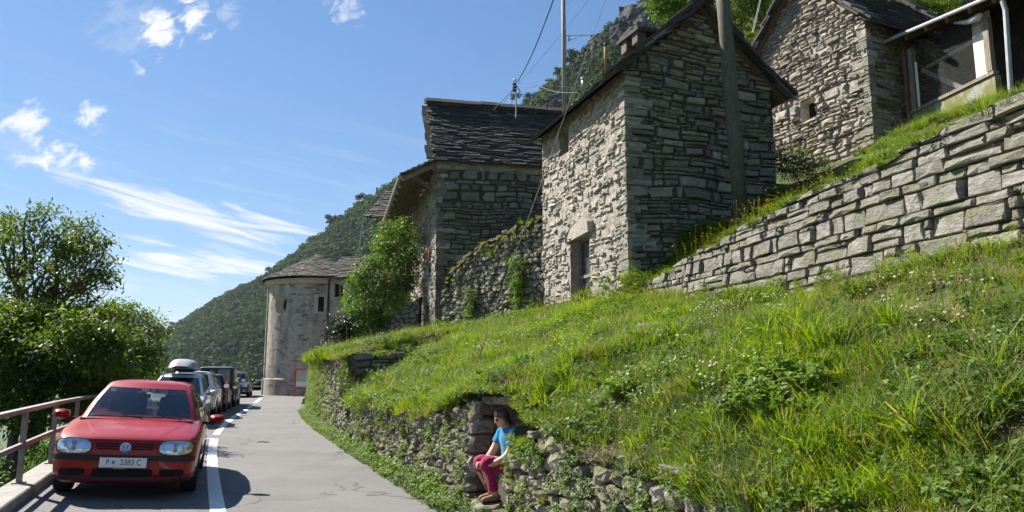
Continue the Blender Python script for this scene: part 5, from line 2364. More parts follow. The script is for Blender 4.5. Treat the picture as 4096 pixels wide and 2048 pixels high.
# the far side, so that the ridge is solid
mb = MB()
mb.grid(lambda i, j: mtn(i, 0) * (1 + .5 * j) - Vector((0, 0, 3 + j * 260)), 60, 2)
mb.build('mountain_back', FOREST_FLOOR, smooth=True, kind='structure')
cliffs = [(2575, 110, 95, 105), (2490, 150, 50, 60), (2265, 412, 70, 35), (2405, 180, 36, 50)]


def in_cliff(p, m=1.0):
 q = proj(p)
 return q is not None and any(((q[0] - c[0]) / c[2]) ** 2 + ((q[1] - c[1]) / c[3]) ** 2 < m for c in cliffs)


g = np.random.default_rng(5)
tp_, ti, ts, tr = [], [], [], []
for k in range(24000):
 s, t = g.uniform(0, 1), g.uniform(-.01, .97) ** 1.0
 p = mtn(s, max(t, 0))
 q = proj(p)
 if q is None or q[0] < -500 or q[0] > 3300 or q[1] < -300:
  continue
 dist = q[2]
 if in_cliff(p):
  continue
 tp_.append(p - Vector((0, 0, 1.0)))
 ts.append(g.uniform(.4, 1.0) ** 1.3 * 1.15 * (1.0 if dist > 250 else .8))
 ti.append(g.choice([0, 1, 2, 3, 4], p=[.27, .27, .22, .20, .04]))
 tr.append((g.normal(0, .1), g.normal(0, .1), g.uniform(0, 6.28)))
# a few taller trees right on the skyline
for (x, y) in ((1095, 1095), (1085, 1100), (1335, 890), (1345, 905), (1460, 805), (700, 1300), (2230, 330), (2300, 265), (2120, 405)):
 q = float(np.interp(x, [k[0] for k in RIDGE_PX][::-1], cumr[::-1]))
 p = mtn(q / cumr[-1], 0)
 for k in range(3):
  tp_.append(p + Vector((g.normal(0, 3), 0, 3 + g.uniform(0, 4))))
  ts.append(g.uniform(.5, .8))
  ti.append(g.integers(0, 4))
  tr.append((0, 0, g.uniform(0, 6.28)))
protos = [crown_proto('far_crown%d' % k, 60 + k, FOREST, 4.6, 420, 1.35, k == 4) for k in range(5)]
scatter('mountain_forest', np.array([tuple(p) for p in tp_]), np.array(tr), np.array(ts), np.array(ti), protos, 'dense green forest covering the mountainside behind the village', 'forest')
# bare cliffs between the trees
for k, (cx, cy, rx, ry) in enumerate(cliffs):
 # find the flank where the sight line meets it
 best = None
 for s in np.linspace(.05, .7, 260):
  for t in np.linspace(.0, .4, 40):
   p = mtn(s, t)
   q = proj(p)
   if q is None:
    continue
   e = (q[0] - cx) ** 2 + (q[1] - cy) ** 2
   if best is None or e < best[0]:
    best = (e, p, q[2])
 c_, D_ = best[1], best[2]
 sx_, sz_ = rx * 1.12 * D_ / FPX, ry * 1.25 * D_ / FPX
 view = Vector((c_.x, c_.y, 0)).normalized()
 side = Vector((view.y, -view.x, 0))
 mb = MB()

 def rockpt(i, j):
  a, b = i * 2 - 1, j * 2 - 1
  rr_ = math.sqrt(max(0, 1 - min(1, (a * a + b * b) / 1.3)))
  n_ = noise.fractal(Vector((a * 2.3 + k * 9, b * 2.3, 1)), 1.0, 2.0, 5)
  st_ = noise.noise(Vector((a * 1.2, b * 5.0 + k, 7)))
  return c_ + side * a * sx_ + Vector((0, 0, 1)) * b * sz_ - view * (rr_ * sx_ * .55 + n_ * sx_ * .28 + st_ * sx_ * .1) + view * (b * sz_ * .5)
 mb.grid(rockpt, 34, 34)
 o = mb.build('cliff', ROCK, smooth=False, kind='structure')
# a far blue ridge closing the valley
mb = MB()
fr_ = [(200, 1330), (500, 1325), (640, 1306), (700, 1312), (760, 1345), (900, 1400), (1200, 1450)]
def farpt(i, j):
 x = 200 + 1000 * i
 y = float(np.interp(x, [q[0] for q in fr_], [q[1] for q in fr_]))
 D = 3600 - j * 1500
 p = P(x, y, 3600)
 z = p.z * (1 - j) - 90 * j + 14 * noise.fractal(Vector((i * 14, j * 3, 2)), 1.0, 2.0, 5) * (1 - .6 * j)
 return Vector((p.x * (1 - .25 * j), 3600 - 1500 * j, z))
mb.grid(farpt, 90, 12)
mb.build('far_hill', m_flat('far_forest', (.035, .055, .022), .95, .35, .02), smooth=True, kind='structure')

# ------------------------------------------------------------------ grass, herbs and flowers
g = np.random.default_rng(77)
GR = [blade_mesh('tuft%d' % k, 24, .12 + .03 * (k % 3), .25, .55, .0065, 2, GRASS, 100 + k, .6, .06, [GRASS, GRASS_DRY], .10) for k in range(5)]
GR += [blade_mesh('longtuft%d' % k, 22, .24, .4, .9, .008, 3, GRASS, 120 + k, .9, .05) for k in range(3)]        # 5-7 arching
GR += [herb_mesh('clover%d' % k, 40, .10, .11, .030, HERB, 140 + k, 9, .2, 1.5) for k in range(2)]                  # 8-9
GR += [herb_mesh('broad%d' % k, 34, .18, .12, .05, HERB, 150 + k, 6) for k in range(2)]                            # 10-11
GR += [blade_mesh('stalks%d' % k, 6, .42, .1, .25, .004, 3, GRASS, 160 + k, .3, .08, [GRASS, GRASS_DRY], .5) for k in range(2)]   # 12-13
GR += [blade_mesh('dry%d' % k, 26, .08, .6, 1.4, .006, 2, GRASS_DRY, 170 + k, .8, .08) for k in range(2)]          # 14-15
GR += [herb_mesh('moss%d' % k, 60, .03, .10, .022, MOSS, 180 + k, 12, .1, 1.5) for k in range(2)]                   # 16-17


def raw(me):
 V = np.empty(len(me.vertices) * 3, np.float32)
 me.vertices.foreach_get('co', V)
 F = [tuple(q.vertices) for q in me.polygons]
 MI = [me.materials[q.material_index] for q in me.polygons]
 return V.reshape(-1, 3), F, MI


RAW = [raw(m) for m in GR]


def patch_mesh(name, mixk, seed, n=20, rad=.30):
 """a piece of sward: many tufts grown together, so that the meadow needs few copies"""
 gg = np.random.default_rng(seed)
 mats = [GRASS, GRASS_DRY, HERB, MOSS]
 V, F, MI = [], [], []
 tot = 0
 ks, ws = zip(*mixk)
 ws = np.array(ws) / sum(ws)
 for i in range(n):
  lo, hi = ks[gg.choice(len(ks), p=ws)]
  v, f, m = RAW[gg.integers(lo, hi)]
  r, a = rad * math.sqrt((i + gg.random()) / n), i * 2.39996 + gg.normal(0, .3)
  sp, sc = gg.uniform(0, 6.28), gg.uniform(.65, 1.3)
  c, s_ = math.cos(sp), math.sin(sp)
  w = v @ np.array([[c, s_, 0], [-s_, c, 0], [0, 0, 1]]) * sc
  w[:, 0] += w[:, 2] * gg.normal(0, .18) + r * math.cos(a)
  w[:, 1] += w[:, 2] * gg.normal(0, .18) + r * math.sin(a)
  V.append(w)
  F += [tuple(k + tot for k in q) for q in f]
  MI += [mats.index(q) for q in m]
  tot += len(w)
 me = bpy.data.meshes.new(name)
 me.from_pydata(np.concatenate(V).tolist(), [], F)
 for m in mats:
  me.materials.append(m)
 me.polygons.foreach_set('material_index', MI)
 return me


FINE, LONG, CLOV, BROAD, STALK, DRY, MOS = (0, 5), (5, 8), (8, 10), (10, 12), (12, 14), (14, 16), (16, 18)
PATCH0 = len(GR)
PK = {'fine': [], 'long': [], 'herb': [], 'broad': [], 'dry': []}
for k in range(4):
 PK['fine'].append(len(GR)); GR.append(patch_mesh('sward_fine%d' % k, [(FINE, 12), (CLOV, 2), (LONG, 1.5), (STALK, .4), (MOS, 1)], 300 + k, 26))
for k in range(3):
 PK['long'].append(len(GR)); GR.append(patch_mesh('sward_long%d' % k, [(FINE, 6), (LONG, 4), (CLOV, 3), (STALK, .6)], 310 + k, 22))
for k in range(3):
 PK['herb'].append(len(GR)); GR.append(patch_mesh('sward_herb%d' % k, [(CLOV, 8), (FINE, 6), (BROAD, 1.2), (MOS, 1)], 320 + k, 24))
for k in range(2):
 PK['broad'].append(len(GR)); GR.append(patch_mesh('sward_broad%d' % k, [(BROAD, 7), (CLOV, 3), (FINE, 4)], 330 + k, 22))
for k in range(3):
 PK['dry'].append(len(GR)); GR.append(patch_mesh('sward_dry%d' % k, [(DRY, 6), (FINE, 4.5), (MOS, 2.5), (CLOV, 2.5)], 340 + k, 15))


def tilt_to(nrm, up=.6):
 n = Vector((nrm.x * (1 - up), nrm.y * (1 - up), 1)).normalized()
 return n


def rot_for(n, spin):
 e = (Vector(n).to_track_quat('Z', 'Y') @ Matrix.Rotation(spin, 3, 'Z').to_quaternion()).to_euler()
 return tuple(e)


GP, GRt, GS, GI = [], [], [], []


def put(p, s, i, n=(0, 0, 1)):
 GP.append(tuple(p))
 GRt.append(rot_for(n, g.uniform(0, 6.28)))
 GS.append(s)
 GI.append(i)


# meadow, denser near the camera
def patch_noise(p, s, k):
 return noise.noise(Vector((p.x * s + k * 10, p.y * s, p.z * s)))


def mnormal(y, t):
 p0, p1, p2 = meadow_pt(y, t), meadow_pt(y + .3, t), meadow_pt(y, min(1, t + .05))
 n = (p2 - p0).cross(p1 - p0).normalized()
 return n if n.z > 0 else -n


def pick(kind):
 return PK[kind][g.integers(0, len(PK[kind]))]


y = -1.0
while y < 33.4:
 wid_ = (mup(y) - Vector((lX(y), y, ltop(y)))).length
 stepm = .34 if y < 14 else .42
 m_n = int(wid_ / stepm)
 for i in range(m_n + 1):
  yy, t = y + g.uniform(-.15, .15), min(1, max(0.0, (i + g.uniform(-.45, .45)) / m_n))
  if 7.9 < yy < 10.6:
   t = max(t, .07)
  elif yy < 8:
   t = max(t, .045)
  p = meadow_pt(yy, t)
  q = proj(p)
  a, b, c_, d_ = patch_noise(p, .7, 0), patch_noise(p, 1.1, 1), patch_noise(p, .6, 2), patch_noise(p, .8, 3)
  near_right = min(1, max(0, (p.x - .2) / 3)) * min(1, max(0, (12 - p.y) / 5))
  edge = 1 - min(1, t * 7)
  dry = c_ + .55 * near_right + .35 * edge
  if dry > .95 and g.random() < .4:
   continue
  if dry > .54:
   k = pick('dry')
  elif b > .24:
   k = pick('long')
  elif d_ > .05:
   k = pick('herb')
  elif a > .6:
   k = pick('broad')
  else:
   k = pick('fine')
  s = g.uniform(.8, 1.42) * (1.08 + .3 * a) * (1.25 if p.y > 15 else 1)
  n = mnormal(yy, t)
  if g.random() < .10:
   put(p, g.uniform(.8, 1.3), g.integers(12, 14))
  put(p - Vector((0, 0, .01)), s, k, (n.x * .8 + g.normal(0, .06), n.y * .8 + g.normal(0, .06), n.z))
 y += stepm
# fringe hanging over the road wall
for k in range(1300):
 y = g.uniform(2.0, 20.0)
 p = Vector((lX(y) + .10 + g.uniform(-.08, .35), y, ltop(y) + g.uniform(-.10, .05)))
 if y < 8 and g.random() < .6:
  continue
 if 8.1 < y < 10.5:
  for _ in range(3):
   y2 = g.uniform(8.1, 10.5)
   put((lX(y2) + g.uniform(.03, .28), y2, ltop(y2) + g.uniform(-.03, .03)), g.uniform(.45, .8), g.integers(0, 5) if g.random() < .55 else (g.integers(8, 10) if g.random() < .7 else g.integers(16, 18)), (-.45, -.15, .9))
  continue
 n = (-.8 * g.random() - .2, -.35 * g.random(), .8)
 r = g.random()
 put(p, g.uniform(.7, 1.2), g.integers(0, 5) if r < .4 else (g.integers(5, 8) if r < .62 else (g.integers(8, 10) if r < .85 else g.integers(16, 18))), n)
for k in range(300):
 y = g.uniform(20.0, 35.0)
 p = Vector((lX(y) + g.uniform(.0, 1.2), y, 2.02 + g.uniform(-.06, .04)))
 put(p, g.uniform(.5, .8), pick(['fine', 'herb', 'herb'][g.integers(0, 3)]), (-.4 * g.random(), -.25 * g.random(), .9))
for k in range(1900):          # grass growing down the face of the far terrace wall
 y = 20.3 + 14 * g.random() ** .55
 z = -.1 + 2.1 * g.random()
 if g.random() > float(np.interp(y, [20, 24, 28, 30, 34], [.12, .2, .5, .95, 1])):
  continue
 put((lX(y) - .02 + .05 * z, y, z), g.uniform(.7, 1.3), g.integers(0, 5) if g.random() < .6 else g.integers(8, 12), (-1, -.35, .6))
# plants rooted in the face of the road wall, in patches
for k in range(2600):
 y = g.uniform(2.2, 20.0)
 if 8.9 < y < 10.3 or (8.1 < y < 9 and g.random() < .3):
  continue
 zl, zh = road_z(lX(y), y), (.8 if 8.15 < y < 8.95 else ltop(y))
 f_ = g.random()
 z = zl + (zh - zl) * f_
 p = Vector((lX(y) - .03 + .10 * (z - zl), y, z))
 a = patch_noise(p, 1.6, 6) + .35 * (.5 - f_) + (.2 if y < 8.4 else 0)
 if a < .12 and g.random() > .07:
  continue
 r = g.random()
 put(p, g.uniform(.45, .95), g.integers(8, 10) if r < .45 else (g.integers(16, 18) if r < .6 else (g.integers(0, 5) if r < .85 else g.integers(10, 12))), (-1, -.38, .75))
# weeds over the parapet beside the seated woman
for k in range(70):
 y = 8.15 + .72 * g.random()
 z = .82 - (.5 * g.random() ** 1.5 if y > 8.6 else .1 * g.random())
 put((lX(y) - .02 + .1 * z, y, z), g.uniform(.4, .7), [g.integers(0, 5), g.integers(5, 8), g.integers(8, 10), g.integers(10, 12)][g.integers(0, 4)], (-.5, .15, .9))
# verge plants at the foot of the wall
for k in range(2300):
 y = 3 + 31 * g.random() ** 1.2
 if 9.1 < y < 10.1 and g.random() < .6:
  continue
 w = g.random()
 x = eX(y) + .02 + .43 * w
 p = Vector((x, y, road_z(x, y) + .06 * w))
 r = g.random()
 put(p, g.uniform(.6, 1.25) * (.65 + .6 * w), g.integers(10, 12) if r < .5 else (g.integers(8, 10) if r < .75 else g.integers(0, 5)), (-.35, -.12, 1))
# slope above the upper wall
for t in np.arange(-.02, 1.72, .036):
 for l in [.12, .4, .7, 1.05, 1.4, 1.8, 2.2, 2.65, 3.1, 3.6, 4.1, 4.7, 5.3, 6.0, 6.8, 7.6, 8.5, 9.5, 10.5, 11.6]:
  tt_ = t + g.uniform(-.015, .015)
  l_ = l + g.uniform(-.12, .12)
  b = uw_xy(tt_)
  x, y = b.x + nrm2.x * (l_ + .12), b.y + nrm2.y * (l_ + .12)
  z = upper_z(x, y)
  q = proj((x, y, z))
  if q is None or q[0] > 4350 or q[0] < 2400:
   continue
  if (Vector((x, y, 0)) - Vector((c1.x, c1.y, 0))).dot(fg.n) < .2 and (Vector((x, y, 0)) - Vector((c2.x, c2.y, 0))).dot(fr.n) < .2 and x < 9:
   continue
  if (Vector((x, y, 0)) - Vector((g1.x, g1.y, 0))).dot(bl.n) < .1 and x > 9.0 and y > 20.3:
   continue
  if (Vector((x, y, 0)) - Vector((f0.x, f0.y, 0))).dot(cf.n) < .05 and x > 11:
   continue
  dz = (upper_z(x + .2, y) - z) / .2, (upper_z(x, y + .2) - z) / .2
  put((x, y, z), g.uniform(.8, 1.2) * (1.2 if l > 3 else (.6 if l < .3 else 1.05)), pick(['fine', 'long', 'long', 'herb'][g.integers(0, 4)]), (-dz[0] * .8, -dz[1] * .8, 1))
  if g.random() < .25:
   put((x, y, z), g.uniform(1, 1.5), g.integers(12, 14))
# at the foot of the barn gable: taller herbs
for k in range(260):
 u = g.uniform(-.3, 3.2)
 p = fg.mp(u, 0, g.uniform(.05, .8))
 p.z = upper_z(p.x, p.y)
 put(p, g.uniform(1.2, 2.2), g.integers(10, 12) if g.random() < .6 else g.integers(5, 8))
# bank over the rubble wall and moss on it
for k in range(70):
 i, j = g.random() ** .5, .2 + .8 * g.random()
 put(slope_pt(i, j), g.uniform(.7, 1.1), pick(['fine', 'long', 'herb'][g.integers(0, 3)]), (-.2 * g.random(), -.3 * g.random(), 1))
for k in range(130):
 u = g.uniform(0, fm.w)
 dz = abs(g.normal(0, .28))
 put(fm.mp(u, mtop(u) - dz, .04), g.uniform(.8, 1.8), g.integers(16, 18) if g.random() < .8 else g.integers(0, 5), (-.6, -.6, .7))
# hillside behind, seen at the top right
for k in range(1500):
 x, y = g.uniform(4, 42), g.uniform(26, 60)
 z = upper_z(x, y)
 q = proj((x, y, z))
 if q is None or q[0] < 2400 or q[0] > 4300 or q[1] < -200:
  continue
 put((x, y, z), g.uniform(1.8, 2.8), pick('fine'))
scatter('meadow_grass', np.array(GP), np.array(GRt), np.array(GS), np.array(GI), GR, 'long green grass and herbs growing over the meadow, walls and verges', 'grass')

# flowers
def flower_mesh(name, col, h, n, size, seed, ball=False, heads=6):
 t = m_leaf('petal_' + name, [(0, tuple(c * .8 for c in col)), (1, col)], .3, .1, .6, .2)
 gg = np.random.default_rng(seed)
 V, F, MI = [], [], []
 for k in range(heads):
  x, y = gg.normal(0, .09), gg.normal(0, .09)
  H = h * gg.uniform(.7, 1.2)
  tx, ty = x + gg.normal(0, .04), y + gg.normal(0, .04)
  b = len(V)
  V += [(x - .002, y, 0), (x + .002, y, 0), (tx + .0015, ty, H), (tx - .0015, ty, H)]
  F.append((b, b + 1, b + 2, b + 3))
  MI.append(1)
  for j in range(n):
   a = 6.283 * j / n + gg.uniform(0, .5)
   e = gg.uniform(.2, 1.4) if ball else gg.uniform(-.1, .5)
   d = np.array([math.cos(a) * math.cos(e), math.sin(a) * math.cos(e), math.sin(e)]) * size * gg.uniform(.8, 1.2)
   sd_ = np.array([-math.sin(a), math.cos(a), 0]) * size * .5
   c0_ = np.array([tx, ty, H])
   b = len(V)
   V += [tuple(c0_), tuple(c0_ + d * .6 + sd_), tuple(c0_ + d), tuple(c0_ + d * .6 - sd_)]
   F.append((b, b + 1, b + 2, b + 3))
   MI.append(0)
 me = bpy.data.meshes.new(name)
 me.from_pydata(V, [], F)
 me.materials.append(t)
 me.materials.append(GRASS)
 me.polygons.foreach_set('material_index', MI)
 return me


def flowers(name, label, proto, pts, cat='flowers'):
 n = len(pts)
 rots = np.array([rot_for((g.normal(0, .15), g.normal(0, .15), 1), g.uniform(0, 6.28)) for _ in range(n)])
 scatter(name, np.array([tuple(p) for p in pts]), rots, g.uniform(.7, 1.2, n), np.zeros(n, int), [proto], label, cat)


def px_meadow(cx, cy, rx, ry, n):
 out = []
 for _ in range(n * 40):
  y = g.uniform(2, 30)
  p = meadow_pt(y, g.random())
  q = proj(p)
  if q and ((q[0] - cx) / rx) ** 2 + ((q[1] - cy) / ry) ** 2 < 1:
   out.append(p)
   if len(out) >= n:
    break
 return out


white = []
for a in ((3650, 1340, 260, 130, 28), (2900, 1290, 260, 90, 18), (2750, 1650, 330, 130, 36), (2050, 1500, 500, 140, 30), (3850, 1430, 200, 120, 24), (2200, 1400, 500, 90, 18), (3700, 1990, 260, 60, 8)):
 white += px_meadow(*a)
flowers('white_flowers', 'small white blossoms dotted through the meadow grass', flower_mesh('white', (.74, .73, .58), .30, 5, .014, 1, True, 7), white)
pink = []
for a in ((3640, 1190, 180, 70, 26), (3900, 1260, 180, 90, 18), (3300, 1270, 120, 60, 7), (3150, 1580, 200, 100, 4), (2900, 1240, 90, 30, 4)):
 pink += px_meadow(*a)
flowers('clover_flowers', 'pink clover heads in the upper right of the meadow', flower_mesh('pink', (.50, .24, .30), .24, 9, .015, 2, True, 3), pink)
yel = px_meadow(3900, 1130, 200, 60, 5) + px_meadow(2500, 1220, 600, 60, 6)
for k in range(90):
 t = g.uniform(.15, .62)
 b = uw_xy(t)
 l = g.uniform(.3, 2.0)
 x, y = b.x + nrm2.x * l, b.y + nrm2.y * l
 yel.append(Vector((x, y, upper_z(x, y))))
flowers('buttercups', 'yellow buttercups along the top of the upper wall', flower_mesh('yellow', (.75, .52, .03), .48, 6, .016, 3, False, 4), yel)

# ------------------------------------------------------------------ trees and shrubs
def leaf_cloud(pts, out_dirs, per, size, gg, spread=.16, droop=.25, shape=.42):
 """leaves in sprays round pts: returns V, F arrays (one folded quad each)"""
 n = len(pts)
 P_ = np.repeat(pts, per, 0) + gg.normal(0, spread, (n * per, 3)) * np.array([1, 1, .7])
 d = np.repeat(out_dirs, per, 0) + gg.normal(0, .75, (n * per, 3))
 d[:, 2] -= droop
 d /= np.linalg.norm(d, axis=1)[:, None]
 up = gg.normal(0, .5, (n * per, 3)) + np.array([0, 0, 1.0])
 s = np.cross(d, up)
 s /= np.linalg.norm(s, axis=1)[:, None] + 1e-9
 nn = np.cross(s, d)
 L_ = (size * gg.uniform(.6, 1.25, n * per))[:, None]
 w = L_ * shape
 V = np.empty((n * per, 4, 3))
 V[:, 0] = P_ - d * L_ * .5
 V[:, 1] = P_ + s * w * .5 + nn * L_ * .08
 V[:, 2] = P_ + d * L_ * .5 - nn * L_ * .06
 V[:, 3] = P_ - s * w * .5 + nn * L_ * .08
 return V.reshape(-1, 3), np.arange(n * per * 4).reshape(-1, 4)


def blob_points(blobs, dens, gg, shell=.55):
 """points in the outer part of ellipsoids (centre, rx, ry, rz)"""
 P_, D_ = [], []
 for (c, rx, ry, rz) in blobs:
  n = max(6, int(dens * 4.5 * (rx * ry * rz) ** (2 / 3) * 12.57))
  d = gg.normal(0, 1, (n, 3))
  d /= np.linalg.norm(d, axis=1)[:, None]
  r = gg.uniform(shell, 1.0, (n, 1)) ** .6
  # ragged: push in and out by noise
  k = np.array([.78 + .45 * noise.noise(Vector((x * 2.2 + c[0], y * 2.2 + c[1], z * 2.2 + c[2]))) for x, y, z in d])[:, None]
  P_.append(np.array(c) + d * r * k * 1.12 * np.array([rx, ry, rz]))
  D_.append(d)
 return np.concatenate(P_), np.concatenate(D_)


def tree(name, label, base, blobs, trunk_r, leafmat, bark, size=.10, dens=5.0, per=9, seed=1, group=None, cat='tree', fork=.45, limbs=True, spread=.16, hole=0.0, shape=.42):
 gg = np.random.default_rng(seed)
 base = Vector(base)
 t = thing(name, label, cat, base, group)
 cen = sum((Vector(b[0]) for b in blobs), Vector()) / len(blobs)
 top = max(blobs, key=lambda b: b[0][2])[0]
 fk = base.lerp(Vector((cen.x, cen.y, cen.z)), fork)
 mb = MB()

 def bend(a, b, k, rr0, rr1, n=6, nn=8):
  a, b = Vector(a), Vector(b)
  L_ = (b - a).length
  off = [Vector(gg.normal(0, .05 * L_, 3)) for _ in range(3)]
  pts = []
  for i in range(n + 1):
   u = i / n
   p = a.lerp(b, u) + Vector((0, 0, 1)) * (k * L_ * math.sin(math.pi * u)) + off[0] * math.sin(math.pi * u) + off[1] * math.sin(2 * math.pi * u)
   pts.append(p)
  mb.tube(pts, [rr0 + (rr1 - rr0) * i / n for i in range(n + 1)], nn)
  return pts
 stem = bend(base - Vector((0, 0, .4)), fk, 0, trunk_r * 1.25, trunk_r * .85, 6, 10)
 stem2 = stem if not limbs else bend(fk, Vector(top) - Vector((0, 0, .2)), 0, trunk_r * .6, trunk_r * .1, 9, 8)
 if limbs:
  for (c, rx, ry, rz) in blobs:
   c = Vector(c)
   src = min(stem[2:] + stem2[:6], key=lambda q: (q - c).length + max(0, q.z - c.z + .3) * 1.5)
   L_ = (c - src).length
   pts = bend(src, c, .06, max(.010, min(trunk_r * .35, .014 * L_ + .008)), .012, 6, 6)
   for _ in range(5):
    d = Vector(gg.normal(0, 1, 3)).normalized()
    e = c + Vector((d.x * rx, d.y * ry, d.z * rz)) * .85
    bend(pts[gg.integers(3, 7)], e, .05, .012, .004, 3, 4)
 mb.build('trunk', bark, t, smooth=True)
 pts, dirs = blob_points(blobs, dens, gg)
 if hole:
  keep = np.array([noise.noise(Vector(p) * 1.3) > -hole for p in pts])
  pts, dirs = pts[keep], dirs[keep]
 V, F = leaf_cloud(pts, dirs, per, size, gg, spread, shape=shape)
 me = np_mesh('crown', V, F)
 link('crown', me, leafmat, t)
 return t


BARK = m_wood('bark', (.06, .05, .04), (.14, .12, .095), 2.0)
gg = np.random.default_rng(3)


def pxblob(x, y, d, rpx, k=1.0, kz=.85):
 p = P(x, y, d)
 r = rpx * d / FPX
 return (tuple(p), r * k, r * k * .9, r * kz)


D1 = 19.0
walnut = [(60, 905, 65), (175, 860, 60), (265, 905, 62), (120, 960, 70), (215, 985, 75), (330, 935, 60), (375, 985, 55), (300, 1030, 70), (40, 1010, 62), (130, 1065, 65), (230, 1080, 60), (360, 1070, 75), (410, 1110, 60), (300, 1130, 70), (430, 1060, 45), (50, 1110, 60), (400, 1180, 62), (300, 1200, 80), (200, 1180, 55), (445, 1160, 40), (110, 850, 38), (20, 880, 45), (355, 905, 45), (425, 975, 34), (470, 1095, 26), (90, 1200, 70), (-60, 960, 70), (-60, 1080, 80), (-120, 1190, 90), (30, 1230, 85), (150, 1240, 85), (260, 1260, 80), (370, 1250, 75), (440, 1240, 50), (60, 1160, 60), (180, 1130, 50), (260, 980, 60), (330, 1000, 50), (80, 1030, 60), (180, 930, 50), (20, 940, 55), (250, 1160, 60), (470, 1250, 50), (420, 1290, 60), (510, 1290, 45)]
tree('walnut_tree', 'tall loose-crowned tree rising above the railing at the left edge', P(130, 1480, D1) - Vector((0, 0, 3.0)), [pxblob(x, y, D1 + gg.uniform(-1.2, 1.2), r * .92) for x, y, r in walnut], .16, LEAF_TREE, BARK, .125, 6.0, 9, 11, fork=.62, spread=.13, hole=.20, cat='tree', group='trees below the road')
D2 = 15.5
dense = [(60, 1300, 120), (180, 1290, 105), (300, 1330, 120), (20, 1420, 130), (150, 1430, 140), (290, 1460, 130), (400, 1420, 110), (420, 1530, 120), (70, 1550, 130), (220, 1580, 130), (-80, 1350, 140), (-100, 1520, 140), (350, 1620, 110), (0, 1640, 90), (120, 1680, 80), (460, 1360, 70)]
tree('leafy_tree', 'dense dark green tree crown pressing against the railing at the left', P(120, 1760, D2) - Vector((.6, 0, 2.2)), [pxblob(x, y, D2 + gg.uniform(-.2, 1.8), r * .95) for x, y, r in dense], .20, LEAF_DARK, BARK, .135, 8.0, 9, 12, spread=.15, group='trees below the road')
tree('slope_tree', 'leafy tree on the valley slope at the very left edge, beyond the railing', (-17.5, 16, -6), [((-17.0 + gg.uniform(-2, 2), 15 + gg.uniform(-2.5, 2), -2.5 + gg.uniform(-1.5, 3.2)), 1.1, 1.1, .95) for _ in range(26)], .2, LEAF_DARK, BARK, .15, 4.0, 9, 29, spread=.2, group='trees below the road')
D3 = 27.5
right = [(420, 1300, 95), (500, 1270, 85), (580, 1300, 80), (640, 1310, 42), (480, 1380, 110), (590, 1390, 78), (560, 1470, 90), (440, 1480, 110), (630, 1400, 36), (600, 1450, 55), (330, 1350, 110), (645, 1345, 28)]
tree('road_tree', 'green tree with drooping outer leaves behind the white estate car', P(480, 1640, D3) - Vector((1.5, 0, 3)), [pxblob(x, y, D3 + gg.uniform(-.8, 2.0), r * .95) for x, y, r in right], .2, LEAF_DARK, BARK, .13, 5.0, 9, 13, spread=.18, group='trees below the road')
D4 = 36
far4 = [(560, 1480, 70), (640, 1500, 60), (700, 1510, 50), (600, 1560, 80), (690, 1570, 60), (500, 1540, 90), (760, 1540, 40), (850, 1530, 40), (920, 1535, 34)]
tree('roadside_bush', 'low dark bushes beyond the railing behind the parked cars', P(620, 1640, D4) - Vector((1.5, 0, 2)), [pxblob(x, y, D4 + gg.uniform(0, 3), r) for x, y, r in far4], .08, LEAF_DARK, BARK, .14, 4.0, 9, 14, spread=.2, cat='bush', limbs=False, fork=.3)
# undergrowth just over the railing
ug = []
for y in np.arange(-3, 26, .9):
 x = kX(y) - 1.2 - gg.uniform(.2, 1.2)
 ug.append(((x, y, road_z(kX(y), y) - .55 - gg.uniform(0, .5)), gg.uniform(.6, 1.0), gg.uniform(.6, 1.0), gg.uniform(.5, .85)))
 ug.append(((x - 1.3, y + .3, road_z(kX(y), y) - 1.1 - gg.uniform(0, .4)), .9, .9, .8))
tree('bramble_thicket', 'tangled green undergrowth on the slope behind the railing', (ug[0][0][0], 7, -2.2), ug, .04, LEAF_BUSH, BARK, .085, 8.0, 9, 15, spread=.12, cat='bush', limbs=False, fork=.05)

# rose shrub and camellia beside the tall house
D5 = 33.0
shrub = [(1590, 960, 62), (1640, 950, 42), (1530, 975, 45), (1560, 1040, 70), (1630, 1040, 60), (1490, 1060, 52), (1430, 1100, 36), (1500, 1130, 70), (1590, 1130, 70), (1640, 1120, 45), (1440, 1165, 46), (1412, 1135, 28), (1402, 1200, 32), (1400, 1270, 34), (1540, 1210, 60), (1460, 1230, 60), (1415, 1250, 36), (1600, 1200, 50), (1510, 1280, 50), (1540, 1300, 36), (1480, 1310, 40), (1420, 1300, 50), (1550, 920, 40), (1610, 905, 34), (1450, 1330, 40)]
sh = tree('rose_shrub', 'big bright green climbing shrub with a few pink roses beside the tall house', P(1540, 1350, D5) - Vector((0, 0, .3)), [pxblob(x, y, D5 + gg.uniform(-1.0, .8), r) for x, y, r in shrub], .07, LEAF_BUSH, BARK, .16, 4.6, 9, 16, spread=.2, cat='shrub')
ROSE = m_leaf('rose_petal', [(0, (.55, .06, .16)), (1, (.65, .12, .22))], .2, .1)
ROSE_R = m_leaf('red_petal', [(0, (.55, .02, .03)), (1, (.6, .04, .04))], .2, .1)


def bloom(mb, p, r, seed):
 b_ = np.random.default_rng(seed)
 for k in range(14):
  d = Vector(b_.normal(0, 1, 3)).normalized()
  s = d.orthogonal().normalized() * r * .6
  q = d.cross(s).normalized() * r * .6
  c = Vector(p) + d * r * .6
  mb.add([c - s, c - q, c + s, c + q], [(0, 1, 2, 3)])


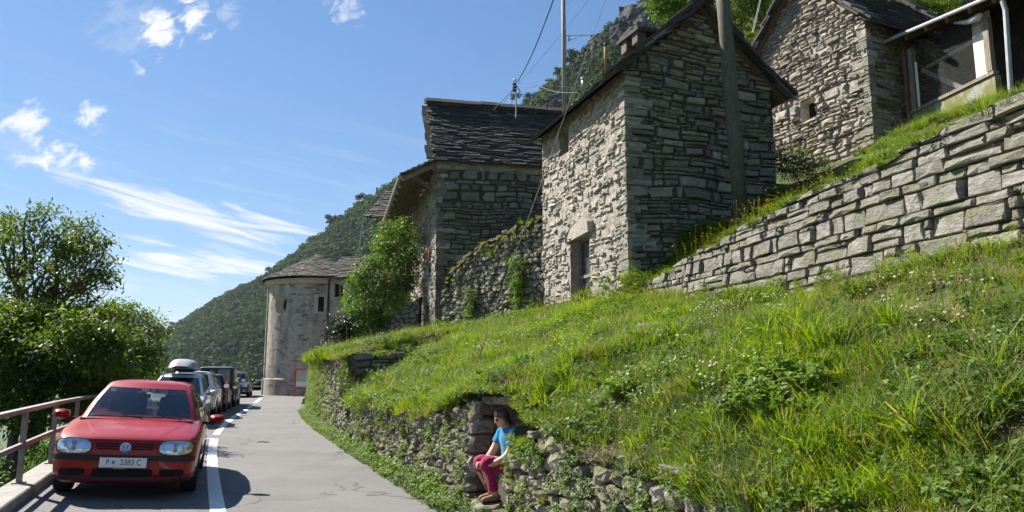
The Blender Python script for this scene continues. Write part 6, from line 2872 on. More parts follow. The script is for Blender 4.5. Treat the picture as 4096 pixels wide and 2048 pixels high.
for k, (x, y) in enumerate(((1535, 1090), (1552, 1106), (1562, 1108), (1550, 1125), (1543, 1100))):
 mb = MB()
 bloom(mb, P(x, y, D5 - 2.1), .05, k)
 mb.build('rose', ROSE, sh)
cam_b = [(1345, 1300, 42), (1385, 1290, 42), (1340, 1350, 45), (1375, 1345, 42), (1400, 1320, 36), (1360, 1385, 36), (1330, 1390, 30)]
D6 = 31.0
cs = tree('camellia_bush', 'dark glossy-leaved bush with red blooms left of the rose shrub', P(1360, 1420, D6) - Vector((0, 0, .3)), [pxblob(x, y, D6 + gg.uniform(-.5, .5), r) for x, y, r in cam_b], .04, LEAF_GLOSSY, BARK, .11, 9.0, 9, 17, spread=.12, cat='bush')
for k, (x, y) in enumerate(((1372, 1225), (1370, 1290), (1393, 1275), (1380, 1260))):
 mb = MB()
 bloom(mb, P(x, y, D6 - .9), .045, 30 + k)
 mb.build('bloom', ROSE_R, cs)
# plants on the rubble wall
D7 = 25.2
for nm, lab, bl_, sd, dd in (('fern_clump', 'bright fern growing at the foot of the rubble wall', [(1880, 1170, 26), (1895, 1205, 30), (1880, 1235, 30), (1905, 1250, 24)], 18, 26.2), ('hazel_bush', 'narrow leafy bush growing on the rubble wall beside the middle barn', [(2065, 1050, 30), (2085, 1085, 36), (2070, 1130, 38), (2095, 1170, 40), (2075, 1195, 36), (2100, 1120, 30)], 19, 24.2)):
 tree(nm, lab, P(bl_[-1][0], bl_[-1][1] + 40, dd), [pxblob(x, y, dd, r) for x, y, r in bl_], .02, LEAF_BUSH, BARK, .10, 10, 8, sd, cat='fern' if 'fern' in nm else 'bush', spread=.1)
tree('gate_herb', 'leafy weed at the corner foot of the tall house', P(1755, 1330, 27.6), [pxblob(1752, 1305, 27.6, 22), pxblob(1745, 1290, 27.6, 14)], .015, LEAF_BUSH, BARK, .09, 12, 8, 23, cat='weed', spread=.08)
# trees behind the barns
D8 = 31
behind = [(2640, 15, 55), (2690, 30, 55), (2740, 5, 60), (2800, 15, 60), (2660, -40, 70), (2780, -60, 90), (2640, 60, 30)]
tree('maple_tree', 'bright green tree top showing over the ridge of the middle barn', P(2720, 400, D8), [pxblob(x, y, D8 + gg.uniform(-.8, .8), r) for x, y, r in behind], .14, LEAF_BUSH, BARK, .17, 5, 9, 20, spread=.2)
D9 = 28.5
pines = [(2960, 60, 70), (3010, 20, 70), (3090, 40, 55), (3060, 110, 45), (2980, 140, 45), (3100, 160, 42), (3020, -50, 90), (3140, -20, 60), (2940, -20, 60), (3110, 240, 45), (3060, 280, 40)]
tree('dark_conifer', 'dark-trunked tree in the gap between the middle barn and the upper barn', P(3035, 420, D9), [pxblob(x, y, D9 + gg.uniform(.0, 1.5), r) for x, y, r in pines], .26, LEAF_DARK, BARK, .13, 5, 9, 21, spread=.18)
# a fan palm in that gap
pal = thing('fan_palm', 'small yellow-green fan palm beside the dark trunk between the barns', 'palm', P(3020, 330, 27.0))
mb = MB()
pc = P(3010, 200, 27.0)
for k in range(9):
 a = .2 + k * .36
 hub = pc + Vector((math.cos(a) * .35, -.1 + .1 * math.sin(k), math.sin(a) * .45))
 mb2 = MB()
 for j in range(14):
  b_ = a - 1.3 + j * .2
  e = hub + Vector((math.cos(b_) * .36, -.05, math.sin(b_) * .36 - .08))
  s_ = Vector((-math.sin(b_), 0, math.cos(b_))) * .022
  mb2.add([hub, hub.lerp(e, .5) - s_, e, hub.lerp(e, .5) + s_], [(0, 1, 2, 3)])
 mb2.build('frond', m_leaf('palm_frond%d' % k, [(0, (.10, .12, .02)), (1, (.16, .16, .03))], .4, .1), pal)
 mb.tube([pc - Vector((0, 0, .25)), hub], .012, 5)
mb.tube([P(3020, 340, 27.0), pc - Vector((0, 0, .2))], .10, 8)
mb.build('trunk', BARK, pal)
# rounded dark bush in the shade at the foot of the upper barn
tree('shaded_bush', 'dark rounded bush in the shadow below the upper barn', P(3200, 720, 20.6) - Vector((0, 0, .6)), [pxblob(3170, 620, 20.8, 55), pxblob(3230, 635, 20.6, 55), pxblob(3280, 650, 20.6, 40), pxblob(3110, 620, 20.9, 50), pxblob(3200, 670, 20.4, 60), pxblob(3150, 690, 20.4, 55), pxblob(3250, 700, 20.4, 55), pxblob(3120, 660, 20.6, 50)], .03, LEAF_DARK, BARK, .06, 12, 9, 22, cat='bush', spread=.08)

# ------------------------------------------------------------------ vehicles
def m_paint(name, col, flake=0.0, coat=1.0, rough=.35, dirt=.06, spec=.5):
 t = NT(name)
 v = t.coord('Object')
 dust = t.noise(v, 3.0, 6, .6)
 c = t.mix(t.math('MULTIPLY', t.step(dust, .35, .75), dirt), col, (.30, .28, .25))
 t.bsdf(c, rough, t.bump(t.noise(v, 900, 2, .5), .04, .001), flake, spec, Coat_Weight=coat, Coat_Roughness=.06)
 return t.mat


def m_glass(name, tint=(.75, .85, .80)):
 """clear car glass: sharp reflections, lets the cabin show"""
 t = NT(name)
 gl = t.N('ShaderNodeBsdfGlossy')
 gl.inputs['Roughness'].default_value = .02
 tr = t.N('ShaderNodeBsdfTransparent')
 tr.inputs[0].default_value = (*tint, 1)
 lw = t.N('ShaderNodeLayerWeight')
 lw.inputs['Blend'].default_value = .5
 ms = t.N('ShaderNodeMixShader')
 t.L(t.math('ADD', t.math('MULTIPLY', t.math('POWER', lw.outputs['Facing'], 4.0), .8), .11, True), ms.inputs[0])
 t.L(tr.outputs[0], ms.inputs[1])
 t.L(gl.outputs[0], ms.inputs[2])
 t.L(ms.outputs[0], t.out.inputs[0])
 return t.mat


RUBBER = m_flat('tyre_rubber', (.018, .018, .018), .85, .25, 20, .3, .004)
TRIM = m_flat('black_trim', (.014, .014, .015), .55, .2, 12, .2, .002)
RIM = m_flat('alloy', (.45, .45, .46), .35, .08, 10, metal=.9)
CHROME = m_flat('chrome', (.75, .75, .76), .12, .03, 10, metal=1.0)
GLASS = m_glass('car_glass')
GLASS_D = m_glass('dim_cabin_glass', (.09, .10, .105))  # dark cabin behind the panes put into the tint
LAMP_IN = m_flat('lamp_reflector', (.62, .64, .64), .18, .12, 30, metal=.85)
AMBER = m_flat('amber_lens', (.36, .24, .21), .25, .05)
TAIL = m_flat('red_lens', (.38, .012, .012), .2, .05, Coat_Weight=1.0)
CABIN = m_flat('cabin_lining', (.05, .052, .055), .85, .15)
SEATF = m_flat('seat_fabric', (.035, .037, .042), .9, .2, 30)
BLACKV = m_flat('void_black', (.006, .006, .006), .9, .1)
PLATE_W = m_flat('plate_white', (.74, .74, .70), .4, .04)
INK = m_flat('plate_ink', (.02, .02, .025), .5, .05)


def cinterp(tab, y):
 """smooth interpolation of a table [(y, v), ...]"""
 ys = [a for a, _ in tab]
 vs = [b for _, b in tab]
 if y <= ys[0]:
  return vs[0]
 if y >= ys[-1]:
  return vs[-1]
 i = max(k for k in range(len(ys) - 1) if ys[k] <= y)
 h = ys[i + 1] - ys[i]
 t = (y - ys[i]) / h
 d = [(vs[k + 1] - vs[k]) / (ys[k + 1] - ys[k]) for k in range(len(ys) - 1)]
 def sl(k):
  if k == 0:
   return d[0]
  if k == len(ys) - 1:
   return d[-1]
  if d[k - 1] * d[k] <= 0:
   return 0
  return 2 * d[k - 1] * d[k] / (d[k - 1] + d[k])
 m0, m1 = sl(i) * h, sl(i + 1) * h
 t2, t3 = t * t, t ** 3
 return (2 * t3 - 3 * t2 + 1) * vs[i] + (t3 - 2 * t2 + t) * m0 + (-2 * t3 + 3 * t2) * vs[i + 1] + (t3 - t2) * m1


class Car:
 """local frame: front at y = 0, rear at y = L, x to the left-hand side of someone facing the rear"""

 def __init__(self, name, label, L, W, paint, M, width, top, shoulder, bottom, cab, wheels, wr, sections=(), group='cars parked along the kerb'):
  self.t = thing(name, label, 'car', group=group, mat=M)
  self.L, self.W, self.paint = L, W, paint
  self.width, self.top, self.shoulder, self.bottom = width, top, shoulder, bottom
  self.wheels, self.wr = wheels, wr
  self.build_body()
  self.build_cabin(cab)
  for yw in wheels:
   for s in (-1, 1):
    self.wheel(s, yw)

 def section(self, y):
  w = cinterp(self.width, y) * self.W / 2
  zt, zs, zb = cinterp(self.top, y), cinterp(self.shoulder, y), cinterp(self.bottom, y)
  zt = max(zt, zs + .004)
  pts = [(0, zb), (w * .55, zb), (w * .86, zb + .01), (w * .965, zb + .05), (w * .985, zb + .14), (w * .995, zb + (zs - zb) * .42), (w, zb + (zs - zb) * .62), (w * .992, zs - .10), (w * .98, zs - .045), (w * .955, zs - .008), (w * .90, zs + (zt - zs) * .35), (w * .72, zs + (zt - zs) * .72), (w * .40, zs + (zt - zs) * .94), (0, zt)]
  out = []
  for (x, z) in pts:
   for yw in self.wheels:
    R_ = self.wr + .055
    dy = abs(y - yw)
    if dy < R_ and x > w * .5 and z < zs - .05:
     az = self.wr + math.sqrt(R_ * R_ - dy * dy)
     z = max(z, min(az, zs - .06))
   out.append((x, z))
  return out

 def build_body(self):
  ys = [0]
  y = 0
  brk = sorted(set([0.0, self.L] + [a for a, _ in self.width] + [a for a, _ in self.top]))
  ys = sorted(set(list(np.linspace(0, self.L, 90)) + brk + [yw + s * (self.wr + .055) * k for yw in self.wheels for s in (-1, 1) for k in (1.0, .98, .9, .75, .5, .25)]))
  ys = [y for y in ys if 0 <= y <= self.L]
  mb = MB()
  np_ = 14
  for y in ys:
   sec = self.section(y)
   row = [(x, y, z) for x, z in sec] + [(-x, y, z) for x, z in sec[-2:0:-1]]
   mb.v += row
  nr = 26
  for j in range(len(ys) - 1):
   for i in range(nr):
    a, b = j * nr + i, j * nr + (i + 1) % nr
    mb.f.append((a, b, b + nr, a + nr))
  for j, rev in ((0, False), (len(ys) - 1, True)):
   c = len(mb.v)
   zs = [mb.v[j * nr + i][2] for i in range(nr)]
   mb.v.append((0, ys[j], (min(zs) + max(zs)) / 2))
   for i in range(nr):
    a, b = j * nr + i, j * nr + (i + 1) % nr
    mb.f.append((b, a, c) if not rev else (a, b, c))
  mb.m = [0] * len(mb.f)
  self.body = mb.build('body', self.paint, self.t, smooth=True, local=True)
  self.bvh = BVHTree.FromPolygons([Vector(v) for v in mb.v], mb.f)
  # dark underside and wheel wells
  u = MB()
  u.box((0, self.L / 2, .33), (self.W * .80, self.L * .9, .26))
  for yw in self.wheels:
   u.box((0, yw, .42), (self.W * .93, self.wr * 2.15, .5))
  u.build('underbody', BLACKV, self.t, local=True)

 def build_cabin(self, c):
  """c: dict of tables over height t 0..1: front (y), rear (y), hw (half width); z0, z1; bow; crown; pillars"""
  z0, z1 = c['z0'], c['z1']
  NV = 10
  NF, NS, NRR = 24, 22, 12
  rings = []
  for j in range(NV + 1):
   t = j / NV
   yf, yr, hw = cinterp(c['front'], t), cinterp(c['rear'], t), cinterp(c['hw'], t)
   bf, br = c['bowf'] * (1 - .35 * t), c['bowr'] * (1 - .35 * t)
   z = z0 + (z1 - z0) * t
   ring = []
   for i in range(NF + 1):                       # windscreen, x from + to -
    a = 1 - 2 * i / NF
    ring.append((hw * .93 * a, yf + bf * a * a, z))
   for i in range(1, NS):                        # side at -x, front to rear
    k = i / NS
    ya = yf + bf + (yr - br - yf - bf) * k
    ring.append((-hw * (1 - .07 * (1 - min(1, k * 8))) * (1 - .05 * max(0, k - .8) * 5), ya, z))
   for i in range(NRR + 1):
    a = -1 + 2 * i / NRR
    ring.append((hw * .93 * a, yr - br * a * a, z))
   for i in range(1, NS):
    k = 1 - i / NS
    ya = yf + bf + (yr - br - yf - bf) * k
    ring.append((hw * (1 - .07 * (1 - min(1, k * 8))) * (1 - .05 * max(0, k - .8) * 5), ya, z))
   rings.append(ring)
  n = len(rings[0])
  # roof rings
  yf1, yr1 = cinterp(c['front'], 1), cinterp(c['rear'], 1)
  cy_ = (yf1 + yr1) / 2
  for (s, dz) in ((.94, .028), (.80, .055), (.5, .075)):
   rings.append([(x * s, cy_ + (y - cy_) * (1 - (1 - s) * .9), z1 + dz * c.get('crown', 1) - .0) for x, y, _ in rings[NV]])
  V = [v for r in rings for v in r]
  glass = {}
  body = []
  sw = c['side_windows']
  for j in range(len(rings) - 1):
   for i in range(n):
    f = (j * n + i, j * n + (i + 1) % n, (j + 1) * n + (i + 1) % n, (j + 1) * n + i)
    part = None
    if 1 <= j < NV - 1 or (j == 0):
     if i < NF:
      if 0 < i < NF - 1 or True:
       if (0 if c.get('low_glass') else 0) <= j < NV - 1 and 0 < i < NF - 1:
        part = 'windscreen'
     elif i < NF + NS:
      k = i - NF
      for q, (k0, k1) in enumerate(sw):
       if k0 <= k < k1 and 1 <= j < NV - 1:
        part = 'side_window_l%d' % q
     elif i < NF + NS + NRR:
      k = i - NF - NS
      if 1 <= k < NRR - 1 and c.get('rear_lo', 2) <= j < NV - 1:
       part = 'rear_window'
     else:
      k = NS - 1 - (i - NF - NS - NRR)
      for q, (k0, k1) in enumerate(sw):
       if k0 <= k < k1 and 1 <= j < NV - 1:
        part = 'side_window_r%d' % q
    (glass.setdefault(part, []) if part else body).append(f)
  top = (len(rings) - 1) * n
  body.append(tuple(top + i for i in range(n)))

  def sub(faces):
   idx = sorted({k for f in faces for k in f})
   mp = {k: i for i, k in enumerate(idx)}
   return [V[k] for k in idx], [tuple(mp[k] for k in f) for f in faces]
  v, f = sub(body)
  self.cabin = mk('cabin', v, f, self.paint, self.t, smooth=True, local=True)
  if c.get('two_tone'):
   self.cabin.data.materials.clear()
   self.cabin.data.materials.append(c['two_tone'])
  for k, fs in glass.items():
   v, f = sub(fs)
   # black rubber frame: glass sits 4 mm in
   cen = Vector((0, cy_, (z0 + z1) / 2))
   v = [tuple(Vector(p) + (Vector((0, cy_, p[2])) - Vector(p)).normalized() * .006) for p in v]
   nm = 'windscreen' if k == 'windscreen' else ('rear_window' if k == 'rear_window' else 'side_window')
   mk(nm, v, f, c.get('glass', GLASS) if k == 'windscreen' else c.get('glass_side', GLASS_D), self.t, smooth=True, local=True)
  # lining so that the roof is dark from inside, and floor
  self.cab = c
  self.z0, self.z1 = z0, z1
  m = MB()
  hw = cinterp(c['hw'], 0) * .9
  ya, yb = cinterp(c['front'], 0) + c['bowf'] + .05, cinterp(c['rear'], 0) - .15
  m.box((0, (ya + yb) / 2, z0 - .30), (hw * 2, yb - ya, .04))
  m.box((0, (yf1 + yr1) / 2, z1 - .015), (cinterp(c['hw'], 1) * 1.8, (yr1 - yf1) * .86, .012))
  m.build('cabin_floor', CABIN, self.t, local=True)

 def wheel(self, s, yw):
  x = s * (self.W / 2 - .105)
  w = thing('x', None, None) if False else None
  M = Matrix.Translation((x, yw, self.wr)) @ Matrix.Rotation(math.pi / 2 * s, 4, 'Y')
  m = MB()
  r = self.wr
  m.lathe([(r * .62, -.09), (r * .93, -.10), (r * .99, -.07), (r, -.03), (r, .03), (r * .99, .07), (r * .93, .10), (r * .62, .09)], M, 28)
  ty = m.build('wheel', RUBBER, self.t, smooth=True, local=True)
  m = MB()
  m.lathe([(r * .64, .085), (r * .60, .088), (r * .56, .055), (r * .18, .06), (r * .16, .075), (.0, .075)], M, 24)
  for k in range(7):
   a = 2 * math.pi * k / 7
   d = Vector((math.cos(a), math.sin(a), 0))
   q = Vector((-math.sin(a), math.cos(a), 0))
   vs = [d * r * .15 + q * .03, d * r * .15 - q * .03, d * r * .60 - q * .018, d * r * .60 + q * .018]
   m.add([M @ (v + Vector((0, 0, .084))) for v in vs] + [M @ (v + Vector((0, 0, .055))) for v in vs], [(0, 1, 2, 3), (0, 4, 5, 1), (1, 5, 6, 2), (2, 6, 7, 3), (3, 7, 4, 0)])
  m.build('rim', RIM, ty, smooth=False, local=True)

 # -------- details that follow the curved nose or tail
 def hit(self, x, z, front=True):
  o = Vector((x, -2 if front else self.L + 2, z))
  d = Vector((0, 1 if front else -1, 0))
  h = self.bvh.ray_cast(o, d)
  if h[0] is None:
   x2 = x * .97
   h = self.bvh.ray_cast(Vector((x2, o.y, z)), d)
   if h[0] is None:
    return Vector((x, .35 if front else self.L - .3, z)), d * -1
  n = h[1]
  return h[0], (n if n.dot(d) < 0 else -n)

 def patch(self, name, fn, nu, nv, mat, off=.006, front=True, parent=None, inset=None, label=None):
  """a thin shell laid over the bodywork: fn(i, j) -> (x, z)"""
  m = MB()
  sgn = -1 if front else 1
  pts = []
  for j in range(nv + 1):
   for i in range(nu + 1):
    x, z = fn(i / nu, j / nv)
    p, nn = self.hit(x, z, front)
    q = p + Vector((nn.x * .5, sgn * abs(nn.y) - .0, nn.z * .3)).normalized() * off
    pts.append(q)
  n0 = len(pts)
  pts += [p - Vector((0, sgn * .02, 0)) for p in pts]
  f = []
  for j in range(nv):
   for i in range(nu):
    a = j * (nu + 1) + i
    f.append((a, a + 1, a + nu + 2, a + nu + 1))
  edge = [(i, i + 1) for i in range(nu)] + [(nv * (nu + 1) + i + 1, nv * (nu + 1) + i) for i in range(nu)]
  edge += [((j + 1) * (nu + 1), j * (nu + 1)) for j in range(nv)] + [(j * (nu + 1) + nu, (j + 1) * (nu + 1) + nu) for j in range(nv)]
  for a, b in edge:
   f.append((a, b, b + n0, a + n0))
  m.add(pts, f)
  return m.build(name, mat, parent or self.t, smooth=False, local=True, label=label)

 def rect(self, x0, x1, z0, z1, r=0.0):
  def fn(i, j):
   x = x0 + (x1 - x0) * i
   z = z0 + (z1 - z0) * j
   return x, z
  return fn

 def blob(self, cx, cz, rx, rz, p=2.6, skew=0.0):
  """superellipse as a polar grid: i round, j outwards"""
  def fn(i, j):
   a = 2 * math.pi * i
   ca, sa = math.cos(a), math.sin(a)
   k = (abs(ca) ** p + abs(sa) ** p) ** (-1 / p)
   r = max(.02, j)
   return cx + rx * ca * k * r + skew * rz * sa * k * r, cz + rz * sa * k * r
  return fn

 def mirror(self, s, y, z, mat, w=.22, h=.14, out=.06):
  x = s * (self.W / 2 + out)
  m = MB()
  prof = []
  bm_v, bm_f = [], []
  n = 14
  for j, (yy, k) in enumerate(((-.075, .55), (-.06, .85), (-.03, .98), (.02, 1.0), (.05, .97))):
   for i in range(n):
    a = 2 * math.pi * i / n
    ca, sa = math.cos(a), math.sin(a)
    q = (abs(ca) ** 3.2 + abs(sa) ** 3.2) ** (-1 / 3.2)
    bm_v.append((x + s * w * .45 + w / 2 * ca * q * k, y + yy, z + h / 2 * sa * q * k))
  for j in range(4):
   for i in range(n):
    bm_f.append((j * n + i, j * n + (i + 1) % n, (j + 1) * n + (i + 1) % n, (j + 1) * n + i))
  bm_f.append(tuple(range(n)))
  bm_f.append(tuple(4 * n + i for i in reversed(range(n))))
  m.add(bm_v, bm_f)
  o = m.build('wing_mirror', mat, self.t, smooth=True, local=True)
  m = MB()
  m.add([(x + s * w * .45 + w * .42 * a, y + .052, z + h * .40 * b) for a, b in ((-1, -1), (1, -1), (1, 1), (-1, 1))], [(0, 1, 2, 3)])
  m.build('mirror_glass', CHROME, o, local=True)
  m = MB()
  m.box((x - s * .02, y + .01, z - h * .42), (.16, .05, .045))
  m.build('mirror_foot', TRIM, o, local=True)

 def seat(self, x, y, z):
  m = MB()
  m.box((x, y, z), (.48, .50, .16), bev=.05)
  m.box((0, 0, .30), (.46, .13, .62), Matrix.Translation((x, y + .27, z)) @ Matrix.Rotation(-.25, 4, 'X'), bev=.05)
  m.box((0, 0, .74), (.27, .09, .19), Matrix.Translation((x, y + .27, z)) @ Matrix.Rotation(-.25, 4, 'X'), bev=.035)
  m.build('seat', SEATF, self.t, local=True)


def text_mesh(name, body, size, M, mat, parent, extrude=.002, align='CENTER', local=True):
 cu = bpy.data.curves.new(name, 'FONT')
 cu.body = body
 cu.size = size
 cu.align_x = align
 cu.align_y = 'CENTER'
 cu.extrude = extrude
 tmp = bpy.data.objects.new('tmp_text', cu)
 COL.objects.link(tmp)
 dg = bpy.context.evaluated_depsgraph_get()
 me = bpy.data.meshes.new_from_object(tmp.evaluated_get(dg))
 me.transform(M)
 me.materials.clear()
 bpy.data.objects.remove(tmp)
 return link(name, me, mat, parent, local=local)


def on_road(x, y, dirv):
 """matrix of a vehicle standing on the banked road, its front at (x, y), dirv pointing to its rear"""
 d = Vector((dirv[0], dirv[1], 0)).normalized()
 r = Vector((d.y, -d.x, 0))
 def z(p):
  return road_z(p.x, p.y)
 o = Vector((x, y, 0))
 a = o + d * 2
 yv = (d + Vector((0, 0, (z(o + d * 3.4) - z(o + d * .8)) / 2.6))).normalized()
 xv = (r + Vector((0, 0, (z(a + r * .7) - z(a - r * .7)) / 1.4)))
 xv = (xv - yv * xv.dot(yv)).normalized()
 zv = xv.cross(yv)
 o.z = z(a) - yv.z * 2
 return frame(o, xv, yv, zv)


# ---------- red hatchback
RED = m_paint('red_paint', (.29, .004, .007), 0.0, .55, .45, 0.0, .12)
phi = math.radians(20.5)
gm = on_road(-4.92, 9.60, (-math.sin(phi), math.cos(phi)))
gL, gW = 4.15, 1.735
red = Car('red_hatchback', 'red hatchback with white number plate, nearest of the parked cars', gL, gW, RED, gm,
          width=[(0, .74), (.03, .82), (.08, .885), (.16, .93), (.30, .965), (.6, .99), (1.2, 1.0), (3.2, 1.0), (3.8, .97), (4.05, .92), (4.15, .86)],
          top=[(0, .615), (.025, .70), (.06, .745), (.12, .78), (.30, .825), (.7, .895), (1.08, .955), (1.4, .97), (3.6, .98), (4.0, .95), (4.15, .80)],
          shoulder=[(0, .60), (.025, .685), (.06, .725), (.12, .752), (.30, .785), (.7, .845), (1.08, .89), (1.5, .915), (3.4, .94), (4.0, .92), (4.15, .78)],
          bottom=[(0, .235), (.05, .215), (.2, .20), (3.8, .20), (4.15, .30)],
          cab=dict(z0=.915, z1=1.40, bowf=.24, bowr=.16, crown=.8,
                   front=[(0, .98), (.5, 1.36), (.85, 1.66), (1, 1.84)], rear=[(0, 4.06), (.5, 3.93), (.85, 3.72), (1, 3.52)],
                   hw=[(0, .80), (.4, .735), (.8, .635), (1, .575)], side_windows=[(1, 11), (12, 18)], rear_lo=1, glass=m_glass('green_glass', (.70, .80, .76)), glass_side=m_glass('side_glass', (.35, .40, .38))),
          wheels=(.86, 3.37), wr=.305)
c = red
# headlamps: housing, lens, reflectors
for s in (-1, 1):
 hl_ = c.patch('headlight', c.blob(s * .585, .655, .20, .085, 2.7, .10 * s), 28, 4, LAMP_IN, .010)
 c.patch('lamp_rim', lambda i, j, s=s: c.blob(s * .585, .655, .20 + .009, .085 + .009, 2.7, .10 * s)(i, .94 + .06 * j), 28, 1, TRIM, .016, parent=hl_)
 c.patch('main_reflector', c.blob(s * .66, .658, .070, .066, 2), 18, 3, CHROME, .022, parent=hl_)
 c.patch('low_reflector', c.blob(s * .505, .650, .052, .055, 2), 18, 3, CHROME, .022, parent=hl_)
 c.patch('reflector_core', c.blob(s * .665, .662, .020, .024, 2), 12, 2, GALV, .028, parent=hl_)
 c.patch('indicator', c.blob(s * .578, .69, .026, .026, 2), 14, 2, AMBER, .024, parent=hl_)
 c.patch('indicator', c.blob(s * .578, .625, .026, .026, 2), 14, 2, AMBER, .024, parent=hl_)
 c.mirror(s, 1.42, .955, RED, .215, .135, .055)
 c.patch('fog_grille', c.blob(s * .565, .345, .145, .045, 5), 24, 3, BLACKV, .004)
# grille: dark slots between red bars, emblem in the middle
gr_ = c.patch('grille', c.rect(-.355, .355, .585, .70), 16, 3, RED, .006)
for k in range(3):
 zc_ = .690 - k * .032
 for s in (-1, 1):
  c.patch('slot', c.rect(s * .075, s * (.345 - .012 * k), zc_ - .0085, zc_ + .0085), 8, 1, BLACKV, .013, parent=gr_)
em = c.patch('emblem', c.blob(0, .645, .062, .062, 2), 28, 3, m_flat('emblem_blue', (.06, .16, .38), .3, .05, Coat_Weight=1.0), .022)
p_em, _ = c.hit(0, .645)
ey = p_em.y - .030
def bar(m, a, b, w=.0085):
 a, b = Vector((a[0], 0, a[1])), Vector((b[0], 0, b[1]))
 d = (b - a).normalized()
 q = Vector((-d.z, 0, d.x)) * w / 2
 vs = [Vector((0, ey, .645)) + k for k in (a - q, b - q, b + q, a + q)]
 m.add(vs + [v + Vector((0, .012, 0)) for v in vs], [(0, 1, 2, 3), (0, 4, 5, 1), (1, 5, 6, 2), (2, 6, 7, 3), (3, 7, 4, 0)])
m = MB()
for (a, b) in (((-.020, .050), (0, .006)), ((0, .006), (.020, .050)), ((-.046, .028), (-.020, -.046)), ((-.020, -.046), (0, .004)), ((0, .004), (.020, -.046)), ((.020, -.046), (.046, .028))):
 bar(m, a, b)
n_ = 32
for (r0, r1) in ((.052, .061),):
 vs = []
 for k in range(n_):
  a = 2 * math.pi * k / n_
  for r in (r0, r1):
   vs.append((r * math.cos(a), ey, .645 + r * math.sin(a)))
 m.add(vs, [(2 * k, 2 * k + 1, (2 * k + 3) % (2 * n_), (2 * k + 2) % (2 * n_)) for k in range(n_)])
m.build('letters', m_flat('emblem_silver', (.62, .68, .74), .3, .03, metal=.4), em, local=True)
# bumper strip, lower intake, lip, plate
c.patch('bumper_strip', c.rect(-.80, .80, .487, .553), 40, 2, TRIM, .024)
c.patch('air_intake', c.blob(0, .34, .345, .052, 6), 32, 3, BLACKV, .004)
c.patch('front_lip', c.rect(-.79, .79, .212, .285), 36, 2, TRIM, .012)
c.patch('hood_seam', c.rect(-.62, .62, .738, .742), 30, 1, TRIM, .0035)
pp, _ = c.hit(0, .478)
py = pp.y - .036
m = MB()
m.box((0, py, .465), (.535, .012, .128), bev=.004)
npl = m.build('number_plate', PLATE_W, c.t, local=True)
m = MB()
m.box((0, py + .008, .46), (.555, .012, .152), bev=.004)
m.build('plate_holder', TRIM, npl, local=True)
m = MB()
for z_ in (.5265, .4035):
 m.box((0, py - .0068, z_), (.525, .002, .005))
m.build('plate_border', m_flat('plate_red', (.45, .05, .05), .5), npl, local=True)
Mt = lambda x, z: frame((x, py - .0075, z), (1, 0, 0), (0, 0, 1))
text_mesh('plate_letter', 'P', .098, Mt(-.175, .466) @ Matrix.Scale(.82, 4, (1, 0, 0)), INK, npl)
text_mesh('plate_digits', '2383 C', .098, Mt(.085, .466) @ Matrix.Scale(.84, 4, (1, 0, 0)), INK, npl)
m = MB()
m.prism([(-.018, .022), (.018, .022), (.018, -.006), (.010, -.018), (0, -.024), (-.010, -.018), (-.018, -.006)], .002, Mt(-.112, .468))
m.build('plate_crest', m_flat('crest_blue', (.16, .22, .34), .5), npl, local=True)
text_mesh('holder_text', 'KFZ-SCHILD.AT', .021, frame((-.03, py - .0005, .3935), (1, 0, 0), (0, 0, 1)), PLATE_W, npl, .001)
# wipers, cowl, bonnet creases, cabin furniture
def wiper(car, x0, x1, y0, z0, z1):
 m = MB()
 m.tube([(x0, y0 + .02, z0 + .01), ((x0 + x1) / 2, y0 + .0, (z0 + z1) / 2 + .035), (x1, y0 + .05, z1 + .02)], .008, 6)
 m.box((x1 + (x0 - x1) * .15, y0 + .03, z1 + .02), (.42, .012, .014))
 m.build('wiper', TRIM, car.t, local=True)
wiper(c, .05, -.42, .985, .945, .955)
wiper(c, .56, .02, .985, .945, .955)
m = MB()
m.box((0, 1.05, .925), (1.42, .16, .03))
m.build('cowl', TRIM, c.t, local=True)
m = MB()
m.grid(lambda i, j: (-.68 + 1.36 * i, 1.28 + .36 * j + .10 * (2 * i - 1) ** 2, .93 + .035 * math.sin(math.pi * j)), 12, 5)
m.build('dashboard', CABIN, c.t, smooth=True, local=True)
for x in (-.36, .36):
 c.seat(x, 2.05, .62)
 c.seat(x, 2.95, .64)
m = MB()
for k in range(24):
 pass
wc = Vector((.36, 1.66, .96))
ring = [wc + Vector((.185 * math.cos(a), .10 * math.sin(a) * .5, .185 * math.sin(a) * .86)) for a in np.linspace(0, 2 * math.pi, 25)]
m.tube(ring, .016, 6, cap=False)
m.box((wc.x, wc.y, wc.z), (.30, .03, .05))
m.build('steering_wheel', TRIM, c.t, smooth=True, local=True)
m = MB()
m.box((.02, 1.86, 1.325), (.24, .035, .065), bev=.012)
m.tube([(.02, 1.82, 1.39), (.02, 1.85, 1.35)], .01, 6)
m.build('rear_view_mirror', TRIM, c.t, local=True)
m = MB()
m.box((.02, 1.845, 1.235), (.045, .02, .06), bev=.008)
m.tube([(.02, 1.85, 1.30), (.02, 1.845, 1.26)], .003, 4)
m.build('mirror_pendant', SEATF, c.t, local=True)
for (x, z, w, h, col) in ((-.03, 1.325, .10, .045, (.55, .60, .58)), (.075, 1.325, .06, .04, (.60, .30, .22)), (-.46, 1.31, .07, .045, (.72, .70, .55))):
 m = MB()
 yy = cinterp([(0, .98), (.5, 1.36), (.85, 1.66), (1, 1.84)], (z - .915) / .485) + .24 * .65 * (x / .56) ** 2 + .055
 m.box((x, yy, z), (w, .004, h))
 m.build('windscreen_sticker', m_flat('sticker%d' % int(100 * w), col, .5), c.t, local=True)
m = MB()
m.tube([(0, 3.35, 1.45), (0, 3.62, 1.68)], .006, 5)
m.build('aerial', TRIM, c.t, local=True)
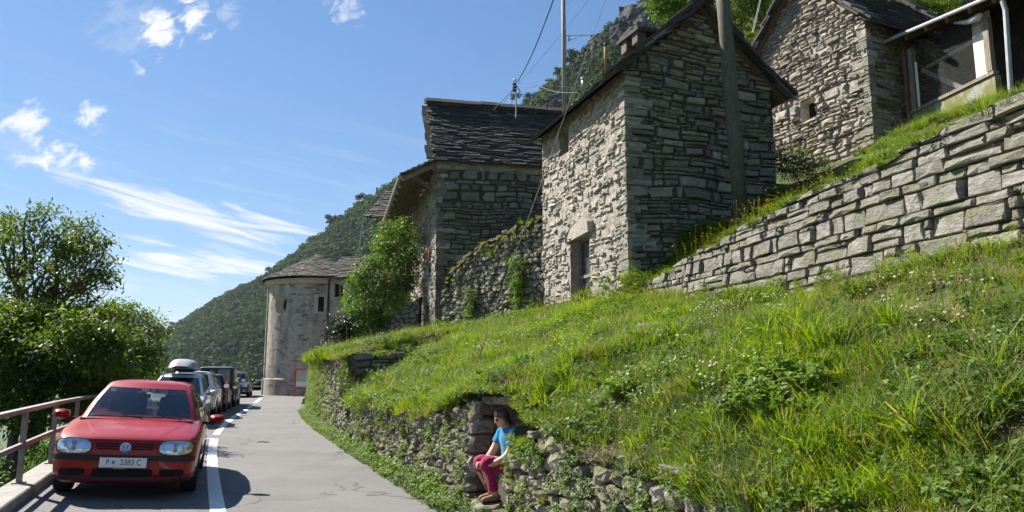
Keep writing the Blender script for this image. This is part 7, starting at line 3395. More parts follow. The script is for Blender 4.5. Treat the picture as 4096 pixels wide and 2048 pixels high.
# bonnet creases
for s in (-1, 1):
 m = MB()
 pts = []
 for k in range(12):
  y = .16 + k * .073
  x = s * (.40 + .022 * k)
  h = c.bvh.ray_cast(Vector((x, y, 2)), Vector((0, 0, -1)))
  if h[0]:
   pts.append(h[0] + Vector((0, 0, -.001)))
 m.tube(pts, .0045, 6)
 m.build('bonnet_crease', RED, c.t, smooth=True, local=True)
for s in (-1, 1):
 m = MB()
 m.box((s * (gW / 2 * .992 + .002), 2.45, .80), (.02, .17, .03), bev=.006)
 m.build('door_handle', TRIM, c.t, local=True)
 m = MB()
 m.box((s * (gW / 2 - .002), 2.1, .50), (.022, 1.9, .05), bev=.008)
 m.build('side_moulding', TRIM, c.t, local=True)

# ---------- generic later cars
def std_car(name, label, L, W, H, paint, M, z_belt, hood_y, hood_z, ws_top, rear_top, rear_bot, wr, wheels, cabw=(.80, .60), side=((1, 11), (12, 19)), boxy=0.0, **kw):
 k = W / 1.735
 return Car(name, label, L, W, paint, M,
               width=[(0, .74 + .1 * boxy), (.04, .84 + .06 * boxy), (.10, .90), (.2, .94), (.4, .975), (.9, 1.0), (L - 1, 1.0), (L - .35, .975), (L - .1, .93), (L, .87 + .05 * boxy)],
               top=[(0, hood_z - .20), (.03, hood_z - .12), (.08, hood_z - .07), (.2, hood_z - .03), (hood_y, hood_z + .08), (hood_y + .5, z_belt + .03), (L - .4, z_belt + .04), (L, z_belt - .10)],
               shoulder=[(0, hood_z - .22), (.03, hood_z - .14), (.08, hood_z - .10), (.2, hood_z - .06), (hood_y, hood_z + .02), (hood_y + .5, z_belt - .02), (L - .4, z_belt), (L, z_belt - .13)],
               bottom=[(0, .27), (.1, .24), (L - .4, .25), (L, .33)],
               cab=dict(z0=z_belt - .02, z1=H - .06, bowf=.24 - .12 * boxy, bowr=.14 - .08 * boxy, crown=.8,
      front=[(0, hood_y), (.5, hood_y + (ws_top - hood_y) * .45), (.85, hood_y + (ws_top - hood_y) * .80), (1, ws_top)],
      rear=[(0, rear_bot), (.5, rear_bot + (rear_top - rear_bot) * .4), (1, rear_top)],
      hw=[(0, cabw[0] * k), (.4, (cabw[0] * .62 + cabw[1] * .38) * k), (1, cabw[1] * k)], side_windows=side, rear_lo=1, glass=kw.get('glass', GLASS_D), glass_side=GLASS_D, two_tone=kw.get('two_tone')),
               wheels=wheels, wr=wr)


SILVER = m_paint('silver_white_paint', (.74, .74, .73), .0)
WHITE = m_paint('cream_white_paint', (.76, .75, .71), .0)
BLACK = m_paint('black_paint', (.008, .008, .009), .0, .35, .5, .02)
NAVY = m_paint('navy_paint', (.009, .014, .028), .0, .5, .4, .02)
TOPBOX = m_flat('grey_plastic', (.36, .36, .37), .45, .05, 8)


def place(yfront, lat, ang):
 """front (nearest end) at distance yfront, lat metres left of the white line"""
 a = math.radians(ang)
 x = wX(yfront) - lat
 return on_road(x, yfront, (-math.sin(a), math.cos(a)))


def lamps(c, x, z, rx, rz, mat=LAMP_IN, front=True, p=3.0):
 for s in (-1, 1):
  h = c.patch('headlight' if front else 'tail_light', c.blob(s * x, z, rx, rz, p, .15 * s), 24, 3, mat, .010, front)
  if front:
   c.patch('main_reflector', c.blob(s * (x + rx * .3), z, rz * .7, rz * .7, 2), 14, 2, CHROME, .02, front, h)


def plate(c, z, front=True, w=.52, mat=PLATE_W):
 p, _ = c.hit(0, z, front)
 m = MB()
 m.box((0, p.y + (-.02 if front else .02), z), (w, .02, .11), bev=.004)
 m.build('number_plate', mat, c.t, local=True)


def turned(M, L):
 """the same stand, the car facing the other way"""
 return M @ Matrix.Translation((0, L, 0)) @ Matrix.Rotation(math.pi, 4, 'Z')


# white estate with roof box, facing us
e = std_car('white_estate_car', 'silver-white estate car with a grey roof box, behind the red hatchback', 4.4, 1.80, 1.56, SILVER, place(22.2, 1.52, 18.5), .98, 1.0, .84, 2.0, 3.85, 4.25, .325, (.88, 3.5), glass=m_glass('blue_glass', (.16, .20, .24)))
lamps(e, .66, .70, .17, .10)
e.patch('grille', e.rect(-.38, .38, .62, .72), 14, 2, TRIM, .008)
e.patch('air_intake', e.rect(-.5, .5, .30, .44), 14, 2, BLACKV, .006)
plate(e, .50)
for s in (-1, 1):
 e.mirror(s, 1.45, 1.02, SILVER, .22, .15)
 m = MB()
 m.tube([(s * .60, 1.95, 1.55), (s * .61, 2.2, 1.60), (s * .61, 3.4, 1.60), (s * .60, 3.7, 1.55)], .018, 8)
 m.build('roof_rail', CHROME, e.t, smooth=True, local=True)
for y in (2.25, 3.1):
 m = MB()
 m.box((0, y, 1.63), (1.45, .05, .03), bev=.008)
 m.build('crossbar', TRIM, e.t, local=True)
m = MB()
nx, ny = 14, 18
def boxpt(i, j, up):
 y = 1.75 + 2.1 * j
 w_ = .43 * (1 - max(0, (.25 - j) / .25) ** 2.2 * .35 - max(0, (j - .85) / .15) ** 2 * .15)
 x = (2 * i - 1) * w_
 e_ = abs(2 * i - 1)
 hgt = (.30 if up else -.10) * (1 - e_ ** 3.4) ** .6 * (1 - max(0, (.3 - j) / .3) ** 2 * .8) * (1 - max(0, (j - .85) / .15) ** 2.5)
 return (x, y, 1.74 + hgt)
m.grid(lambda i, j: boxpt(i, j, True), nx, ny)
rbx = m.build('roof_box', TOPBOX, None, smooth=True)
rbx.parent = e.t
m = MB()
m.grid(lambda i, j: boxpt(1 - i, j, False), nx, ny)
m.build('box_base', TRIM, rbx, smooth=True, local=True)
m = MB()
m.box((0, 2.75, 1.737), (.875, 1.6, .035), bev=.01)
m.build('box_seam', m_flat('pale_grey_plastic', (.52, .52, .53), .4), rbx, local=True)

# white SUV facing away
Mw = turned(place(27.6, 1.62, 17.5), 4.35)
w = std_car('white_suv', 'cream-white SUV seen from behind, just past the estate car with the roof box', 4.35, 1.84, 1.68, WHITE, Mw, 1.08, 1.05, .95, 2.0, 3.95, 4.25, .35, (.85, 3.45))
lamps(w, .72, .88, .10, .14, TAIL, False)
w.patch('bumper', w.rect(-.82, .82, .34, .52), 20, 2, TRIM, .012, False)
plate(w, .72, False)
for s in (-1, 1):
 w.mirror(s, 1.5, 1.12, WHITE, .22, .17)
 m = MB()
 m.tube([(s * .60, 1.95, 1.66), (s * .61, 2.2, 1.72), (s * .61, 3.5, 1.72), (s * .60, 3.8, 1.66)], .022, 8)
 m.build('roof_rail', TRIM, w.t, smooth=True, local=True)

# black small car facing away
Mk = turned(place(31.6, 1.50, 17), 3.85)
k_ = std_car('black_hatchback', 'small black hatchback with tall red tail lights between the white SUV and the off-roader', 3.85, 1.68, 1.58, BLACK, Mk, .98, .95, .85, 1.8, 3.72, 3.80, .30, (.75, 3.2), boxy=.3)
for s in (-1, 1):
 tl = k_.patch('tail_light', k_.rect(s * .72, s * .79, .66, .96), 4, 8, TAIL, .012, False)
 m = MB()
 m.box((s * .70, 3.775, 1.22), (.045, .06, .44), Matrix.Identity(4), bev=.015)
 m.build('upper_lamp', TAIL, tl, local=True)
 m = MB()
 m.box((s * .745, 3.83, .74), (.07, .05, .05), bev=.008)
 m.build('reversing_lamp', PLATE_W, tl, local=True)
 k_.mirror(s, 1.3, 1.0, BLACK, .2, .14)
plate(k_, .62, False)

# black boxy off-roader facing away
Mj = turned(place(35.5, 1.62, 16.5), 4.1)
j_ = std_car('black_off_roader', 'tall boxy black off-roader with a hard top, farther along the row', 4.1, 1.88, 1.92, BLACK, Mj, 1.12, 1.2, 1.02, 1.75, 4.02, 4.06, .40, (.75, 3.25), cabw=(.76, .70), boxy=1.0, side=((2, 9), (10, 14), (15, 20)))
for s in (-1, 1):
 j_.patch('tail_light', j_.rect(s * .70, s * .86, .86, 1.0), 4, 3, TAIL, .02, False)
 j_.mirror(s, 1.55, 1.22, TRIM, .22, .2)
 m = MB()
 m.box((s * .90, 3.25, .86), (.16, 1.0, .06), bev=.02)
 m.build('wheel_arch', TRIM, j_.t, local=True)
 m = MB()
 m.box((s * .90, .75, .86), (.16, 1.0, .06), bev=.02)
 m.build('wheel_arch', TRIM, j_.t, local=True)
m = MB()
Ms = Matrix.Translation((.05, 4.2, 1.0)) @ Matrix.Rotation(-math.pi / 2, 4, 'X')
m.lathe([(.22, -.1), (.36, -.11), (.39, -.05), (.39, .05), (.36, .11), (.0, .11)], Ms, 28)
m.build('spare_wheel', RUBBER, j_.t, smooth=True, local=True)

# dark blue car facing us at the end of the row
n5 = std_car('dark_blue_car', 'dark blue car facing the camera at the far end of the parked row', 4.3, 1.80, 1.58, NAVY, place(46.6, 1.75, 16), .98, 1.05, .88, 2.0, 3.8, 4.2, .33, (.9, 3.5), glass=m_glass('blue_glass2', (.25, .32, .40)))
lamps(n5, .64, .74, .16, .085)
n5.patch('grille', n5.rect(-.4, .4, .56, .72), 14, 2, TRIM, .008)
for s in (-1, 1):
 n5.patch('fog_lamp', n5.blob(s * .60, .42, .06, .06, 2), 14, 2, LAMP_IN, .01)
 n5.mirror(s, 1.5, 1.04, NAVY, .21, .15)
plate(n5, .48)

# ------------------------------------------------------------------ the seated woman
def m_skin():
 t = NT('skin')
 v = t.coord('Object')
 c = t.mix(t.step(t.noise(v, 14, 5, .6), .35, .7), (.50, .27, .19), (.58, .34, .25))
 t.bsdf(c, .5, t.bump(t.noise(v, 160, 3, .6), .15, .002), spec=.35, Subsurface_Weight=.08)
 return t.mat


def m_cloth(name, col, wr=14):
 t = NT(name)
 v = t.coord('Object')
 f_ = t.noise(v, wr, 4, .6, .6)
 c = t.mix(t.step(f_, .3, .7), tuple(k * .82 for k in col), col)
 h = t.math('ADD', f_, t.math('MULTIPLY', t.noise(v, 220, 2, .5), .12))
 t.bsdf(c, .85, t.bump(h, .55, .02), spec=.15, Sheen_Weight=.2)
 return t.mat


SKIN = m_skin()
SHIRT = m_cloth('blue_jersey', (.006, .22, .42))
PANTS = m_cloth('magenta_cotton', (.36, .015, .085))
HAIR = NT('brown_hair')
_v = HAIR.coord('Object', (1, 1, .25))
_n = HAIR.noise(_v, 60, 4, .6)
HAIR.bsdf(HAIR.mix(HAIR.step(_n, .35, .68), (.035, .022, .016), (.15, .095, .07)), .45, HAIR.bump(_n, .6, .004), spec=.4)
HAIR = HAIR.mat
SHOE = m_flat('tan_leather', (.22, .13, .075), .7, .2, 20, .4, .004)

um_ = u0 + (NIP - u0) * .50
hipw = rw_mp(um_, 0.0, -.40)
fw = rw_n(um_).normalized()
lf = Vector((0, 0, 1)).cross(fw)
PM = frame(Vector((hipw.x, hipw.y, 0.0)), fw, lf, (0, 0, 1))
PM = PM @ Matrix.Rotation(math.radians(6), 4, 'Z') @ Matrix.Scale(1.05, 4)
woman = thing('person', 'seated woman in a turquoise T-shirt and magenta trousers with sunglasses, in the wall niche', 'person', mat=PM)


def loft(mb, rings, n=18, cap=True):
 """rings: (centre, axis_a * ra, axis_b * rb)"""
 b = len(mb.v)
 for (c, a, d) in rings:
  c, a, d = Vector(c), Vector(a), Vector(d)
  for k in range(n):
   w = 2 * math.pi * k / n
   mb.v.append(tuple(c + a * math.cos(w) + d * math.sin(w)))
 for j in range(len(rings) - 1):
  for k in range(n):
   mb.f.append((b + j * n + k, b + j * n + (k + 1) % n, b + (j + 1) * n + (k + 1) % n, b + (j + 1) * n + k))
   mb.m.append(0)
 if cap:
  mb.f.append(tuple(b + k for k in reversed(range(n))))
  mb.f.append(tuple(b + (len(rings) - 1) * n + k for k in range(n)))
  mb.m += [0, 0]


def limb(mb, pts, rad, n=14):
 """smooth tapered limb through joints"""
 P_, R_ = [], []
 for i in range(len(pts) - 1):
  for k in range(6):
   t = k / 6
   p0, p1, p2, p3 = [Vector(pts[min(max(i + q, 0), len(pts) - 1)]) for q in (-1, 0, 1, 2)]
   t2, t3 = t * t, t ** 3
   P_.append(.5 * ((2 * p1) + (p2 - p0) * t + (2 * p0 - 5 * p1 + 4 * p2 - p3) * t2 + (3 * p1 - p0 - 3 * p2 + p3) * t3))
   R_.append(rad[i] + (rad[i + 1] - rad[i]) * t)
 P_.append(Vector(pts[-1]))
 R_.append(rad[-1])
 mb.tube(P_, R_, n)


def remesh(o, vox, it=4, fac=.5):
 m = o.modifiers.new('skin', 'REMESH')
 m.mode = 'VOXEL'
 m.voxel_size = vox
 m.use_smooth_shade = True
 s = o.modifiers.new('soften', 'SMOOTH')
 s.factor = fac
 s.iterations = it


def folds(o, amp, size):
 tx = bpy.data.textures.new('folds', 'CLOUDS')
 tx.noise_scale = size
 tx.noise_depth = 2
 d = o.modifiers.new('folds', 'DISPLACE')
 d.texture = tx
 d.strength = amp
 d.mid_level = .5


X, Y_, Z = Vector((1, 0, 0)), Vector((0, 1, 0)), Vector((0, 0, 1))
J = dict(pel=(0, 0, .385), wst=(.015, 0, .52), chs=(.0, 0, .69), shl=(.0, 0, .80), nck=(.03, 0, .885),
         ls=(.065, .165, .795), le=(.20, .215, .545), lw=(.395, .11, .425), rs=(.07, -.165, .795), re=(.19, -.20, .56), rw=(.41, -.03, .44),
         lh=(.02, .088, .365), lk=(.41, .075, .46), la=(.285, .075, .075), rh=(.02, -.088, .365), rk=(.43, -.085, .455), ra=(.24, -.09, .075))
body = MB()
loft(body, [((0, 0, .30), X * .09, Y_ * .14), ((0, 0, .38), X * .115, Y_ * .165), ((.012, 0, .50), X * .105, Y_ * .145), ((.03, 0, .62), X * .11, Y_ * .15), ((.05, 0, .72), X * .105, Y_ * .16), ((.07, 0, .79), X * .08, Y_ * .15), ((.09, 0, .835), X * .058, Y_ * .085), ((.11, 0, .87), X * .05, Y_ * .052), ((.13, 0, .93), X * .048, Y_ * .048)])
for s in 'lr':
 limb(body, [J[s + 's'], J[s + 'e'], J[s + 'w']], [.058, .047, .030])
 limb(body, [J[s + 'h'], J[s + 'k'], J[s + 'a']], [.088, .062, .042])
 a = Vector(J[s + 'a'])
 limb(body, [a, a + Vector((.02, 0, -.035)), a + Vector((.12, .0, -.045))], [.042, .042, .028])
# head: slices in a frame tipped forward
HM = Matrix.Translation((.165, 0, .96)) @ Matrix.Scale(.85, 4) @ Matrix.Rotation(math.radians(16), 4, 'Y') @ Matrix.Rotation(math.radians(4), 4, 'X')
hd = [(-.118, .040, .022, .028), (-.108, .040, .045, .042), (-.085, .028, .066, .056), (-.055, .016, .082, .066), (-.02, .008, .090, .072), (.02, .0, .097, .076), (.055, -.004, .097, .076), (.085, -.008, .085, .068), (.108, -.010, .060, .050), (.120, -.010, .025, .02)]
loft(body, [(HM @ Vector((cx, 0, z)), HM.to_3x3() @ X * rx, Y_ * ry) for z, cx, rx, ry in hd], 24)
hp = lambda x, y, z: HM @ Vector((x, y, z))
body.tube([hp(.092, 0, .022), hp(.108, 0, -.008), hp(.118, 0, -.026), hp(.104, 0, -.038)], [.008, .012, .015, .009], 8)         # nose
body.tube([hp(.088, -.028, -.064), hp(.097, 0, -.063), hp(.088, .028, -.064)], [.006, .010, .006], 8)                         # lips
body.tube([hp(.086, -.028, -.075), hp(.095, 0, -.076), hp(.086, .028, -.075)], [.005, .009, .005], 8)
body.tube([hp(.083, -.05, .032), hp(.097, -.02, .034), hp(.097, .02, .034), hp(.083, .05, .032)], .008, 8)                     # brow
for s in (-1, 1):
 body.tube([hp(-.004, s * .074, .022), hp(-.016, s * .083, .026), hp(-.022, s * .082, .0), hp(-.008, s * .075, -.026)], [.007, .011, .010, .007], 8)   # ear
# hands: palm and five fingers each, clasped before the shin
def hand(w, d, up, side):
 w, d, up, side = Vector(w), Vector(d).normalized(), Vector(up).normalized(), Vector(side).normalized()
 limb(body, [w, w + d * .045, w + d * .085], [.028, .034, .030], 10)
 for k, (o_, ln) in enumerate(((-.027, .062), (-.009, .072), (.010, .068), (.027, .054))):
  b = w + d * .085 + up * o_
  limb(body, [b - d * .02, b + d * ln * .45 + side * .006, b + d * ln * .75 + side * .026, b + d * ln * .80 + side * .048], [.011, .0095, .009, .0075], 8)
 b = w + d * .03 - up * .022
 limb(body, [b, b + d * .03 - up * .022 + side * .012, b + d * .062 - up * .026 + side * .02], [.013, .011, .0085], 8)
hand(J['lw'], (.75, -.55, .02), (.1, .1, 1), (-.25, -.95, 0))
hand(J['rw'], (.80, .40, -.12), (.1, 0, 1), (-.3, .9, 0))
bo_ = body.build('body', SKIN, woman, smooth=True, local=True)
remesh(bo_, .0062, 3, .5)
# T-shirt
sh_ = MB()
loft(sh_, [((.0, 0, .395), X * .132, Y_ * .178), ((.005, 0, .43), X * .138, Y_ * .178), ((.02, 0, .50), X * .128, Y_ * .160), ((.03, 0, .60), X * .128, Y_ * .163), ((.048, 0, .70), X * .128, Y_ * .175), ((.066, 0, .77), X * .102, Y_ * .172), ((.085, 0, .82), X * .078, Y_ * .125), ((.10, 0, .850), X * .064, Y_ * .078)])
for s in 'lr':
 a, b = Vector(J[s + 's']), Vector(J[s + 'e'])
 limb(sh_, [a + Vector((0, -.06 if s == 'l' else .06, .0)), a, a.lerp(b, .36), a.lerp(b, .62)], [.065, .074, .070, .068])
so = sh_.build('t_shirt', SHIRT, woman, smooth=True, local=True)
remesh(so, .009, 3)
folds(so, .016, .07)
# trousers, ending at mid calf
pa_ = MB()
loft(pa_, [((-.01, 0, .285), X * .12, Y_ * .165), ((-.01, 0, .33), X * .135, Y_ * .180), ((0, 0, .40), X * .128, Y_ * .176), ((.005, 0, .435), X * .118, Y_ * .165)])
for s in 'lr':
 k_, a = Vector(J[s + 'k']), Vector(J[s + 'a'])
 limb(pa_, [J[s + 'h'], Vector(J[s + 'h']).lerp(k_, .5) + Vector((0, 0, -.005)), k_, k_.lerp(a, .45), k_.lerp(a, .86)], [.102, .092, .074, .065, .060])
po = pa_.build('trousers', PANTS, woman, smooth=True, local=True)
remesh(po, .009, 3)
folds(po, .013, .06)
# shoes
for s in 'lr':
 m = MB()
 a = Vector(J[s + 'a'])
 limb(m, [a + Vector((-.05, 0, -.035)), a + Vector((.0, 0, -.025)), a + Vector((.08, 0, -.038)), a + Vector((.15, 0, -.046)), a + Vector((.185, 0, -.052))], [.038, .046, .044, .036, .02], 12)
 o = m.build('shoe', SHOE, woman, smooth=True, local=True)
 m = MB()
 m.box((a.x + .06, a.y, .012), (.25, .085, .022), bev=.008)
 m.build('sole', TRIM, o, local=True)
# hair: a bob with a fringe, of overlapping locks
hr_ = MB()
hs = [(-.055, -.040, .060, .074), (-.02, -.028, .080, .086), (.02, -.014, .094, .092), (.055, -.008, .102, .092), (.09, -.010, .092, .082), (.118, -.012, .066, .058), (.134, -.012, .026, .022)]
loft(hr_, [(HM @ Vector((cx, 0, z)), HM.to_3x3() @ X * rx, Y_ * ry) for z, cx, rx, ry in hs], 24)
hg = random.Random(5)
for k in range(420):
 a = hg.uniform(0, 2 * math.pi)
 front = math.cos(a) > .55
 side = abs(math.cos(a)) < .55
 top_ = Vector((-.012 + .03 * math.cos(a), .03 * math.sin(a), .134))
 zend = .030 + hg.uniform(-.012, .012) if front else (-.055 + hg.uniform(-.025, .015) if side else -.085 + hg.uniform(-.03, .02))
 rx, ry = .106, .096
 mid = Vector((-.008 + rx * math.cos(a), ry * math.sin(a), .062 + hg.uniform(-.01, .01)))
 fx = .103 if front else (.085 if side else .082)
 if side and math.cos(a) > .1:
  zend = max(zend, -.01 + hg.uniform(-.02, .02))
 end = Vector((-.012 + fx * math.cos(a) - (.02 if not front else 0), .092 * math.sin(a), zend))
 pts = [top_, top_.lerp(mid, .6) + Vector((0, 0, .022)), mid, end]
 hr_.tube([HM @ p for p in pts], [.003, .0055, .006, .0015], 4)
ho = hr_.build('hair', HAIR, woman, smooth=True, local=True)
# sunglasses and watch
m = MB()
for s in (-1, 1):
 lens = [hp(.103 - .014 * abs(k) * 0 - .012 * (abs(dy) / .055), s * dy, .010 + dz) for k, dy, dz in ((0, .010, .012), (0, .030, .018), (0, .052, .014), (0, .056, -.004), (0, .046, -.022), (0, .024, -.024), (0, .010, -.010))]
 m.add(lens + [p + HM.to_3x3() @ Vector((-.004, 0, 0)) for p in lens], [tuple(range(7)), tuple(range(13, 6, -1))] + [(i, (i + 1) % 7, 7 + (i + 1) % 7, 7 + i) for i in range(7)])
sgl = m.build('sunglasses', m_flat('dark_lens', (.012, .010, .010), .12, .05), woman, local=True)
m = MB()
for s in (-1, 1):
 m.tube([hp(.095, s * .056, .016), hp(.04, s * .080, .018), hp(-.01, s * .082, .022)], .0028, 6)
m.tube([hp(.104, -.012, .014), hp(.108, 0, .017), hp(.104, .012, .014)], .0028, 6)
m.build('frame', m_flat('gold_wire', (.45, .30, .16), .35, .05, metal=.6), sgl, local=True)
w_, d_ = Vector(J['lw']), (Vector(J['lw']) - Vector(J['le'])).normalized()
m = MB()
zax = d_
m.lathe([(.030, -.009), (.0345, -.009), (.0345, .009), (.030, .009)], frame(w_ - d_ * .012, d_.orthogonal(), d_.cross(d_.orthogonal()), d_), 20)
wt = m.build('wristwatch', TRIM, woman, smooth=True, local=True)
m = MB()
nrm_w = (Vector((.1, 1, .35)) - d_ * Vector((.1, 1, .35)).dot(d_)).normalized()
m.lathe([(.0, .006), (.0155, .006), (.017, 0), (.017, -.004)], frame(w_ - d_ * .012 + nrm_w * .034, d_, nrm_w.cross(d_), nrm_w), 18)
m.build('watch_face', m_flat('watch_dial', (.62, .62, .60), .3, .05), wt, local=True)
# stones under her feet
for k, (x, y, r) in enumerate(((.36, .08, .16), (.33, -.12, .15))):
 m = MB()
 p = PM @ Vector((x, y, -.10))
 V, F = poly_stone([(r * math.cos(a) * rb.uniform(.85, 1.2) * 1.2, r * math.sin(a) * rb.uniform(.85, 1.2)) for a in np.linspace(0, 2 * math.pi, 9)[:-1]], lambda u, v, w, p=p: p + fw * u + lf * v + Vector((0, 0, w)), .098, .2, .035, rb, .006)
 o = mk('foot_stone', V, F, STONE_D)
 tag(o, ['flat stone under the left shoe of the seated woman', 'flat stone under the right shoe of the seated woman'][k], 'stone')

# ------------------------------------------------------------------ poles, lamp, wires and other small things
pole = thing('utility_pole', 'thick weathered wooden pole leaning in front of the middle barn gable', 'pole', P(2965, 800, 17.75))
mb = MB()
b0, t0_ = P(2963, 830, 17.75), P(2882, -120, 17.4)
mb.tube([b0 - Vector((0, 0, .5)), b0.lerp(t0_, .3), b0.lerp(t0_, .7), t0_], [.185, .18, .17, .165], 16)
mb.build('shaft', WOOD_POLE, pole, smooth=True)
for x_, sd in ((2985, .02), (3000, .05)):
 mb = MB()
 mb.tube([P(3005, 130, 17.4) + Vector((sd, 0, 0)), P(3045, -40, 17.4) + Vector((sd, 0, 0))], .006, 5)
 mb.build('stay_wire', GALV, pole)

lp = thing('lamp_pole', 'slim grey pole with a bracket lamp rising behind the barn roof', 'street lamp', P(2258, 520, 27.5))
mb = MB()
mb.tube([P(2260, 560, 27.5), P(2256, 200, 27.5), P(2252, -60, 27.5)], [.10, .092, .082], 12)
mb.build('shaft', m_flat('grey_pole', (.26, .25, .21), .8, .15, 3), lp, smooth=True)
mb = MB()
a1, a2, a3, a4 = P(2262, 143, 27.4), P(2340, 141, 27.4), P(2362, 143, 27.4), P(2366, 155, 27.4)
mb.tube([a1, a2, a3, a4], .017, 8)
mb.tube([P(2264, 166, 27.4), P(2333, 143, 27.4)], .010, 6)
mb.build('bracket', GALV, lp)
mb = MB()
mb.box((0, 0, 0), (.09, .09, .19), Matrix.Translation(P(2277, 152, 27.35)))
mb.build('ballast_box', m_flat('cream_box', (.60, .56, .46), .6), lp)
mb = MB()
lm = Matrix.Translation(P(2366, 163, 27.4))
mb.lathe([(.02, .07), (.05, .05), (.14, .01), (.155, -.015), (.14, -.02)], lm, 20)
sh2 = mb.build('lamp_shade', m_flat('enamel', (.45, .42, .38), .5), lp, smooth=True)
mb = MB()
mb.lathe([(.10, -.02), (.10, -.06), (.075, -.11), (.03, -.13), (.0, -.132)], lm, 18)
mb.build('globe', m_flat('milk_glass', (.75, .72, .66), .25, .03), sh2, smooth=True)

# roof mast with insulators on the tall house
ms = thing('roof_mast', 'thin mast with insulators and cables on the ridge of the tall house', 'mast', P(2064, 440, 31.5))
mb = MB()
mb.tube([P(2064, 470, 31.5), P(2063, 318, 31.5)], .035, 8)
mb.build('shaft', GALV, ms)
mb = MB()
for y in (338, 350, 362):
 c = P(2058, y, 31.45)
 mb.box((0, 0, 0), (.16, .12, .07), Matrix.Translation(c))
mb.tube([P(2055, 326, 31.4), P(2082, 368, 31.4), P(2070, 374, 31.4)], .02, 6)
mb.build('insulator', DARK_METAL, ms)
mb = MB()
mb.lathe([(.0, .06), (.05, .045), (.06, 0), (.05, -.045), (0, -.06)], Matrix.Translation(P(2059, 319, 31.4)), 12)
mb.build('cap', WHITE_PAINT, ms, smooth=True)


def cable(name, label, pts, r, sag=0.0, mat=CABLE):
 mb = MB()
 out = []
 for a, b in zip(pts[:-1], pts[1:]):
  for k in range(12):
   t = k / 12
   out.append(a.lerp(b, t) - Vector((0, 0, sag * math.sin(math.pi * t))))
 out.append(pts[-1])
 mb.tube(out, r, 6)
 return tag(mb.build(name, mat, smooth=True), label, 'cable', None)


cable('power_cable', 'thick black cable rising steeply from the roof mast left of the lamp pole', [P(2070, 328, 31.4), P(2235, -60, 20)], .020, .25)
cable('thin_cable', 'hair-thin wire running from the roof mast up past the lamp pole', [P(2080, 328, 31.4), P(2400, -60, 24)], .006, .1)
cable('house_cable', 'dark cable from the roof mast to the eave of the middle barn', [P(2075, 333, 31.4), P(2150, 342, 28), P(2320, 370, 22.5)], .014, .12)
cable('upper_house_cable', 'thin cable running level from the roof mast towards the barn chimney', [P(2075, 331, 31.4), P(2200, 340, 28), P(2345, 345, 22.6)], .005, .05, CABLE)
for k, (x, y, lab) in enumerate(((1975, 440, 'left one of the stay cables falling from the roof mast to the ridge'), (2000, 430, 'middle one of the stay cables falling from the roof mast to the ridge'), (2045, 425, 'steepest of the stay cables falling from the roof mast to the ridge'))):
 cable('stay_cable', lab, [P(2056, 352 + 6 * k, 31.4), P(x, y, 32)], .010 if k else .016)
# guy wire down to its anchor in the meadow
an = None
for yy in np.arange(9, 20, .05):
 for tt_ in np.arange(.0, 1, .02):
  p = meadow_pt(yy, tt_)
  q = proj(p)
  if q:
   e_ = (q[0] - 1880) ** 2 + (q[1] - 1525) ** 2
   if an is None or e_ < an[0]:
    an = (e_, p)
foot = an[1]
topw = P(2432, -30, 22.0)
dirw = (topw - foot).normalized()
gw = thing('guy_wire', 'thin steel guy wire running down to an eye rod anchored in the meadow', 'guy wire', foot)
eye = P(1931, 1388, foot.y + .35)
mb = MB()
mb.tube([foot - (eye - foot).normalized() * .3, eye], .011, 8)
mb.build('anchor_rod', DARK_METAL, gw)
mb = MB()
ring = [eye + Vector((.028 * math.cos(a), 0, .035 * math.sin(a) + .03)) for a in np.linspace(0, 2 * math.pi, 17)]
mb.tube(ring, .009, 6, cap=False)
mb.build('eye', DARK_METAL, gw)
mb = MB()
e0 = eye + Vector((0, 0, .06))
pts = [e0, P(2000, 1180, e0.y + 1.4), P(2155, 760, e0.y + 4.5), P(2270, 430, e0.y + 6.3), P(2432, -30, e0.y + 8.2)]
mb.tube(pts, .0085, 6)
mb.build('wire', m_flat('wire_rope', (.07, .07, .065), .6), gw)

# rooftop pipe and vent on the barn
mb = MB()
mb.tube([P(2421, 290, 21.4), P(2421, 178, 21.4)], .038, 10)
sp = thing('flue_pipe', 'slim rusty flue pipe standing on the middle barn roof', 'flue', P(2421, 290, 21.4))
mb.build('pipe', m_flat('rusty_orange', (.32, .19, .075), .7, .3, 6), sp, smooth=True)
mb = MB()
mb.lathe([(.045, -.08), (.055, 0), (.04, .04), (0, .05)], Matrix.Translation(P(2421, 178, 21.4)), 12)
mb.build('cap', DARK_METAL, sp)
mb = MB()
mb.tube([P(2332, 350, 22.4), P(2332, 318, 22.4)], .05, 8)
vt = thing('roof_vent', 'short metal vent low on the middle barn roof', 'vent', P(2332, 350, 22.4))
mb.build('pipe', GALV, vt, smooth=True)
mb = MB()
mb.lathe([(.075, -.03), (.07, .04), (0, .06)], Matrix.Translation(P(2332, 314, 22.4)), 10)
mb.build('cap', GALV, vt)
# pale pipe by the upper barn
mb = MB()
mb.tube([P(3112, 85, 25.0), P(3104, -40, 25.0)], .065, 8)
o = mb.build('downpipe', MATS['zinc'], barn3, smooth=True)
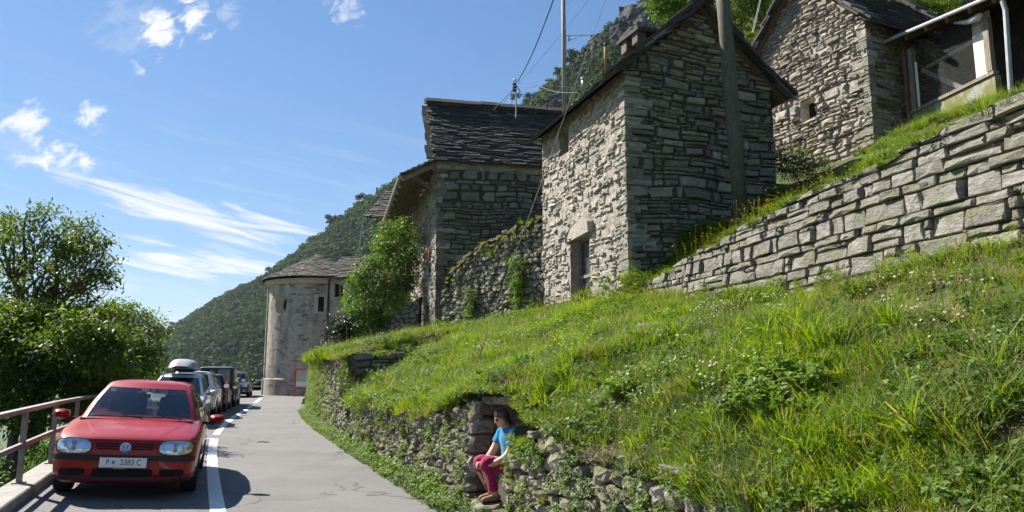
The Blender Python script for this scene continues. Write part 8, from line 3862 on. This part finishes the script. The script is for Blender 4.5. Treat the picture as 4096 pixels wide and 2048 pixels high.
# a weathered plank lying in the meadow
pk = None
for yy in np.arange(6, 16, .1):
 for tt_ in np.arange(.1, 1, .02):
  p = meadow_pt(yy, tt_)
  q = proj(p)
  if q:
   e_ = (q[0] - 2615) ** 2 + (q[1] - 1330) ** 2
   if pk is None or e_ < pk[0]:
    pk = (e_, p)
mb = MB()
mb.box((0, 0, 0), (.42, .14, .035), frame(pk[1] + Vector((0, 0, .12)), (1, .05, .03), (-.05, .9, .35)), bev=.006)
tag(mb.build('wood_plank', WOOD_G), 'short weathered plank lying in the meadow grass below the barn', 'plank')
# slabs sticking out at the foot of the meadow, in the near stretch of the road wall
rs_ = random.Random(9)
for k, (x, y, w_, h_, lab) in enumerate(((2670, 1880, .36, .05, 'long pale slab jutting from the earth right of the seated woman'), (2110, 1740, .15, .08, 'small squared stone beside the shoulder of the seated woman'))):
 best = None
 for yy in np.arange(3, 11, .05):
  p = Vector((lX(yy) - .02, yy, 0))
  r_ = ray(x, y)
  yv = yy
  q = P(x, y, yy)
  e_ = abs(q.x - p.x - .05)
  if best is None or e_ < best[0]:
   best = (e_, q)
 c_ = best[1]
 M = frame(c_, rw_at(u_of(c_.y) + .2) - rw_at(u_of(c_.y) - .2), -rw_n(u_of(c_.y))) @ Matrix.Rotation(rs_.uniform(-.08, .08), 4, 'Y')
 ol = block_outline(-w_ / 2, w_ / 2, -h_ / 2, h_ / 2, 0, rs_, .25, .3)
 V, F = poly_stone(ol, lambda u, v, w, M=M: M @ Vector((u, -w, v)), -.02, .25, .015, rs_, .01)
 tag(mk('stone_slab', V, F, STONE_C), lab, 'stone')
# twig on the road
mb = MB()
tw = P(1050, 1738, 18.6)
tw.z = road_z(tw.x, tw.y) + .012
mb.tube([tw + Vector((-.12, 0, 0)), tw + Vector((-.02, .05, .01)), tw + Vector((.06, .02, 0)), tw + Vector((.16, .06, 0))], .010, 5)
mb.tube([tw + Vector((-.02, .05, .01)), tw + Vector((.05, .14, 0))], .007, 5)
tag(mb.build('twig', BARK), 'small dark twig lying on the empty road', 'twig')

# ------------------------------------------------------------------ summer haze in the valley
hz = NT('haze')
pv = hz.N('ShaderNodeVolumePrincipled')
pv.inputs['Color'].default_value = (.72, .84, 1.0, 1)
pv.inputs['Density'].default_value = .000065
pv.inputs['Anisotropy'].default_value = .2
hz.L(pv.outputs[0], hz.out.inputs['Volume'])
mb = MB()
mb.box((0, 0, 110), (19000, 19000, 390))
hb = mb.build('haze', hz.mat, kind='stuff')
